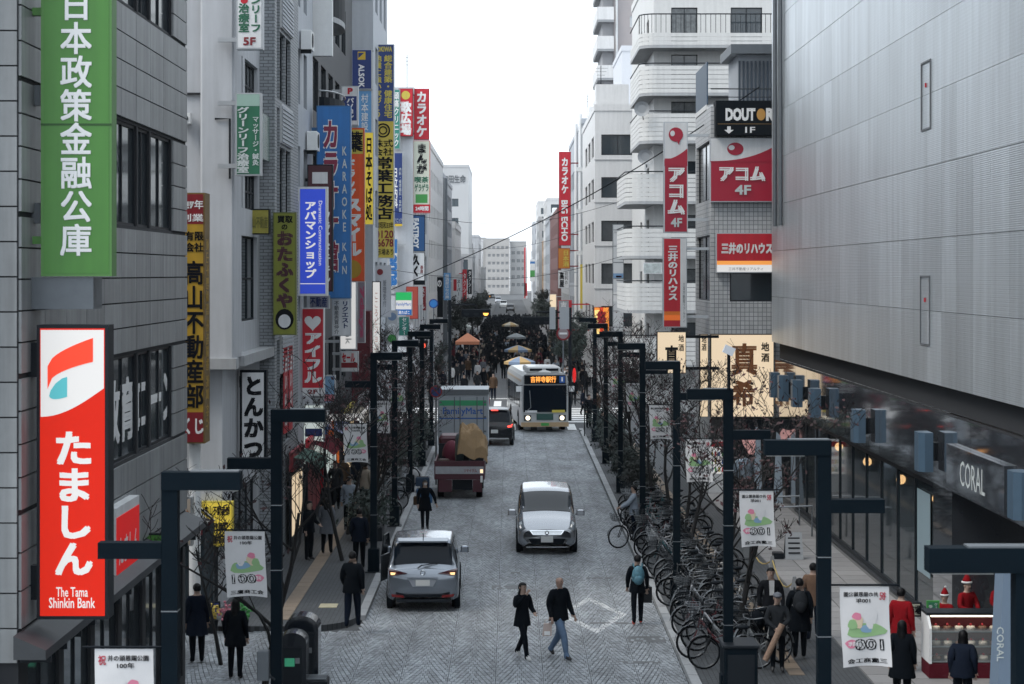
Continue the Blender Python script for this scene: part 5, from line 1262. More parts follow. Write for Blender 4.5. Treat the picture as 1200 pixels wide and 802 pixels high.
# ---------------------------------------------------------------- bicycles
RIM = mat('wheel rim', (.10,.11,.12), .4, metal=.8)
STEELB = STEEL
STEEL = mat('dull bike steel', (.15,.16,.17), .4, metal=.8)
def make_bike(fm, label, basket=True, bm_=None):
    """front towards -y, wheels on z = 0"""
    t = thing('bicycle', label, 'bicycle', (0,0,0), 'bicycles parked along the kerb')
    for yy, nm in ((-.54,'front_wheel'), (.54,'rear_wheel')):
        w = MB().torus((0,yy,.335), .318, .019, 'x', 22, 5); w.smooth = True; w = w.build(nm, RUBBER, t, True)
        MB().torus((0,yy,.335), .296, .010, 'x', 22, 4).build('rim', RIM, w, True)
        sp = MB().cyl((-.03,yy,.335), .022, .06, 8, 'x')
        for i in range(10):
            a = 2*PI*i/10; sp.tube([(0,yy,.335),(0,yy+.29*math.cos(a),.335+.29*math.sin(a))], .0025, 3, False)
        sp.build('spokes', RIM, w, True)
    f = MB(); f.smooth = True
    f.tube([(0,-.36,.80),(0,-.05,.36),(0,.10,.29)], .019, 6).tube([(0,.10,.29),(0,.22,.78)], .017, 6).tube([(0,-.34,.72),(0,-.05,.42),(0,.14,.48)], .015, 6).tube([(.03,.10,.29),(.04,.54,.335)], .010, 5).tube([(-.03,.10,.29),(-.04,.54,.335)], .010, 5).tube([(.02,.20,.68),(.04,.54,.335)], .009, 5).tube([(-.02,.20,.68),(-.04,.54,.335)], .009, 5).tube([(0,-.36,.80),(0,-.345,.70)], .024, 6)
    f.build('frame', fm, t, True)
    MB().tube([(0,-.37,.84),(0,-.40,.68),(.045,-.43,.60),(.05,-.54,.335)], .012, 5).tube([(0,-.40,.68),(-.045,-.43,.60),(-.05,-.54,.335)], .012, 5).build('fork', fm, t, True)
    h = MB().tube([(0,-.365,.82),(0,-.35,.98)], .014, 6).tube([(-.28,-.12,1.02),(-.27,-.26,1.03),(-.15,-.36,1.0),(0,-.36,.98),(.15,-.36,1.0),(.27,-.26,1.03),(.28,-.12,1.02)], .012, 6); h.build('handlebar', STEEL, t, True)
    s = MB(); s.smooth = True; s.ell((0,.24,.83), (.09,.15,.045), 10, 6); s.tube([(0,.22,.78),(0,.235,.82)], .014, 6); s.build('saddle', BLACK, t, True)
    for yy, a0, a1 in ((-.54, 60, 175), (.54, 5, 150)):
        g = MB(); P = []
        for i in range(9):
            a = R(a0+(a1-a0)*i/8); P.append([(q, yy+.36*math.cos(a), .335+.36*math.sin(a)) for q in (-.03, 0, .03)])
        g.grid(P); g.build('mudguard', GREYM, t, True)
    MB().tube([(-.05,.30,.69),(-.05,.72,.70),(.05,.72,.70),(.05,.30,.69)], .007, 4).tube([(.045,.66,.70),(.045,.55,.34)], .006, 4).tube([(-.045,.66,.70),(-.045,.55,.34)], .006, 4).build('carrier', STEEL, t, True)
    c = MB().cyl((-.05,.10,.29), .085, .015, 14, 'x'); c.tube([(.06,.10,.29),(.06,.03,.15),(.13,.03,.15)], .010, 5).tube([(-.06,.10,.29),(-.06,.17,.43),(-.13,.17,.43)], .010, 5); c.build('crank', STEEL, t, True)
    if basket:
        b = MB()
        for i in range(5):
            z = .80+.05*i; wv = .13+.012*i; dv = .10+.012*i
            b.tube([(-wv,-.60-dv,z),(wv,-.60-dv,z),(wv,-.60+dv,z),(-wv,-.60+dv,z),(-wv,-.60-dv,z)], .005, 3, False)
        for i in range(7):
            u = -1+2*i/6.
            for sg in (-1, 1): b.tube([(u*.13,-.60+sg*.10,.80),(u*.18,-.60+sg*.15,1.0)], .004, 3, False)
        for i in range(5):
            u = -1+2*i/4.
            for sg in (-1, 1): b.tube([(sg*.13,-.60+u*.10,.80),(sg*.18,-.60+u*.15,1.0)], .004, 3, False)
        b.quad((-.13,-.70,.80),(.13,-.70,.80),(.13,-.50,.80),(-.13,-.50,.80)); b.build('basket', bm_ or STEEL, t, True)
    MB().tube([(.05,.54,.33),(.16,.62,.02)], .009, 4).build('stand', STEEL, t, True)
    return t
fms = [mat('bike black', (.007,.008,.011), .4, spec=.3), mat('bike silver', (.30,.31,.33), .35, metal=.7), mat('bike teal', (.012,.08,.095), .4), mat('bike maroon', (.08,.008,.014), .4), mat('bike white', (.36,.37,.37), .4)]
cnm = ['black', 'silver', 'teal', 'maroon', 'white']
protos = []
rndb = random.Random(9)
spots = []
yb = 39.6
while yb < 66:
    spots.append((rndb.uniform(4.25,4.55), yb)); 
    if rndb.random() < .62: spots.append((rndb.uniform(5.0,5.3), yb+.3))
    yb += rndb.uniform(.75,1.15)
ctr = {}
for i, (x, y) in enumerate(spots):
    c = rndb.choice([0,0,1,2,0,3,4,1])
    seg = sum(1 for q in rights if q < y)
    row = 'kerb' if x < 4.8 else 'inner'
    ctr[(c, seg, row)] = ctr.get((c, seg, row), 0)+1
    n = ctr[(c, seg, row)]
    lab = '%s bicycle of the %s row just behind the %s right lamp, %s such from camera' % (cnm[c], row, ordn[seg-1], ordn[n-1])
    if any(p[0] == c for p in protos):
        p = [p for p in protos if p[0] == c][0][1]
        o = copy_thing(p, (x,y,.12), 0, lab)
    else:
        o = make_bike(fms[c], lab, c != 4, DARKM if c in (0,3) else STEEL); protos.append((c, o)); o.location = (x,y,.12)
    o.rotation_euler = (0, R(rndb.uniform(-5,5)), R(-75+rndb.uniform(-25,25)))
pb = protos[0][1]
ctr = 0
for i, (x, y) in enumerate(((-4.3,63.5),(-4.5,64.6),(-4.2,66),(-4.5,69),(-4.3,70.2),(-4.5,72.5),(-4.2,74))):
    o = copy_thing(protos[i % len(protos)][1], (x,y,.12), R(80+15*(i%3)), '%s bicycle on the left pavement, %s from the camera' % (cnm[protos[i % len(protos)][0]], ordn[i]))
# the bicycle being pushed off the kerb
o = copy_thing([p for p in protos if p[0] == 0][0][1], (3.62, 57.6, .06), R(-68), 'black bicycle with its front wheel out on the road')

STEEL = STEELB
# ---------------------------------------------------------------- pavement furniture on the right
CONEM = mat('grey plastic', (.20,.21,.22), .6, noise=.1)
for i, (px, py) in enumerate(((876,660),(905,691),(931,718))):
    d = G(py); x = X(px,d)
    t = thing('pylon', 'grey tapered pavement pylon, '+['farthest of three', 'middle of three', 'nearest of three'][i], 'pylon', (x,d,.14), 'grey pylons on the plaza')
    MB().prism([(x-.16,d-.16,.14),(x+.16,d-.16,.14),(x+.16,d+.16,.14),(x-.16,d+.16,.14)], (0,0,.05)).build('foot', CONEM, t)
    b = [(x-.13,d-.13,.19),(x+.13,d-.13,.19),(x+.13,d+.13,.19),(x-.13,d+.13,.19),(x-.035,d-.035,.85),(x+.035,d-.035,.85),(x+.035,d+.035,.85),(x-.035,d+.035,.85)]
    MB().add(b, [(0,3,2,1),(4,5,6,7),(0,1,5,4),(1,2,6,5),(2,3,7,6),(3,0,4,7)]).build('body', CONEM, t)
pts = [Vector((X(876,G(660)),G(660),.75)), Vector((X(905,G(691)),G(691),.75)), Vector((X(931,G(718)),G(718),.75))]
ch = []
for a, b in ((0,1),(1,2)):
    for i in range(9):
        q = i/8; p = pts[a].lerp(pts[b], q); p.z -= .38*math.sin(PI*q); ch.append(p)
tag(MB().tube(ch, .018, 5).build('barrier_rope', mat('yellow rope', (.40,.30,.10), .7)), 'sagging yellow rope strung between the grey pylons', 'rope')
d = G(662); x = X(931,d)
t = thing('notice_board', 'grey A frame notice board standing on the plaza', 'notice board', (x,d,.14))
MB().prism([(x-.25,d,.14),(x+.25,d,.14),(x+.22,d+.18,.86),(x-.22,d+.18,.86)], (0,.03,0)).build('front_board', mat('grey notice', (.34,.36,.38), .6), t)
MB().prism([(x-.25,d+.4,.14),(x+.25,d+.4,.14),(x+.22,d+.22,.86),(x-.22,d+.22,.86)], (0,.03,0)).build('rear_board', GREYM, t)
for k in range(4): MB().box(x-.16, x+.16, d+.03+.04*k-.012, d+.03+.04*k-.006, .3+.13*k, .34+.13*k).build('print_line', INK, t)
MB().box(x-.55,x-.28,d+.1,d+.5,.14,.3).build('weight_block', DARKM, t)
for k in range(2):
    t = thing('handrail', ['upper steel handrail by the store steps', 'lower steel handrail by the store steps'][k], 'handrail', (8.5, 60+2*k, .14), 'handrails by the store steps')
    yy = 62-2.6*k
    MB().tube([(7.3+.4*k,yy,.14),(7.3+.4*k,yy,1.0),(9.0,yy,1.05),(9.0,yy,.14)], .03, 8).build('rail', STEEL, t)
# poster panel and planter under the cream sign
t = thing('poster_stand', 'dark lit poster with a pale figure under the cream sign', 'poster', (X(880,72.5), 72.5, .12))
MB().box(X(862,72.5), X(902,72.5), 72.45, 72.6, Z(560,72.5), Z(492,72.5)).build('case', BLACK, t); MB().prism([(X(880,72.5)+.35*math.cos(q), 72.43, Z(515,72.5)+.45*math.sin(q)*(1+.3*math.sin(3*q))) for q in [2*PI*i/14 for i in range(14)]], (0,.01,0)).build('printed_picture', mat('poster blossom', (.62,.35,.33), .6, noise=.5, nscale=8, emit=(.6,.3,.28), es=.25), t)
t = thing('shrub_planter', 'clipped dark shrub in a planter behind the mirrored banner', 'planter', (X(884,70), 70, .12))
MB().bevbox(X(866,70),X(904,70),69.6,70.4,.12,.7,.03).build('box', DARKM, t)
sb = MB(); rr = random.Random(2)
for i in range(900):
    c = Vector((X(885,70)+rr.gauss(0,.32), 70+rr.gauss(0,.2), 1.0+rr.gauss(0,.22))); a = Vector((rr.uniform(-1,1),rr.uniform(-1,1),rr.uniform(-1,1))).normalized(); b = a.orthogonal()*.5
    sb.add([c-a*.06, c+b*.06, c+a*.06, c-b*.06], [(0,1,2,3)])
o = sb.build('foliage', DGREEN, t); o['kind'] = 'stuff'
t = thing('convex_mirror', 'round blue grey convex mirror on a post right of the lamps', 'mirror', (X(871,62), 62, .12))
MB().lathe([(.01,.0),(.22,.03),(.34,.08),(.34,.14),(.1,.2)], (X(871,62),61.8,Z(549,62)), 20, 'y').build('mirror_dish', mat('mirror face', (.30,.36,.42), .12, metal=.6), t); MB().tube([(X(871,62),62,.12),(X(871,62),62,Z(549,62))], .04, 8).build('post', DARKM, t)
t = thing('umbrella_rack', 'pair of pale leaning boards by the store corner', 'boards', (X(893,68), 68, .12))
for k, px in enumerate((888, 912)): MB().prism([(X(px,68)-.16,68,.12),(X(px,68)+.16,68,.12),(X(px,68)+.12,68.3,2.6-.2*k),(X(px,68)-.02,68.3,2.75-.2*k)], (0,.05,0)).build('board', mat('pale blue board', (.28,.34,.40), .5), t)
# bright drug store vending front behind the pylons
t = thing('vending_machine', 'bright white vending machine with red top behind the bicycles', 'vending machine', (X(838,74), 72.2, .12))
MB().bevbox(X(823,72),X(850,72),71.4,72.2,.12,1.98,.02).build('body', mat('machine white', (.7,.7,.7), .4), t); MB().box(X(826,72),X(847,72),71.385,71.398,.8,1.75).build('display_window', LITWHITE, t); MB().box(X(824,72),X(849,72),71.38,71.398,1.77,1.95).build('top_band', SIGNR, t)
for r_ in range(3):
    for c_ in range(5): piece('drink_can', [SIGNR, BLUEP, GREENP, YELP][(r_+c_) % 4], t, (X(828.5+4*c_,72), 71.37, .95+.28*r_), (.06,.02,.16))

# overhead cable
t = tag(MB().tube([(X(420+(890-420)*q, 98+(72-98)*q), 98+(72-98)*q, Z(356+(102-356)*q, 98+(72-98)*q)-.9*math.sin(PI*q)*.8) for q in [i/24 for i in range(25)]], .022, 5).build('overhead_cable', BLACK), 'black overhead cable sagging across the street', 'cable')

# ---------------------------------------------------------------- signals and traffic signs
AMB = mat('lit amber', (.9,.4,.08), .4, emit=(1.0,.42,.08), es=1.2); REDL = mat('lit signal red', (.9,.1,.05), .4, emit=(1,.10,.05), es=1.2); GRNL = mat('lit signal green', (.1,.8,.5), .4, emit=(.15,.9,.6), es=1.5)
def signal(px0, px1, py, d, lit_m, label, pole_px, idx=2):
    x0, x1, z = X(px0,d), X(px1,d), Z(py,d); h = .42
    xp = X(pole_px,d)
    t = thing('traffic_light', label, 'traffic light', (xp,d,.12), 'traffic lights at the crossing')
    MB().bevbox(x0,x1,d,d+.25,z-h/2,z+h/2,.03).build('housing', BLACK, t)
    for i in range(3):
        c = x0+(x1-x0)*(i+.5)/3
        MB().cyl((c,d-.02,z), .15, .02, 14, 'y').build('lens', lit_m if i == idx else DARKM, t)
        MB().prism([(c+.17*math.cos(R(a)), d-.2, z+.17*math.sin(R(a))) for a in range(10,171,16)]+[(c-.15,d-.2,z),(c+.15,d-.2,z)], (0,.01,0)).build('visor', BLACK, t)
    MB().tube([(xp,d+.15,.12),(xp,d+.15,z+.7)], .09, 8).tube([(xp,d+.15,z+.45),((x0+x1)/2,d+.15,z+.45),((x0+x1)/2,d+.15,z+.2)], .05, 6).build('pole', BLACK, t)
signal(541, 575, 367, 108, AMB, 'traffic light glowing amber over the far road', 527)
signal(612, 646, 376, 106, DARKM, 'unlit dark traffic light arm from the right corner', 668, 9)
signal(562, 576, 347, 330, AMB, 'tiny amber traffic light far down the street', 552)
for px, py, lb in ((481,404,'left red pedestrian signal by the crossing'), (496,405,'right red pedestrian signal by the crossing')):
    d = 98; x, z = X(px,d), Z(py,d)
    t = thing('pedestrian_signal', lb, 'signal', (x,d,.12), 'pedestrian signals'); MB().bevbox(x-.2,x+.2,d,d+.2,z-.5,z+.25,.03).build('housing', BLACK, t); MB().cyl((x,d-.02,z),.13,.02,12,'y').build('lens', REDL, t); MB().tube([(x,d+.1,.12),(x,d+.1,z-.5)], .06, 8).build('pole', BLACK, t)
def disc(px, py, d, r, m1, m2, label, bar=None, text=None):
    x, z = X(px,d), Z(py,d)
    t = thing('road_sign', label, 'road sign', (x,d,.12), 'round road signs')
    MB().cyl((x,d,z), r, .03, 20, 'y').build('plate', m1, t); MB().cyl((x,d-.006,z), r*.76, .005, 20, 'y').build('inner_field', m2, t)
    if bar == 'diag': MB().cbox((x,d-.012,z), (r*1.6,.006,r*.18), Matrix.Rotation(R(45),3,'Y')).build('bar', m1, t)
    if bar == 'flat': MB().box(x-r*.55,x+r*.55,d-.014,d-.007,z-r*.14,z+r*.14).build('bar', WHITEP, t)
    MB().tube([(x,d+.06,.12),(x,d+.06,z+r)], .035, 6).build('post', GREYM, t)
disc(511, 459, 74, .23, SIGNDR, SIGNN, 'blue no parking disc with red ring above the box truck', 'diag')
disc(508, 356, 118, .28, SIGNN, SIGNB, 'plain blue round road sign in the left row')
disc(660, 391, 103, .36, SIGNDR, mat('sign grey rose', (.30,.24,.25), .5), 'dull red ringed round road sign by the right corner', 'flat')
t = thing('direction_board', 'pair of pale grey sign plates on a horizontal arm, right corner', 'road sign', (X(690,101), 101, .12))
for a, b in ((644,651),(656,667)): MB().box(X(a,101),X(b,101),101,101.05,Z(386,101),Z(360,101)).build('plate', mat('grey plate', (.38,.40,.42), .5), t)
MB().tube([(X(640,101),101.1,Z(373,101)),(X(696,101),101.1,Z(373,101)),(X(696,101),101.1,.12)], .06, 6).build('arm', BLACK, t)
t = thing('red_lantern', 'glowing red paper lantern beside the right lamps', 'lantern', (X(673,96), 96, Z(455,96)))
b = MB(); b.smooth = True; b.ell((X(673,96),96,Z(440,96)), (.09,.09,.36), 12, 10); b.build('paper', lit('lantern paper', (.9,.03,.03), .6, (.4,.01,.01)), t); MB().cyl((X(673,96),96,Z(440,96)+.6),.1,.08,10).build('cap', BLACK, t); MB().tube([(X(673,96),96,Z(440,96)+.68),(X(673,96)+.5,96.1,Z(440,96)+.72),(X(673,96)+.5,96.1,.12)], .03, 5).build('bracket', BLACK, t)

# ---------------------------------------------------------------- cars
def cr(p0, p1, p2, p3, t):
    return [0.5*((2*b)+(-a+c)*t+(2*a-5*b+4*c-d)*t*t+(-a+3*b-3*c+d)*t*t*t) for a, b, c, d in zip(p0,p1,p2,p3)]
class Loft:
    """body surface over stations (y, hw_low, z_low, hw_mid, z_mid, hw_top, z_top); u along the car, v 0..12 across"""
    def __init__(s, st): s.st = st
    def sect(s, u):
        st = s.st; n = len(st); i = min(int(u), n-2); t = u-i
        a, b, c, d = st[max(i-1,0)], st[i], st[i+1], st[min(i+2,n-1)]
        q = cr(a,b,c,d,t)
        lo = [min(x,y) for x, y in zip(b,c)]; hi = [max(x,y) for x, y in zip(b,c)]
        return [min(max(x, l), h) for x, l, h in zip(q, lo, hi)]
    def pt(s, u, v, off=0.0):
        if off:
            p = Vector(s.pt(u, v)); e = .02
            a = Vector(s.pt(min(u+e,len(s.st)-1.001), v))-Vector(s.pt(max(u-e,0), v)); b = Vector(s.pt(u, min(v+e,12)))-Vector(s.pt(u, max(v-e,0)))
            n = b.cross(a); n = n.normalized() if n.length > 1e-9 else Vector((0,0,1))
            c = Vector((0,0,.9)); 
            if n.dot(p-Vector((0,p.y,.8))) < 0: n = -n
            return p+n*off
        y, hl, zl, hm, zm, ht, zt = s.sect(u)
        hp = [(hl*.86,zl),(hl,zl+.10),(hm,zl+(zm-zl)*.55),(hm*.975,zm),(ht+ (hm-ht)*.06,zt-.10*(1 if zt-zm>.3 else .4)),(ht*.80,zt-.012),(0,zt+.018)]
        sg = -1
        w = v
        if v > 6: w = 12-v; sg = 1
        i = min(int(w), 5); t = w-i
        g = lambda k: hp[k] if k <= 6 else (-hp[12-k][0], hp[12-k][1])
        a, b, c, d = g(max(i-1,0)), g(i), g(i+1), g(i+2)
        q = cr(a,b,c,d,t)
        return (sg*q[0], y, q[1])
    def body(s, nu=5, nv=4):
        m = MB(); m.smooth = True
        us = [i/nu for i in range((len(s.st)-1)*nu)]+[len(s.st)-1.0001]
        vs_ = [i/nv for i in range(12*nv+1)]
        P = [[s.pt(u,v) for v in vs_] for u in us]
        m.grid(P); nc = len(vs_)
        c0 = len(m.v)
        for row in (0, len(P)-1):
            cxyz = [sum(p[k] for p in P[row])/nc for k in range(3)]
            m.v.append(tuple(cxyz)); ci = len(m.v)-1
            for j in range(nc-1): m.f.append((row*nc+j, row*nc+j+1, ci))
            m.f.append((row*nc+nc-1, row*nc, ci))
        return m
    def patch(s, u0, u1, v0, v1, off=.012, nu=8, nv=8):
        m = MB(); m.smooth = True
        m.grid([[s.pt(u0+(u1-u0)*i/nu, v0+(v1-v0)*j/nv, off) for j in range(nv+1)] for i in range(nu+1)])
        return m
CARGL = mat('car glass', (.005,.009,.015), .06, spec=.14)
CARGLW = mat('windscreen glass', (.02,.026,.032), .06, spec=.4)
def wheels(t, hw, yf, yr, r=.31):
    for sx in (-1,1):
        for yy in (yf, yr):
            a = MB().cyl((sx*(hw-.12) if sx > 0 else sx*(hw-.12)-.005*0, yy, r+.0), r+.055, .125*sx, 20, 'x').build('wheel_arch', BLACK, t, True)
            w = MB().lathe([(r*.6,-.1),(r*.96,-.1),(r,-.07),(r,.07),(r*.96,.1),(r*.6,.1)], (sx*(hw-.085),yy,r), 22, 'x'); w.smooth = True; w = w.build('wheel', RUBBER, t, True)
            MB().lathe([(.02,sx*.095),(r*.5,sx*.09),(r*.62,sx*.102)], (sx*(hw-.085),yy,r), 16, 'x').build('rim', STEEL, w, True)
SILV = mat('silver car paint', (.32,.335,.36), .27, metal=.7, coat=.6, noise=.03)
SILV2 = mat('cool silver car paint', (.20,.225,.26), .26, metal=.7, coat=.6, noise=.03)
CHR = mat('chrome', (.62,.64,.66), .12, metal=1.0)
LAMPW = mat('clear lamp', (.55,.58,.60), .12, spec=.8)
LAMPR = mat('red lamp', (.16,.008,.01), .15)
PLATE = mat('number plate', (.55,.56,.55), .5)
PLATEI = mat('plate print', (.12,.20,.16), .6)
# oncoming silver van
stF = [(-2.11,.60,.34,.66,.60,.56,.70),(-2.02,.76,.24,.79,.68,.66,.80),(-1.72,.82,.20,.83,.80,.70,.95),(-1.22,.84,.20,.85,.92,.71,1.12),(-.42,.84,.20,.85,.98,.715,1.63),(.25,.84,.20,.85,.99,.72,1.70),(1.35,.84,.20,.85,.99,.71,1.70),(1.92,.83,.22,.84,.97,.62,1.60),(2.06,.80,.26,.82,.92,.62,1.10),(2.11,.74,.34,.78,.80,.60,.88)]
LF = Loft(stF)
def van_front(label, loc, rz):
    t = thing('silver_van', label, 'van', (0,0,0))
    LF.body().build('body', SILV, t, True)
    LF.patch(3.04,3.94,4.35,7.65,.012,8,12).build('windscreen', CARGLW, t, True)
    for v0, v1 in ((3.12,4.0),(8.0,8.88)):
        LF.patch(3.55,4.5,v0,v1).build('front_quarter_window', CARGL, t, True); LF.patch(4.55,5.6,v0,v1).build('side_window', CARGL, t, True); LF.patch(5.65,6.7,v0,v1).build('side_window', CARGL, t, True)
    for v0, v1 in ((3.05,4.4),(7.6,8.95)):
        hl_ = LF.patch(.75,2.05,v0,v1,.016,6,6).build('headlight', mat('headlamp lens', (.13,.15,.17), .1, spec=.9), t, True)
        LF.patch(1.0,1.45,v0+.3,v1-.75,.024,4,4).build('projector', LITWHITE, hl_, True); LF.patch(1.5,1.9,v0+.4,v1-.4,.024,4,4).build('indicator', LAMPW, hl_, True)
    f = -2.125
    MB().prism([(-.50,f,.70),(.50,f,.70),(.40,f-.02,.57),(-.40,f-.02,.57)], (0,.06,0)).build('grille', CHR, t, True)
    for k in range(3): MB().box(-.44+.02*k,.44-.02*k,f-.03,f-.022,.66-.035*k,.672-.035*k).build('grille_bar', DARKM, t, True)
    MB().torus((0,f-.035,.63), .05, .012, 'y', 14, 5).build('badge', DARKM, t, True)
    MB().prism([(-.52,f+.0,.46),(.52,f+.0,.46),(.44,f+.02,.30),(-.44,f+.02,.30)], (0,.05,0)).build('lower_intake', BLACK, t, True)
    MB().box(-.17,.17,f-.03,f-.012,.36,.53).build('number_plate', PLATE, t, True)
    for sx in (-1,1):
        MB().prism([(sx*.56,-2.06,.50),(sx*.78,-1.98,.52),(sx*.78,-1.99,.34),(sx*.60,-2.06,.30)], (0,.05,0)).build('fog_lamp_recess', DARKM, t, True)
        m = MB(); m.bevbox(sx*.99-.12,sx*.99+.12,-1.0,-.86,.98,1.15,.03); m.tube([(sx*.84,-.9,1.0),(sx*.95,-.92,1.04)], .025, 6); m.build('wing_mirror', SILV, t, True)
    MB().box(-.60,.60,f+.01,f+.10,.21,.235).build('chin_trim', CHR, t, True)
    MB().tube([(-.5,-1.16,1.13),(.05,-1.10,1.15)], .012, 5).tube([(.0,-1.15,1.13),(.5,-1.10,1.15)], .012, 5).build('wiper', BLACK, t, True)
    wheels(t, .86, -1.33, 1.38)
    t.location = loc; t.rotation_euler = (0,0,rz)
    return t
van_front('silver minivan driving towards the camera in mid road', (X(641,56.4), 56.4+2.11, .012), R(0))
# parked silver car seen from behind
stS = [(-2.12,.58,.34,.64,.60,.54,.68),(-2.02,.74,.24,.78,.68,.64,.80),(-1.62,.82,.20,.83,.82,.70,.97),(-1.10,.84,.20,.845,.95,.71,1.12),(-.30,.84,.20,.85,1.0,.70,1.58),(.35,.84,.20,.85,1.01,.71,1.68),(1.35,.84,.20,.85,1.02,.70,1.67),(1.78,.84,.22,.845,1.02,.68,1.61),(2.02,.82,.26,.835,1.0,.70,1.08),(2.10,.80,.30,.82,.92,.66,.98),(2.14,.74,.38,.76,.80,.60,.88)]
LS = Loft(stS)
t = thing('silver_car', 'parked silver hatchback seen from behind by the left kerb', 'car', (0,0,0))
LS.body().build('body', SILV2, t, True)
LS.patch(7.06,7.92,4.15,7.85,.014,8,12).build('rear_window', CARGL, t, True)
for v0, v1 in ((3.12,3.98),(8.02,8.88)):
    LS.patch(3.6,4.5,v0,v1).build('front_side_window', CARGL, t, True); LS.patch(4.55,5.5,v0,v1).build('side_window', CARGL, t, True); LS.patch(5.55,6.75,v0,v1).build('side_window', CARGL, t, True)
LS.patch(3.05,3.93,4.35,7.65,.012,8,10).build('windscreen', CARGL, t, True)
TAILC = mat('dark tail lens', (.05,.012,.016), .12, spec=.8)
for sx in (-1,1):
    l = MB().prism([(sx*.80,2.08,.98),(sx*.83,2.0,1.02),(sx*.36,2.175,.92),(sx*.72,2.14,.86),(sx*.79,2.09,.88)], (0,.03,0)).build('tail_light', TAILC, t, True)
    MB().prism([(sx*.76,2.14,.935),(sx*.64,2.165,.93),(sx*.66,2.16,.885),(sx*.75,2.14,.88)], (0,.035,0)).build('lit_indicator', mat('warm lit lamp', (.9,.6,.3), .4, emit=(1,.62,.28), es=.7), l, True)
    MB().prism([(sx*.74,2.12,.42),(sx*.46,2.155,.40),(sx*.44,2.155,.34),(sx*.72,2.12,.36)], (0,.025,0)).build('reflector', LAMPR, t, True)
    m = MB(); m.bevbox(sx*.97-.10,sx*.97+.10,-.86,-.74,1.0,1.16,.03); m.tube([(sx*.84,-.78,1.02),(sx*.95,-.8,1.06)], .025, 6); m.build('wing_mirror', SILV2, t, True)
MB().prism([(-.34,2.155,.78),(.34,2.155,.78),(.24,2.16,.60),(-.24,2.16,.60)], (0,.012,0)).build('plate_recess', mat('shaded silver', (.25,.27,.30), .35, metal=.4), t, True)
MB().box(-.165,.165,2.170,2.182,.62,.76).build('number_plate', PLATE, t, True)
MB().box(-.36,.36,2.165,2.185,.785,.815).build('plate_garnish', SILV2, t, True)
MB().prism([(-.74,2.10,.50),(-.40,2.165,.42),(.40,2.165,.42),(.74,2.10,.50),(.74,2.10,.44),(.40,2.165,.36),(-.40,2.165,.36),(-.74,2.10,.44)], (0,.02,0)).build('bumper_line', BLACK, t, True)
MB().box(-.62,.62,2.05,2.165,.235,.30).build('lower_trim', DARKM, t, True)
MB().torus((0,2.155,.93), .055, .010, 'y', 14, 5).build('badge', CHR, t, True)
MB().tube([(.02,2.09,1.10),(.12,2.14,1.03)], .016, 5).tube([(-.35,2.05,1.14),(.03,2.09,1.09)], .012, 5).build('rear_wiper', BLACK, t, True)
MB().prism([(-.60,1.76,1.665),(.60,1.76,1.665),(.58,1.98,1.615),(-.58,1.98,1.615)], (0,0,.035)).build('roof_spoiler', SILV2, t, True)
MB().tube([(0,1.62,1.69),(0,1.75,1.80)], .012, 5).build('aerial', BLACK, t, True)
d_ = MB().prism([(.86,-1.0,.35),(1.08,-.30,.35),(1.08,-.30,.98),(.86,-1.0,.98)], (.03,.04,0)).build('open_door', SILV2, t, True)
MB().prism([(.88,-.98,1.0),(1.08,-.30,1.0),(1.02,-.36,1.48),(.92,-.80,1.50)], (.02,.03,0)).build('door_window', CARGL, d_, True)
wheels(t, .86, -1.36, 1.38)
t.location = (X(496,48.0), 46.9+2.14, .012); t.rotation_euler = (0,0,R(180+1.0))
# dark car ahead of the trucks, brake lights on
BLK = mat('black car paint', (.005,.007,.010), .25, spec=.4)
t = thing('black_car', 'black car with glowing red brake lights beside the box truck', 'car', (0,0,0))
LS.body(4,3).build('body', BLK, t, True); LS.patch(7.06,7.92,4.15,7.85,.014).build('rear_window', CARGL, t, True)
for v0, v1 in ((3.12,3.98),(8.02,8.88)): LS.patch(3.6,6.75,v0,v1).build('side_window', CARGL, t, True)
LS.patch(3.05,3.93,4.35,7.65).build('windscreen', CARGL, t, True)
BRK = mat('lit brake lamp', (.8,.03,.02), .4, emit=(1,.07,.05), es=1.3)
for sx in (-1,1): MB().prism([(sx*.82,2.06,1.02),(sx*.84,2.0,.98),(sx*.58,2.17,.93),(sx*.62,2.16,.86),(sx*.80,2.08,.88)], (0,.03,0)).build('tail_light', BRK, t, True)
MB().box(-.16,.16,1.99,2.02,1.62,1.66).build('high_brake_light', BRK, t, True)
MB().box(-.165,.165,2.170,2.185,.60,.76).build('number_plate', PLATE, t, True)
MB().box(-.6,.6,1.75,1.95,1.665,1.69).build('roof_spoiler', mat('pale car roof', (.45,.47,.49), .3), t, True)
wheels(t, .86, -1.36, 1.38)
t.location = (X(580.5,92), 91.8+2.14, .012); t.rotation_euler = (0,0,R(179))
# small far cars
for i, (px, d, sx, c, lb) in enumerate(((590,455,0,'white','white car far down the empty road'), (584,520,0,'grey','grey car beyond the far white car'), (577,600,0,'dark','dark car farthest along the road'), (598,400,0,'dark','dark car waiting beyond the far crossing'))):
    t = thing('far_car', lb, 'car', (0,0,0), 'cars far down the street')
    m_ = {'white':WHITE,'grey':SILV,'dark':BLK}[c]
    LF.body(2,2).build('body', m_, t, True); LF.patch(3.04,3.94,4.35,7.65,.012,3,4).build('windscreen', CARGL, t, True)
    for v0, v1 in ((3.12,4.0),(8.0,8.88)): LF.patch(3.6,6.7,v0,v1,.012,4,3).build('side_window', CARGL, t, True)
    wheels(t, .86, -1.33, 1.38)
    t.location = (X(px,d), d, .01)

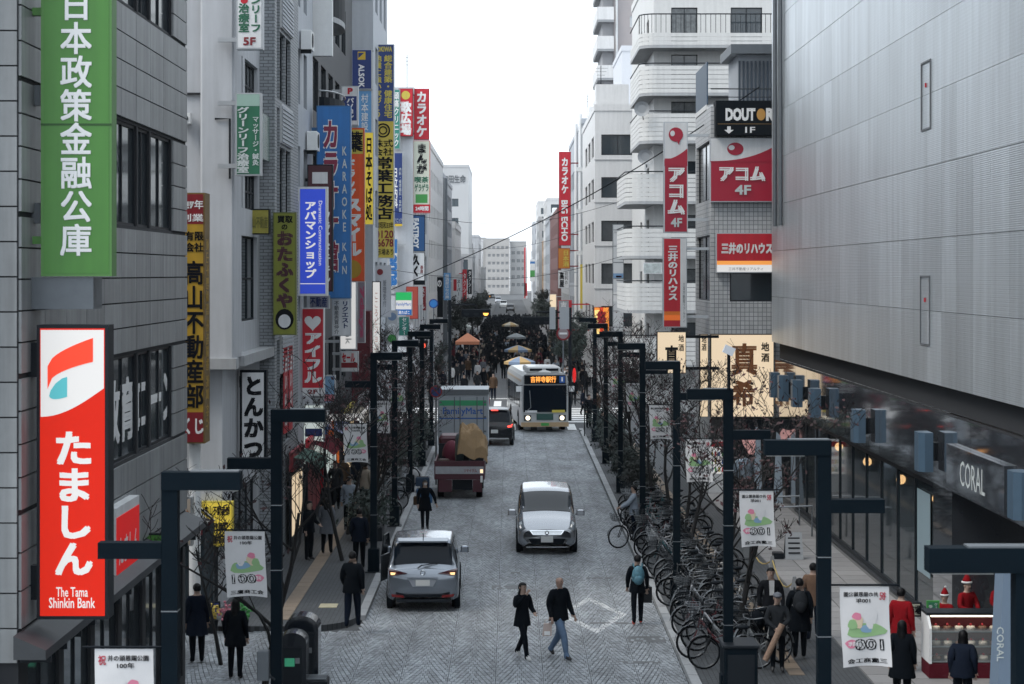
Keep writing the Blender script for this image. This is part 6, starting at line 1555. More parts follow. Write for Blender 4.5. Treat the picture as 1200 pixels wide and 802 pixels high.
# ---------------------------------------------------------------- bus
t = thing('city_bus', 'white city bus with lit orange destination panel coming towards the camera', 'bus', (0,0,0))
BW = mat('bus white', (.42,.43,.43), .35, coat=.3, noise=.05); BT = mat('bus tan', (.38,.27,.16), .4)
hw = 1.18; L_ = 9.0
pts = [(-hw,.30),(hw,.30),(hw,2.55),(hw-.06,2.80),(hw-.22,2.95),(0,3.0),(-hw+.22,2.95),(-hw+.06,2.80),(-hw,2.55)]
b = MB(); n = len(pts)
P0 = [(x*.985,-.0,z) for x, z in pts]
b.prism([(x,0,z) for x, z in pts], (0,L_,0)); b.build('body', BW, t, True)
MB().box(-hw+.10,hw-.10,-.05,-.004,1.02,2.36).build('windscreen', CARGL, t, True)
MB().box(-hw+.14,hw-.14,-.055,-.004,2.42,2.86).build('destination_window', BLACK, t, True)
OR = mat('led orange', (.9,.35,.06), .5, emit=(1,.38,.07), es=.7)
mb = MB(); put_text(mb, '吉祥寺駅行', 'h', -.72, .55, 2.50, 2.80, lambda u, v, k: (u, -.062-.001*k, v), .02); mb.build('destination_lettering', OR, t, True)
MB().box(.72,1.0,-.062,-.056,2.47,2.82).build('access_symbol', BLUEP, t, True)
MB().box(.82,.90,-.068,-.0625,2.55,2.76).build('access_figure', WHITEP, t, True)
for sx in (-1,1):
    h = MB().cyl((sx*.86,-.05,.72), .12, .05, 14, 'y').build('headlight', mat('lit headlight', (.95,.9,.8), .3, emit=(1,.86,.62), es=.75), t, True)
    MB().box(sx*.70,sx*1.05,-.03,-.003,.58,.86).build('headlight_surround', DARKM, t, True)
    MB().box(sx*(hw+.02),sx*(hw+.28),-.22,-.12,2.05,2.32).build('wing_mirror', WHITE, t, True)
    MB().tube([(sx*(hw-.05),-.02,2.36),(sx*(hw+.12),-.17,2.34)], .02, 5).build('mirror_arm', DARKM, t, True)
    for k in range(5):
        MB().box(sx*(hw+.003),sx*(hw+.02),1.0+1.55*k,2.4+1.55*k,1.20,2.28).build('side_window', CARGL, t, True)
    for yy in (2.0, 6.6):
        MB().cyl((sx*(hw-.1),yy,.46), .56, sx*.108, 20, 'x').build('wheel_arch', BLACK, t, True); w = MB().cyl((sx*(hw-.26),yy,.46), .46, sx*.275, 20, 'x').build('wheel', RUBBER, t, True); MB().cyl((sx*(hw+.015),yy,.46), .24, sx*.01, 14, 'x').build('rim', STEEL, w, True)
    MB().box(sx*(hw+.002),sx*(hw+.012),.3,L_-.2,2.52,2.62).build('roof_stripe', BT, t, True)
MB().box(-hw-.012,hw+.012,-.06,.3,.28,.50).build('bumper', BT, t, True)
MB().box(-.42,.42,-.035,-.003,.62,.94).build('grille', mat('dark green panel', (.02,.07,.06), .4), t, True)
MB().box(-.2,.2,-.075,-.062,.33,.47).build('number_plate', GREENP, t, True)
MB().box(.35,1.0,-.06,-.051,.99,1.12).build('notice_strip', SIGNYB, t, True); MB().box(-1.0,-.4,-.06,-.051,.99,1.1).build('notice_strip', SIGNW, t, True)
MB().bevbox(-.85,.85,.5,3.2,3.0,3.26,.07).build('roof_unit', BW, t, True)
for sx in (-1,1): MB().box(sx*.1,sx*.72,.488,.497,3.05,3.17).build('roof_vent', BLACK, t, True)
m = MB(); m.smooth = True; m.ell((0,.35,2.99),(.34,.25,.10),12,8); m.build('roof_dome', BW, t, True)
MB().tube([(-.95,-.09,1.05),(-.72,-.09,1.25),(-.78,-.09,2.1)], .02, 5).build('wiper', STEEL, t, True)
t.location = (X(638.5,100), 99.8, .012); t.rotation_euler = (0,0,R(4.6))

# ---------------------------------------------------------------- trucks
d = 82.5
x0, x1 = X(513,d), X(572,d); zt = Z(458,d)
t = thing('box_truck', 'white delivery box truck with green stripe and blue lettering seen from behind', 'truck', ((x0+x1)/2, d, .01))
TW = mat('truck white', (.30,.33,.36), .45, noise=.06)
MB().box(x0,x1,d,d+3.6,.85,zt).build('cargo_box', TW, t)
MB().box(x0-.03,x1+.03,d-.04,d+.02,zt-.16,zt+.05).build('top_rail', GREYM, t)
w = (x1-x0)
for k in range(2):
    a = x0+.06+(w/2-.04)*k
    dr_ = MB().box(a,a+w/2-.09,d-.035,d-.003,.95,zt-.22).build('rear_door', TW, t)
    for q in (.38,.52) if k == 0 else (.34,.50): MB().tube([(a+w*q*.8,d-.055,1.0),(a+w*q*.8,d-.055,zt-.25)], .018, 5).build('lock_rod', GREYM, dr_)
    for zz in (1.4,2.0,2.6): MB().box(a+(0 if k == 0 else w/2-.2),a+(.1 if k == 0 else w/2-.1),d-.05,d-.036,zz,zz+.07).build('hinge', GREYM, dr_)
MB().box(x0+.07,x1-.07,d-.040,d-.0355,zt-.62,zt-.40).build('green_stripe', mat('store green', (.03,.30,.13), .5), t)
MB().box(x0+.07,x1-.07,d-.040,d-.0355,zt-1.17,zt-1.12).build('blue_stripe', BLUEP, t)
mb = MB(); put_text(mb, 'FamilyMart', 'h', x0+.22, x1-.22, zt-1.05, zt-.70, lambda u, v, k: (u, d-.044-.001*k, v), .015); mb.build('lettering', BLUEP, t)
MB().box(x0+.1,x1-.1,d+.0,d+.12,.45,.84).build('rear_frame', DARKM, t)
MB().bevbox(x0+.06,x1-.06,d+3.7,d+5.3,.55,2.3,.1).build('cab', TW, t)
for sx in (x0+.18, x1-.18):
    for yy in (.8, 4.4): MB().cyl((sx-.12,d+yy,.40),.40,.24,18,'x').build('wheel', RUBBER, t)
MB().box(x1-.3,x1-.1,d-.05,d-.003,.55,.68).build('tail_light', mat('lit amber lamp', (.9,.4,.1), .4, emit=(1,.45,.12), es=.8), t)
# flat bed truck with drums
d = 70.2
x0, x1 = X(509,d), X(568,d)
t = thing('flatbed_truck', 'maroon and white flatbed truck stacked with cans, seen from behind', 'truck', ((x0+x1)/2, d, .01))
MAR = mat('maroon truck paint', (.055,.005,.014), .5, noise=.25, nscale=4)
zb_ = Z(558,d); zt_ = Z(541,d)
MB().box(x0,x1,d,d+3.0,zb_-.12,zb_).build('bed', DARKM, t)
MB().box(x0,x1,d-.05,d-.002,zb_-.12,zt_+.02).build('tailgate', MAR, t); MB().box(x0+.04,x1-.04,d-.058,d-.051,zb_+.08,zb_+.34).build('tailgate_stripe', mat('truck stripe white', (.32,.33,.35), .5, noise=.2), t)
mb = MB(); put_text(mb, 'リサイクル', 'h', x0+1.05, x0+1.5, zb_+.14, zb_+.25, lambda u, v, k: (u, d-.063-.001*k, v), .02); mb.build('lettering', SIGNDR, t)
for sx, nm in ((x0,'side_board'),(x1-.05,'side_board')): MB().box(sx,sx+.05,d,d+3.0,zb_,zt_).build(nm, MAR, t)
MB().box(x0+.05,x1-.05,d+2.9,d+3.0,zb_,zb_+.9).build('head_board', DARKM, t)
MB().bevbox(x0+.04,x1-.04,d+3.1,d+4.6,.5,2.0,.1).build('cab', MAR, t)
MB().box(x0+.15,x0+.62,d-.03,d+.1,.28,zb_-.14).build('rear_locker', MAR, t); MB().box(x1-.42,x1-.1,d-.03,d+.1,.28,zb_-.14).build('rear_locker', MAR, t)
MB().box(x0+.63,x1-.43,d+.05,d+.12,.35,zb_-.14).build('chassis', BLACK, t)
for sx in (x0+.2, x1-.2):
    for yy in (.9, 3.7): MB().cyl((sx-.11,d+yy,.36),.36,.22,18,'x').build('wheel', RUBBER, t)
MB().box(x1-.16,x1-.06,d-.06,d-.031,.95,1.08).build('tail_light', mat('lit lamp pale', (.9,.7,.5), .4, emit=(1,.7,.4), es=.6), t)
MB().box(x1-.15,x1-.07,d-.06,d-.031,.62,.85).build('reflector', SIGNW, t)
# load of the flatbed
lab = ['small steel drum at the left of the truck bed', 'dark drum behind the small steel drum', 'tall dark drum in the middle of the truck bed', 'short grey drum by the truck tailgate']
for i, (a, yy, r, h, m_) in enumerate(((.42,.35,.16,.42,STEEL),(.30,.9,.2,.5,mat('rust brown drum',(.10,.06,.05),.6)),(1.0,.6,.24,.8,DARKM),(.82,.28,.14,.4,GREYM))):
    c = thing('drum', lab[i], 'drum', (x0+a,d+yy,zb_), 'cans and drums on the truck')
    MB().lathe([(r,0),(r,h*.32),(r*1.04,h*.33),(r*1.04,h*.36),(r,h*.37),(r,h*.65),(r*1.04,h*.66),(r*1.04,h*.69),(r,h*.7),(r,h)], (x0+a,d+yy,zb_), 18).build('barrel', m_, c); MB().cyl((x0+a,d+yy,zb_+h+.002), r*.9, .015, 16).build('lid', m_, c)
c = thing('hose_reel', 'big dark cable reel on the truck bed under the tarp', 'reel', (x0+1.15,d+1.0,zb_))
MB().torus((x0+.88,d+.9,zb_+.78), .52, .16, 'x', 20, 8).build('hose', mat('dark hose', (.02,.035,.04), .5), c); MB().cyl((x0+.72,d+.9,zb_+.78),.38,.34,16,'x').build('drum_core', DARKM, c); MB().box(x0+.9,x0+1.35,d+.6,d+1.4,zb_,zb_+.2).build('cradle', DARKM, c)
c = thing('crimson_bundle', 'crimson cloth bundle at the back of the truck bed', 'bundle', (x0+.55,d+2.0,zb_)); m = MB(); m.smooth = True; m.ell((x0+.55,d+2.0,zb_+.55),(.35,.4,.55),12,8); m.build('wrap', mat('crimson cloth', (.10,.006,.022), .8, noise=.2), c); MB().torus((x0+.55,d+2.0,zb_+.5),.36,.02,'z',16,5).build('tie', BLACK, c)
TARP = mat('tan tarpaulin', (.26,.17,.085), .75, noise=.15, nscale=3, bump=.4, bscale=9)
rr = random.Random(4); P = []
for i in range(15):
    row = []
    for j in range(15):
        u, v = i/14, j/14
        x = x0+.92+.95*u+(.18*v-.1)*(1-u); y = d+.12+1.3*v
        z = zb_+ .45+1.45*math.sin(PI*min(1,(.25+.6*v)))*(1-.35*u*u) - (.55*(1-v)**3) + .09*math.sin(9*u+5*v)+.06*math.sin(17*v-6*u)+rr.uniform(-.025,.025)
        if i in (0,14) or j in (0,14): z -= .18
        row.append((x+rr.uniform(-.02,.02),y,max(z,zb_+.05)))
    P.append(row)
m = MB().grid(P); low = [[(p[0],p[1],zb_+.01) for p in row] for row in P]
o = m.build('tarpaulin', TARP); tag(o, 'crumpled tan tarpaulin draped over the truck load', 'tarpaulin')
# blue crate and keg pile beside the truck
for i, (px, py, w_, h_, m_, lb, nm) in enumerate(((497,589,.55,.5,mat('crate blue',(.02,.09,.20),.6),'blue plastic crate on the kerb beside the flatbed truck','crate'),(495,573,.5,.45,mat('crate dark blue',(.02,.05,.10),.6),'dark blue crate behind the blue crate','crate'),(487,570,.45,.6,mat('sack white',(.45,.46,.48),.8),'white sack beside the crates','sack'))):
    dd = G(py)-.3; x = X(px,dd)
    c = thing('plastic_crate' if nm == 'crate' else 'sack', lb, nm, (x,dd,.02))
    if nm == 'crate':
        MB().bevbox(x-w_/2,x+w_/2,dd,dd+.4,.02,h_,.02).build('shell', m_, c); MB().box(x-w_/2+.04,x+w_/2-.04,dd+.04,dd+.36,h_+.002,h_+.01).build('opening', BLACK, c)
        for k in range(3): MB().box(x-w_/2+.05,x+w_/2-.05,dd-.012,dd-.003,.1+.13*k,.16+.13*k).build('rib', m_, c)
    else:
        m = MB(); m.smooth = True; m.ell((x,dd,.36),(.25,.22,.32),12,8); m.build('bag', m_, c); MB().cyl((x,dd,.62),.06,.12,8).build('neck', m_, c)
for i, (px, py) in enumerate(((468,588),(475,580),(462,592),(470,568))):
    dd = G(py); x = X(px,dd)
    c = thing('steel_keg', ['nearest', 'second', 'leftmost', 'rear'][i]+' steel keg on the pavement beside the flatbed truck', 'keg', (x,dd,.12), 'steel kegs beside the truck')
    MB().lathe([(.15,0),(.2,.03),(.2,.15),(.21,.16),(.21,.18),(.2,.19),(.2,.38),(.21,.39),(.21,.41),(.2,.42),(.2,.54),(.15,.57)], (x,dd,.12), 18).build('barrel', STEEL, c); MB().torus((x,dd,.70),.15,.012,'z',14,5).build('rim', STEEL, c)

# ---------------------------------------------------------------- people
SKIN = mat('skin', (.36,.255,.205), .6, spec=.2)
SKIN2 = mat('tanned skin', (.28,.18,.14), .6)
HAIRM = mat('black hair', (.004,.004,.005), .5, spec=.15)
def cloth(name, c): return mat('cloth '+name, c, .9, noise=.18, nscale=9, spec=.04, bump=.5, bscale=22)
CB = cloth('black', (.005,.007,.010)); CN = cloth('navy', (.008,.012,.022)); CG = cloth('charcoal', (.022,.025,.029)); CGR = cloth('grey', (.13,.14,.16)); CJ = cloth('jeans', (.10,.15,.23)); CBE = cloth('beige', (.30,.26,.21)); CR = cloth('red', (.20,.008,.012)); CW = cloth('white', (.6,.6,.6)); CBR = cloth('brown', (.07,.045,.03)); CLB = cloth('light grey blue', (.24,.28,.33)); CGN = cloth('olive', (.06,.07,.04)); CMA = cloth('maroon', (.09,.012,.02))
SHB = mat('dark shoe', (.012,.012,.014), .5); SHW = mat('white shoe', (.55,.55,.55), .6); SHR = mat('orange red shoe', (.62,.06,.03), .6)

def body_mesh(pose, mats, fingers=True, sub=1, bulk=1.0):
    """one continuous skin grown over the joints of pose; mats: skin, top, legs, shoes"""
    J = dict(pelvis=(0,0,.92), waist=(0,0,1.06), chest=(0,0,1.28), neck=(0,0,1.43), head0=(0,-.012,1.50), head1=(0,-.018,1.58), crown=(0,-.005,1.650))
    for s, q in (('l',-1),('r',1)):
        J['sh'+s] = (q*.165,0,1.385); J['el'+s] = (q*.215,.02,1.12); J['wr'+s] = (q*.225,-.05,.88)
        J['hip'+s] = (q*.085,0,.88); J['kn'+s] = (q*.095,-.01,.49); J['an'+s] = (q*.095,.025,.085); J['toe'+s] = (q*.11,-.13,.035); J['heel'+s] = (q*.095,.055,.04)
    J.update(pose)
    b = bulk
    Rr = dict(pelvis=(.165*b,.125*b), waist=(.158*b,.122*b), chest=(.172*b,.128*b), neck=(.066,.066), head0=(.066,.074), head1=(.082,.096), crown=(.058,.068))
    for s in 'lr':
        Rr.update({'sh'+s:(.088*b,.088*b), 'el'+s:(.066*b,.066*b), 'wr'+s:(.050,.050), 'hip'+s:(.092*b,.095*b), 'kn'+s:(.070*b,.072*b), 'an'+s:(.054,.056), 'toe'+s:(.040,.030), 'heel'+s:(.04,.036)})
    names = list(J); idx = {n:i for i, n in enumerate(names)}
    E = [('pelvis','waist','top'),('waist','chest','top'),('chest','neck','skin'),('neck','head0','skin'),('head0','head1','skin'),('head1','crown','skin')]
    for s in 'lr':
        E += [('chest','sh'+s,'top'),('sh'+s,'el'+s,'top'),('el'+s,'wr'+s,'top'),('pelvis','hip'+s,'legs'),('hip'+s,'kn'+s,'legs'),('kn'+s,'an'+s,'legs'),('an'+s,'toe'+s,'shoes'),('an'+s,'heel'+s,'shoes')]
    vs_ = [Vector(J[n]) for n in names]; rad = [Rr[n] for n in names]; ed = [(idx[a],idx[c]) for a, c, _ in E]; lab = [l for _,_,l in E]
    for s, q in (('l',-1),('r',1)):
        w = vs_[idx['wr'+s]]; dr = (w-vs_[idx['el'+s]]).normalized()
        side = dr.cross(Vector((0,1,0)) if abs(dr.y) < .8 else Vector((0,0,1))).normalized()*1.0
        nrm = side.cross(dr).normalized()
        palm = w+dr*.07; vs_.append(palm); rad.append((.034,.018) if fingers else (.036,.03)); pi = len(vs_)-1; ed.append((idx['wr'+s],pi)); lab.append('skin')
        if fingers:
            for k, (o, ln) in enumerate(((-.030,.070),(-.010,.082),(.010,.078),(.029,.060))):
                p1 = palm+side*o+dr*(.022+ln*.5)+nrm*.004; p2 = palm+side*o*1.1+dr*(.022+ln)+nrm*(.022)
                vs_ += [p1,p2]; rad += [(.0095,.0095),(.008,.008)]; ed += [(pi,len(vs_)-2),(len(vs_)-2,len(vs_)-1)]; lab += ['skin','skin']
            p1 = w+dr*.035-side*.042+nrm*.012; p2 = w+dr*.075-side*.056+nrm*.02
            vs_ += [p1,p2]; rad += [(.0115,.0115),(.009,.009)]; ed += [(idx['wr'+s],len(vs_)-2),(len(vs_)-2,len(vs_)-1)]; lab += ['skin','skin']
        else:
            vs_.append(palm+dr*.09); rad.append((.022,.014)); ed.append((pi,len(vs_)-1)); lab.append('skin')
    me = bpy.data.meshes.new('body'); me.from_pydata([tuple(v) for v in vs_], ed, [])
    o = bpy.data.objects.new('b', me); tmp.collection.objects.link(o)
    m = o.modifiers.new('s','SKIN'); m.use_smooth_shade = True; m.branch_smoothing = .6
    sv = me.skin_vertices[0].data
    for i, r in enumerate(rad): sv[i].radius = r; sv[i].use_root = (i == 0)
    if sub: o.modifiers.new('u','SUBSURF').levels = sub
    out = eval_mesh(o); bpy.data.objects.remove(o); bpy.data.meshes.remove(me)
    out.name = 'body'
    out.materials.clear()
    order = ['skin','top','legs','shoes']
    for k in order: out.materials.append(mats[k])
    seg = [(vs_[a], vs_[c], (rad[a][0]+rad[c][0])/2, order.index(l)) for (a,c), l in zip(ed,lab)]
    # the collar: the lower half of the chest-neck bone is clothing
    for p in out.polygons:
        c = p.center; best = 9; bi = 0
        for a, d_, r, l in seg:
            ab = d_-a; t = max(0,min(1,(c-a).dot(ab)/max(ab.length_squared,1e-9))); ds = (c-(a+ab*t)).length-r
            if ds < best: best = ds; bi = l if not (l == 0 and abs(a.z-J['chest'][2]) < .01 and t < .97) else 1
        if bi == 2 and c.z > .83: bi = 1
        p.material_index = bi; p.use_smooth = True
    return out, J

def hair_mesh(J, style='short'):
    h = Vector(J['head1']); m = MB(); m.smooth = True; n = 14
    prof = {'short':[(0,1.03),(25,1.04),(50,1.06),(75,1.07),(95,1.05),(118,1.02)], 'long':[(0,1.02),(25,1.03),(50,1.06),(75,1.08),(100,1.10),(125,1.12)], 'bald':[(80,1.0),(100,1.0)]}[style]
    P = []
    for a, k in prof:
        row = []
        for i in range(n+1):
            q = 2*PI*i/n; front = math.cos(q+PI/2)   # q=-90deg is the face side (-y)
            aa = a
            yy = math.sin(q)
            if yy < -.25 and a > 58: aa = 58+(a-58)*.1
            elif yy < .25 and a > 88 and style == 'short': aa = 88
            r = Vector((.084*math.cos(q)*math.sin(R(aa)), .102*yy*math.sin(R(aa)), .105*math.cos(R(aa))))*k
            row.append(tuple(h+Vector((0,.008,-.005))+r))
        P.append(row)
    if style == 'long':
        for dz, k in ((-.14,.98),(-.22,.95),(-.30,.75)):
            row = []
            for i in range(n+1):
                q = 2*PI*i/n; yy = math.sin(q)
                if yy < -.3: row.append(P[-1][i]); continue
                row.append(tuple(h+Vector((.100*math.cos(q)*k, .02+.098*yy*k, dz+.02*math.sin(5*q)))))
            P.append(row)
    m.grid(P)
    return m

def head_bits(t, J, skin, look=0):
    h = Vector(J['head1'])
    e = MB()
    for sx in (-1,1): e.ell(tuple(h+Vector((sx*.030,-.083,.0))), (.011,.007,.006), 8, 5)
    e.build('eyes', BLACK, t, True)
    n = MB(); n.smooth = True; n.ell(tuple(h+Vector((0,-.094,-.022))), (.012,.016,.022), 8, 6); n.build('nose', skin, t, True)
    mo = MB(); mo.ell(tuple(h+Vector((0,-.083,-.055))), (.022,.006,.006), 8, 5); mo.build('mouth', mat('lips', (.22,.08,.07), .6), t, True)
    r = MB()
    for sx in (-1,1): r.ell(tuple(h+Vector((sx*.079,.005,-.01))), (.012,.022,.03), 8, 6)
    r.build('ears', skin, t, True)

def skirt(J, z0, z1, w0, w1, flare=0):
    m = MB(); m.smooth = True; P = []; n = 20
    for i in range(8):
        q = i/7; z = z1+(z0-z1)*q; a = w1+(w0-w1)*q
        P.append([(a*math.cos(2*PI*k/n)*(1+.03*math.sin(3*k+i*.3)), a*.74*math.sin(2*PI*k/n)*(1+.03*math.cos(4*k)), z+.008*math.sin(k*2)) for k in range(n+1)])
    m.grid(P); return m

STAND = {}
def walk(st=.22, arm=.15, hz=0):
    """left leg forward (-y), right leg back"""
    return dict(hipl=(-.085,-.02,.88), knl=(-.09,-st*.75,.50), anl=(-.09,-st,.085), toel=(-.10,-st-.15,.055), heell=(-.09,-st+.035,.04),
                hipr=(.085,.02,.88), knr=(.09,st*.25,.47), anr=(.09,st*1.15,.13), toer=(.10,st*1.15-.12,.035), heelr=(.09,st*1.15+.04,.12),
                ell=(-.225,arm*.5,1.12), wrl=(-.225,arm*.6-.08,.90), elr=(.225,-arm*.2,1.12), wrr=(.225,-arm-.06,.91))
def person(name, label, loc, rz, pose, mats, h=1.68, hair='short', face=True, group=None, bulk=1.0, coat=None, fingers=True, hat=None, hairm=None):
    me, J = body_mesh(pose, mats, fingers, 1, bulk)
    t = thing(name, label, 'person', (0,0,0), group)
    link('body', me, t)
    if hair: hair_mesh(J, hair).build('hair', hairm or HAIRM, t, True)
    if face: head_bits(t, J, mats['skin'])
    cz, cw_ = coat or (.79, .185*bulk)
    skirt(J, cz, 1.10, cw_*1.06, .155*bulk).build('coat_skirt', mats['top'], t, True)
    sc = h/1.70
    t.location = loc; t.rotation_euler = (0,0,rz); t.scale = (sc,sc,sc)
    return t, J
def mm(top, legs, shoes=SHB, skin=SKIN): return dict(skin=skin, top=top, legs=legs, shoes=shoes)
def gp(px, py, z=0.0):
    d = (CAMZ-z)*K/(py-320.0); return (X(px,d), d, z)
PG = 'pedestrians near the camera'
def backpack(t, J, m_):
    m = MB(); m.smooth = True; m.ell((0,.20,1.22), (.15,.11,.23), 12, 10); m.ell((0,.27,1.13),(.11,.07,.12),10,8); b = m.build('backpack', m_, t, True)
    for sx in (-1,1): MB().tube([(sx*.09,.14,1.40),(sx*.11,.02,1.48),(sx*.11,-.12,1.36),(sx*.13,-.10,1.15),(sx*.12,.12,1.08)], .016, 5).build('strap', m_, b, True)
# walking couple in the road
p = walk(.26); p.update(elr=(.25,.02,1.14), wrr=(.16,-.20,1.03), ell=(-.24,-.04,1.16), wrl=(-.09,-.20,1.42))
t, J = person('person', 'woman in black coat and white shoes walking in the road, hand at her chin', gp(612,773), R(40), p, mm(CB,CB,SHW), 1.62, 'long', coat=(.74,.20), group=PG)
p = walk(.32,.12); p.update(wrl=(-.27,-.06,.90))
t, J = person('person', 'bald man in black jacket and blue jeans walking in the road', gp(655,772), R(42), p, mm(CB,CJ,SHB,SKIN2), 1.74, None, bulk=1.18, group=PG)
b = thing('paper_bag', 'small pale paper bag in the bald man\'s hand', 'bag', gp(641,772)); bx0, by0 = gp(641,772)[0], gp(641,772)[1]
MB().prism([(bx0-.10,by0-.18,.50),(bx0+.09,by0-.18,.50),(bx0+.10,by0-.10,.74),(bx0-.07,by0-.10,.74)], (0,.09,0)).build('bag_body', mat('pale bag', (.42,.34,.31), .7), b); MB().torus((bx0,by0-.06,.77),.05,.007,'y',12,4).build('handle', mat('pale bag', (.42,.34,.31), .7), b)
MB().box(bx0-.06,bx0+.06,by0-.19,by0-.182,.52,.60).build('label_patch', WHITEP, b)
# boy with backpack
p = walk(.13,.1)
t, J = person('person', 'boy in black with a blue patterned backpack and orange red shoes', gp(747,733), R(182), p, mm(CB,CB,SHR), 1.62, 'short', face=False, group=PG)
backpack(t, J, mat('blue patterned pack', (.06,.16,.21), .7, noise=.6, nscale=14))
b = thing('shopping_bag', 'dark flat bag hanging beside the boy', 'bag', gp(759,733)); bx0, by0, _ = gp(759,728)
MB().box(bx0-.1,bx0+.1,by0,by0+.08,.42,.78).build('bag_body', CG, b); MB().tube([(bx0-.06,by0+.04,.78),(bx0,by0+.04,.88),(bx0+.06,by0+.04,.78)], .008, 4).build('handle', CB, b)
# masked woman behind the silver car
p = walk(.15); p.update(elr=(.30,.03,1.14), wrr=(.36,-.05,.92))
t, J = person('person', 'woman in black coat with white face mask beyond the parked silver car', gp(498,622), R(8), p, mm(CB,CB), 1.60, 'long', coat=(.66,.22), group=PG)
m = MB(); m.smooth = True; m.ell((0,-.088,1.545),(.050,.030,.040),10,8); m.build('face_mask', CW, t, True)
b = thing('shoulder_bag', 'brown shoulder bag of the masked woman', 'bag', gp(490,622)); bx0, by0, _ = gp(489,621)
MB().bevbox(bx0-.12,bx0+.10,by0-.06,by0+.06,.78,1.05,.03).build('bag_body', CBR, b); MB().tube([(bx0-.08,by0,1.04),(bx0+.02,by0,1.38),(bx0+.06,by0,1.04)], .008, 4).build('strap', CBR, b)
# left pavement
Zp = .12
def lp(px, py): return gp(px, py, Zp)
p = walk(.17)
person('person', 'man in dark hooded jacket walking away on the left pavement corner', lp(413,737), R(172), p, mm(CB,CN), 1.74, 'short', False, PG, 1.12)
p = walk(.10); person('person', 'person in dark coat and cap a few steps ahead of the hooded man', lp(421,668), R(178), p, mm(CN,CB), 1.66, 'short', False, PG, 1.1, coat=(.78,.2))
p = dict(STAND, wrr=(.18,-.20,1.02), elr=(.22,-.02,1.12)); person('person', 'person in black standing left of the yellow paving strip', lp(362,657), R(60), p, mm(CB,CB), 1.66, 'short', True, PG, 1.08)
person('person', 'woman in grey coat with a dark bag on the left pavement', lp(383,650), R(168), walk(.1), mm(CGR,CB), 1.62, 'long', False, PG, 1.05, coat=(.62,.22))
person('person', 'person in dark padded coat beyond the grey coated woman', lp(385,625), R(-10), walk(.14), mm(CB,CN), 1.66, 'long', True, PG, 1.1, coat=(.7,.2))
person('person', 'walker in pale grey jacket approaching on the yellow strip', lp(409,621), R(0), walk(.18), mm(CLB,CB), 1.66, 'short', True, PG, 1.05)
for i, (px, py) in enumerate(((393,598),(402,590),(420,585),(428,600))): person('person', ['far walker in charcoal beside the shop front', 'far walker in brown coat mid pavement', 'far walker in navy near the lamps', 'far walker in beige by the bicycles'][i], lp(px,py), R(160*(i % 2)), walk(.15), mm([CG,CBR,CN,CBE][i],CB), 1.66, 'short', i % 2 == 0, PG, 1.05, None, False)
# alley, lower left
person('person', 'woman with long hair and dark coat seen from behind, lower left', (X(276,39.2),39.2,.0), R(172), STAND, mm(CB,CB), 1.62, 'long', False, PG, 1.05, coat=(.7,.22))
person('person', 'person in dark coat by the flower shop, lower left', (X(231,40.8),40.8,.0), R(200), STAND, mm(CN,CB), 1.66, 'short', False, PG, 1.12, coat=(.6,.22))
# right pavement group
p = walk(.12); t, J = person('person', 'man in black suit and white shirt facing the camera, right pavement', (X(903,41.8),41.8,Zp), R(4), p, mm(cloth('suit',(.012,.013,.016)),cloth('suit',(.012,.013,.016))), 1.72, 'short', True, PG)
MB().prism([(-.055,-.122,1.42),(.055,-.122,1.42),(.045,-.135,1.12),(-.045,-.135,1.12)], (0,.02,0)).build('white_shirt', CW, t, True)
b = thing('duffel_bag', 'black holdall carried by the man in the suit', 'bag', (X(886,41.4),41.4,.5)); m = MB(); m.smooth = True; m.ell((X(888,41.4),41.5,.75),(.17,.3,.22),12,8); m.build('bag_body', CB, b); MB().tube([(X(888,41.4),41.35,.92),(X(888,41.4)+.05,41.5,1.02),(X(888,41.4),41.65,.92)], .012, 4).build('handle', CB, b)
p = dict(STAND, elr=(.25,-.06,1.12), wrr=(.10,-.25,1.03), ell=(-.24,-.05,1.10), wrl=(-.06,-.24,.98)); t, J = person('person', 'person in grey jacket and cap holding a rolled mat', (X(911,39.3),39.3,Zp), R(-5), p, mm(CG,CB), 1.58, 'short', True, PG)
m = MB(); m.smooth = True; m.ell((0,0,1.63),(.094,.112,.07),12,8); m.prism([(-.07,-.09,1.645),(.07,-.09,1.645),(.05,-.19,1.625),(-.05,-.19,1.625)], (0,0,.012)); m.build('cap', CGR, t, True)
tag(MB().tube([(X(897,38.9),38.95,.42),(X(917,38.95),38.98,1.12)], .06, 12).build('rolled_mat', mat('patterned roll', (.26,.17,.12), .7, noise=.5, nscale=20)), 'brown patterned roll held by the person in the cap', 'rolled mat')
t, J = person('person', 'person in long dark coat with small backpack seen from behind, right pavement', (X(937,40.6),40.6,Zp), R(176), walk(.08), mm(CB,CB), 1.68, 'short', False, PG, 1.15, coat=(.60,.23)); backpack(t, J, CG)
person('person', 'person in brown jacket beside the long dark coat', (X(953,42.6),42.6,Zp), R(170), STAND, mm(cloth('tan brown',(.16,.10,.07)),CN), 1.70, 'short', False, PG, 1.08)
p = dict(STAND, elr=(.25,-.15,1.14), wrr=(.20,-.38,1.02), ell=(-.25,-.15,1.14), wrl=(-.20,-.38,1.02))
person('person', 'person in pale hooded jacket holding the bicycle at the kerb', (X(743,58.6),58.6,Zp), R(-95), p, mm(CLB,CN), 1.66, 'short', False, PG, 1.05)
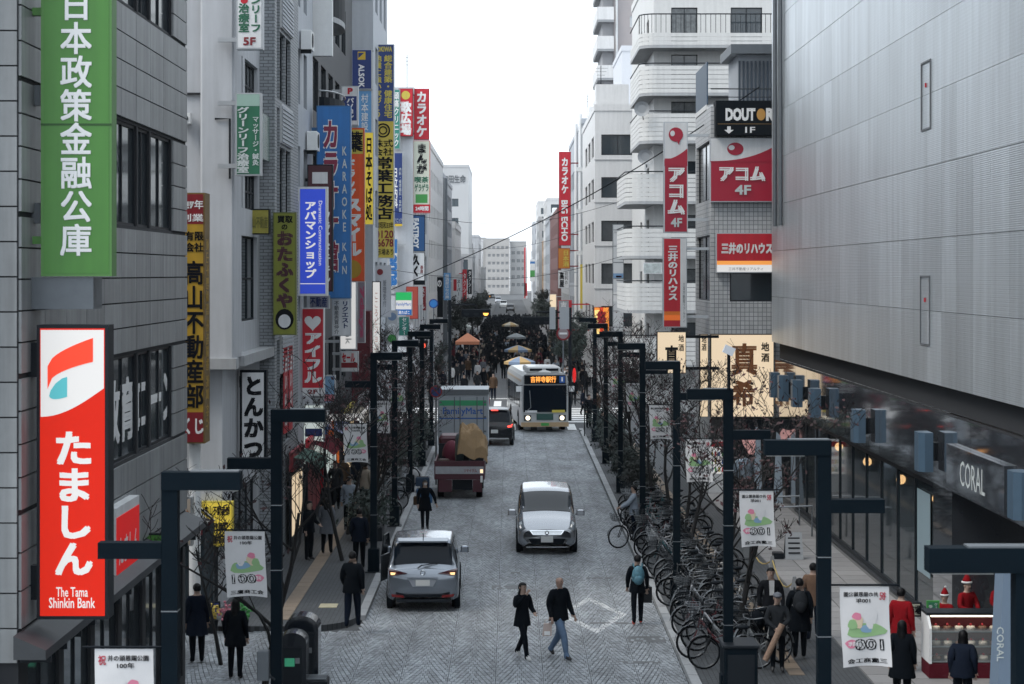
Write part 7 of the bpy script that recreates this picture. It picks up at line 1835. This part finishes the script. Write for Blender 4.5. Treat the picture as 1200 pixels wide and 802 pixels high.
# cake stall customers and staff
person('person', 'customer in red jacket behind the near mirrored banner', (X(1056,39.2),39.2,Zp), R(150), STAND, mm(CR,CB), 1.70, 'short', False, PG, 1.12)
person('person', 'dark haired customer in black coat in front of the red jacket', (X(1057,36.0),36.0,Zp), R(165), STAND, mm(CB,CB), 1.62, 'long', False, PG, 1.15, coat=(.6,.24))
p = dict(STAND, chest=(0,-.10,1.24), neck=(0,-.17,1.38), head0=(0,-.20,1.45), head1=(0,-.22,1.53), crown=(0,-.22,1.60), shl=(-.165,-.12,1.34), shr=(.165,-.12,1.34))
person('person', 'customer in dark blue coat bending over the cake counter', (X(1128,35.2),35.2,Zp), R(165), p, mm(CN,CB), 1.60, 'long', False, PG, 1.18)
for i, (px, d_, hh, rz, lb) in enumerate(((1107,40.6,1.36,-30,'shorter shop helper in red with a Santa hat behind the counter'), (1133,40.9,1.58,25,'taller shop helper in red with a Santa hat behind the counter'), (1172,41.6,1.5,10,'third helper in red at the right end of the counter'))):
    p = dict(STAND, elr=(.24,-.06,1.12), wrr=(.12,-.26,1.05), ell=(-.24,-.06,1.12), wrl=(-.12,-.26,1.05))
    t, J = person('person', lb, (X(px,d_),d_,Zp), R(rz), p, mm(CR,CB), hh, 'short', True, PG)
    if i < 2:
        m = MB(); m.smooth = True; m.lathe([(.102,0),(.09,.05),(.06,.11),(.03,.16),(.008,.19)], (0,0,1.655), 14); ht = m.build('santa_hat', CR, t, True)
        m = MB(); m.smooth = True; m.torus((0,0,1.645), .098, .026, 'z', 16, 6); m.ell((.02,0,1.85),(.03,.03,.03),8,6); m.build('fur_trim', CW, ht, True)

# ---------------------------------------------------------------- crowd beyond the crossing
rc = random.Random(21)
base = []
variants = [(CB,CB,'short',None),(CN,CB,'long',(.66,.21)),(CG,CN,'short',None),(CB,CG,'long',(.7,.2)),(CGR,CB,'short',None),(CBE,CB,'long',(.7,.2)),(CBR,CN,'short',(.75,.2)),(CMA,CB,'long',None),(CLB,CN,'short',None),(CW,CB,'short',None)]
for i, (a, c, hr, co) in enumerate(variants):
    t, J = person('person', 'x', (0,0,0), 0, walk(.12+.03*(i % 4)) if i % 3 else STAND, mm(a,c), 1.66, hr, False, 'crowd beyond the crossing', 1.1, co, False)
    base.append(t)
cn = ['black jacket', 'long navy coat', 'charcoal jacket', 'long black coat', 'grey jacket', 'long beige coat', 'brown coat', 'maroon top', 'pale blue grey jacket', 'white top']
pts = []
tries = 0
while len(pts) < 262 and tries < 20000:
    tries += 1
    y = 108+120*rc.random()**.9; x = rc.uniform(-5.6, 5.6)
    if y < 125 and (abs(x) < 3.6 or rc.random() < .75): continue
    if abs(x) < .9 and y < 128: continue
    if any((x-a)**2+(y-b)**2 < .42 for a, b in pts): continue
    pts.append((x,y))
pts.sort(key=lambda q: q[1])
wts = [0,0,0,1,1,2,2,3,3,3,4,5,6,7,8,9]
used = set(); cnt = {}
for i, (x, y) in enumerate(pts):
    k = rc.choice(wts)
    sd_ = 'left' if x < -1.6 else ('right' if x > 1.6 else 'middle'); cnt[(k,sd_)] = cnt.get((k,sd_),-1)+1
    lb = 'walker in %s, %s nearest such in the %s of the crowd' % (cn[k], (ordn2+['twenty first','twenty second','twenty third','twenty fourth','twenty fifth'])[min(cnt[(k,sd_)],24)], sd_)
    if k in used: o = copy_thing(base[k], (x,y,.12 if abs(x) > 3.5 else .01), rc.choice([0,PI])+R(rc.uniform(-40,40)), lb)
    else:
        o = base[k]; used.add(k); o.location = (x,y,.12 if abs(x) > 3.5 else .01); o.rotation_euler = (0,0,R(rc.uniform(-40,40)))
        o['label'] = lb
    q = rc.uniform(.88,1.04); o.scale = (q,q,q)
# the far crowd that reads as one mass
fc = MB(); fc.smooth = True; fl_ = []
for i, (a, c) in enumerate(((CB,CB),(CG,CN),(CBR,CB))):
    me, J = body_mesh(walk(.13+.03*i), mm(a,c), False, 0, 1.15)
    fl_.append(([tuple(v.co) for v in me.vertices], [tuple(p.vertices) for p in me.polygons]))
for i in range(420):
    x = rc.uniform(-3.6,3.6); y = 165+150*rc.random(); a = rc.uniform(0,6.28); ca, sa = math.cos(a), math.sin(a); v, f = rc.choice(fl_); q = rc.uniform(.88,1.03)
    fc.add([(x+q*(p[0]*ca-p[1]*sa), y+q*(p[0]*sa+p[1]*ca), .01+q*p[2]) for p in v], f)
o = fc.build('far_crowd', CB); o['kind'] = 'stuff'; tag(o, 'dense far crowd filling the street beyond the parasols', 'crowd')
# walkers on the near pavements, further back
for i, (px, py) in enumerate(((672,476),(690,502),(683,487),(706,520),(664,468),(722,545),(700,495),(655,462))):
    x, y, z = gp(px, py, .12)
    copy_thing(base[[3,0,1,2,0,3,6,1][i]], (x,y,.12), R(40*i), ['dark coated walker right of the bus', 'walker in black by the lit lantern lamp', 'walker in navy between bus and lamps', 'charcoal walker among the far right bicycles', 'black jacket walker behind the bus corner', 'long black coat walker by the litter bins', 'brown coat walker on the far right pavement', 'navy coat walker at the crossing corner'][i])['group'] = 'walkers on the right pavement'
for i, (px, py) in enumerate(((455,520),(463,505),(470,498),(480,488),(448,540),(490,480))):
    x, y, z = gp(px, py, .12)
    copy_thing(base[[0,3,1,4,2,3][i]], (x-.6,y,.12), R(50*i), ['black jacket walker behind the left lamps', 'long black coat walker behind the left lamps', 'navy walker left of the box truck', 'grey jacket walker left of the box truck', 'charcoal walker near the left bicycles', 'dark walker by the red signals'][i])['group'] = 'walkers on the left pavement'

# parasols, tents and stalls in the crowd
def parasol(px, py, r, cols, label, h=.34):
    z = 2.45; d = (CAMZ-z)*K/(py-320.0); x = X(px,d)
    t = thing('parasol', label, 'parasol', (x,d,.02), 'market parasols in the crowd')
    MB().tube([(x,d,.02),(x,d,z)], .03, 6).build('pole', GREYM, t)
    for i in range(8):
        a0, a1 = 2*PI*i/8, 2*PI*(i+1)/8
        m = MB(); A = [(x+r*q*math.cos(a),d+r*q*math.sin(a),z+h*(1-q)**.8 if q else z+h) for a in (a0,a1) for q in (0.02,.5,1)]
        m.add(A, [(0,1,4,3),(1,2,5,4)]); B = [(x+r*math.cos(a),d+r*math.sin(a),z-dz) for a in (a0,a1) for dz in (0,.16)]
        m.add(B, [(0,1,3,2)]); m.build('canopy_panel', cols[i % 2], t)
PY = mat('parasol ochre', (.42,.28,.12), .7); PBl = mat('parasol blue grey', (.16,.22,.32), .7); PGy = mat('parasol grey', (.22,.24,.25), .7)
parasol(609,424,.98,(PY,PBl),'ochre and blue striped parasol nearest behind the bus'); parasol(607,410,1.0,(PBl,PY),'second ochre and blue striped parasol behind the bus'); parasol(605,395,.85,(PGy,PGy),'plain grey parasol beyond the striped ones'); parasol(598,381,.9,(PY,mat('parasol cream', (.5,.45,.36), .7)),'small ochre and cream parasol deep in the crowd')
def tent(px, py, w, m_, label, z=2.3):
    d = (CAMZ-z)*K/(py-320.0); x = X(px,d)
    t = thing('market_tent', label, 'tent', (x,d,.02), 'market tents in the crowd')
    A = [(x-w,d-w,z),(x+w,d-w,z),(x+w,d+w,z),(x-w,d+w,z),(x,d,z+.7)]
    MB().add(A, [(0,1,4),(1,2,4),(2,3,4),(3,0,4)]).build('roof', m_, t)
    MB().box(x-w,x+w,d-w-.01,d-w,z-.25,z-.002).build('valance', m_, t)
    for a in (-1,1):
        for b in (-1,1): MB().tube([(x+a*w*.98,d+b*w*.98,.02),(x+a*w*.98,d+b*w*.98,z)], .025, 5).build('pole', GREYM, t)
tent(548,400,1.0,mat('orange canvas', (.62,.24,.13), .7),'small orange market tent at the left of the crowd'); tent(538,383,1.3,mat('white canvas', (.55,.58,.55), .7),'white market tent at the far left of the crowd')
t, J = person('person', 'person in a red flowered robe in front of the crowd', (X(568,108),108,.01), R(0), STAND, mm(mat('red flowered cloth', (.30,.03,.06), .8, noise=.8, nscale=10),CMA), 1.66, 'short', True, 'crowd beyond the crossing', 1.2, (.15,.3), False)

# ---------------------------------------------------------------- cake stall in the store entrance
d = 38.6; x0, x1 = X(1089,d), X(1182,d); zc = 1.32
t = thing('display_counter', 'glass cake counter with lit shelves in the store entrance', 'counter', ((x0+x1)/2, d, .14))
MB().box(x0,x1,d,d+.75,.14,.42).build('base', CMA, t)
for a in (x0, x1-.05): MB().prism([(a,d,.42),(a,d,1.10),(a,d+.25,zc),(a,d+.75,zc),(a,d+.75,.42)], (.05,0,0)).build('end_frame', WHITE, t)
for k, zz in enumerate((.44,.72,1.0)): MB().box(x0+.06,x1-.06,d+.06+.06*k,d+.72,zz,zz+.02).build('shelf', STEEL, t)
MB().box(x0,x1,d+.24,d+.78,zc,zc+.05).build('top', DARKM, t); MB().box(x0+.06,x1-.06,d+.70,d+.74,.45,zc).build('back_panel', mat('dark red back', (.12,.01,.015), .6), t)
MB().prism([(x0+.05,d+.01,.44),(x1-.05,d+.01,.44),(x1-.05,d+.01,1.10),(x0+.05,d+.01,1.10)], (0,.008,0)).build('front_glass', mat('thin clear glass', (.6,.65,.66), .03, alpha=.10), t)
MB().box(x0+.1,x1-.1,d+.30,d+.36,zc-.04,zc-.005).build('lamp_tube', mat('counter tube', (.9,.85,.75), .4, emit=(1,.88,.7), es=2.0), t)
CRM = mat('cream icing', (.62,.55,.45), .6); BER = mat('berry', (.42,.02,.03), .4)
for k, zz in enumerate((.46,.74,1.02)):
    for j in range(6):
        cx_ = x0+.20+(x1-x0-.4)*j/5; cy_ = d+.26+.05*k
        c = thing('cake', 'small iced cake with berry, %s from the left on the %s shelf' % (ordn[j], ['bottom','middle','top'][k]), 'cake', (cx_,cy_,zz), 'cakes in the counter')
        m = MB(); m.smooth = True; m.lathe([(.085,0),(.085,.06),(.07,.075),(.02,.08)], (cx_,cy_,zz), 14); m.build('sponge', CRM if (j+k) % 3 else mat('choco', (.16,.08,.05), .6), c)
        m = MB(); m.smooth = True; m.ell((cx_,cy_,zz+.10),(.028,.028,.028),8,6); m.build('berry', BER, c)
sign('standing_sign', 'pale board with dark writing behind the red jacket', 1056, 1080, 706, 723, 40.0, mat('cream lit board', (.45,.45,.36), .5), [('食市場', INK, 'h', .12, .92, .2, .8, .03)], frame=DARKM, depth=.06, group='signs on the right')
sign('standing_sign', 'green handwritten notice left of the Santa helpers', 1086, 1101, 704, 728, 40.2, mat('notice green', (.02,.16,.09), .6), [('ケーキ予約', WHITEP, 'v', .55, .9, .1, .9, .0), ('受付中', WHITEP, 'v', .12, .45, .2, .8, .0)], frame=GREENP, depth=.04, group='signs on the right')
# pale blue pylon sign at the right edge
d = 29.0
t = thing('pylon_sign', 'tall pale blue slanted sign pillar at the right picture edge', 'sign', (X(1185,d), d, .14))
MB().prism([(X(1162,d),d,.14),(X(1186,d),d,.14),(X(1186,d),d,Z(672,d)),(X(1176,d),d,Z(672,d))], (0,.5,0)).build('blue_face', mat('pylon blue', (.16,.22,.30), .4), t); MB().box(X(1186.2,d),X(1215,d),d+.02,d+.5,.14,Z(672,d)).build('dark_side', NAVY, t)
mb = MB(); put_text(mb, 'CORAL', 'r', X(1168,d), X(1176,d), Z(775,d), Z(735,d), lambda u, v, k: (u, d-.006-.001*k, v), .01); mb.build('lettering', PALEINK, t)

# flower shop stall and left shop fronts
t = thing('flower_shop', 'white arched awning flower shop front at the alley', 'shop', (X(235,44), 44.5, 0))
AW = mat('awning white', (.50,.52,.52), .6, noise=.08)
for k in range(4):
    P = [[(X(196+4*k,46.9)+.30*k*0+.9*u, 45.2+.45*k+.44*q, 2.2+.55*math.sin(PI/2*(1-u))) for q in (0,1)] for u in [i/8 for i in range(9)]]
    MB().grid(P).build('awning_panel', AW, t)
    MB().tube([(a[0][0],a[0][1],a[0][2]+.01) for a in P], .02, 4).build('awning_rib', BLACK, t)
MB().box(-7.6,-6.9,46.3,46.4,.02,2.2).build('shop_window', GLASS, t)
mb = MB(); put_text(mb, 'むら花', 'h', X(196,45), X(236,45), 2.05, 2.45, lambda u, v, k: (u, 45.15-.002*k, v), .03); mb.build('lettering', SIGNDR, t)
for i in range(5):
    x = -7.3+.34*i; c = thing('flower_bucket', ['dark', 'orange', 'yellow', 'mixed', 'green'][i]+' flowers in a bucket below the white awning', 'flowers', (x,44.2,0.0), 'flower buckets at the shop')
    MB().lathe([(.10,0),(.14,.3)], (x,44.2,.0), 12).build('bucket', DARKM, c); f = MB()
    for q in range(60): 
        v = Vector((x+rc.gauss(0,.10),44.2+rc.gauss(0,.10),.45+rc.gauss(0,.10))); f.cbox(v, (.05,.05,.03), Matrix.Rotation(rc.uniform(0,3),3,'X'))
    o = f.build('blossom', [CMA, mat('orange petal',(.45,.16,.03),.7), mat('yellow petal',(.45,.34,.06),.7), mat('pink petal',(.40,.14,.18),.7), GREENP][i], c); o['kind'] = 'stuff'
sign('standing_sign', 'navy parking board below the flower shop awning', 232, 258, 705, 735, 46.0, SIGNN, [('月極', WHITEP, 'h', .1, .5, .1, .45, .0), ('駐車場', WHITEP, 'h', .1, .9, .55, .9, .0)], bands=[(SIGNDR, 0, 1, .55, .7)], frame=DARKM, depth=.05, group='signs on the left')
# lit shop fronts along the left pavement
LS_ = [(56.5,59.5,LITCREAM,'warm lit shop front under the red banner'),(61,65,mat('shop red front',(.22,.015,.02),.6),'red shop front beside the standing walkers'),(67,71,LITCOOL,'cool lit shop front behind the left lamps'),(74,79,lit('shop warm',(1,.75,.45),.5),'warm lit shop front behind the left bicycles'),(82,87,lit('shop white',(.9,.92,.95),.6),'white lit shop front near the maroon wall')]
for i, (a, b, m_, lb) in enumerate(LS_):
    t = thing('small_shop', lb, 'shop front', (-6.3, (a+b)/2, .12), 'shop fronts on the left pavement')
    xx = -6.28
    MB().box(xx,xx+.12,a,b,2.35,2.9).build('fascia', [SIGNDR,SIGNR,SIGNB,SIGNYB,SIGNW][i], t)
    for k in range(3):
        q = a+(b-a)*k/3; f = MB().box(xx,xx+.07,q+.04,q+(b-a)/3-.04,.2,2.3).build('shop_window', DARKM, t); MB().box(xx+.071,xx+.078,q+.12,q+(b-a)/3-.12,.5,2.2).build('pane', m_, f)
    P = [[(xx+.13+.75*u, y_, 2.75-.35*u*u) for y_ in (a,b)] for u in (0,.35,.7,1)]
    MB().grid(P).build('awning', [mat('dark green canvas',(.02,.07,.05),.8),CMA,SIGNN,CBE,CG][i], t)
for i, (px, py, w, h, m_, lb) in enumerate(((371,600,.45,1.5,SIGNR,'upright red banner flag before the left shops'),(384,585,.5,1.6,SIGNW,'upright white banner flag before the left shops'),(391,575,.4,1.4,LITORA,'upright orange banner flag before the left shops'))):
    x, y, z = gp(px,py,.12)
    t = thing('banner_flag', lb, 'banner', (x,y,.12), 'upright banner flags'); MB().box(x-w/2,x+w/2,y,y+.015,.6,.6+h).build('cloth', m_, t); MB().tube([(x-w/2-.03,y,.12),(x-w/2-.03,y,.65+h)], .015, 5).build('pole', STEEL, t); mb = MB(); put_text(mb, '営業中', 'v', x-w*.3, x+w*.3, .75, .5+h, lambda u, v, k: (u, y-.004-.001*k, v), .02); mb.build('lettering', WHITEP if i != 1 else INK, t)
t = thing('lit_canopy', 'white floodlit canopy frame above the left pavement', 'canopy', (-5.6, 66.5, 3.4))
for k in range(3): MB().box(-6.2,-4.9,65.6+.8*k,65.66+.8*k,Z(492,66),Z(488,66)).build('beam', LITWHITE, t)
MB().box(-6.2,-6.1,65.6,67.3,Z(500,66),Z(484,66)).build('side_beam', WHITE, t); MB().tube([(-4.95,65.6,Z(488,66)),(-4.75,65.6,Z(478,66))], .05, 6).build('lamp', LITWHITE, t)

# ---------------------------------------------------------------- hazy air
hz = MB().box(-950, 950, -70, 900, -1.4, 48).build('haze', mat('haze', (1,1,1)))
hm = bpy.data.materials.new('haze air'); hm.use_nodes = True
hm.node_tree.nodes.clear()
pv = hm.node_tree.nodes.new('ShaderNodeVolumePrincipled'); pv.inputs['Color'].default_value = (.97,.985,1,1); pv.inputs['Density'].default_value = .00006
mo = hm.node_tree.nodes.new('ShaderNodeOutputMaterial'); hm.node_tree.links.new(pv.outputs[0], mo.inputs['Volume'])
hz.data.materials.clear(); hz.data.materials.append(hm); hz['kind'] = 'stuff'
bpy.data.scenes.remove(tmp)
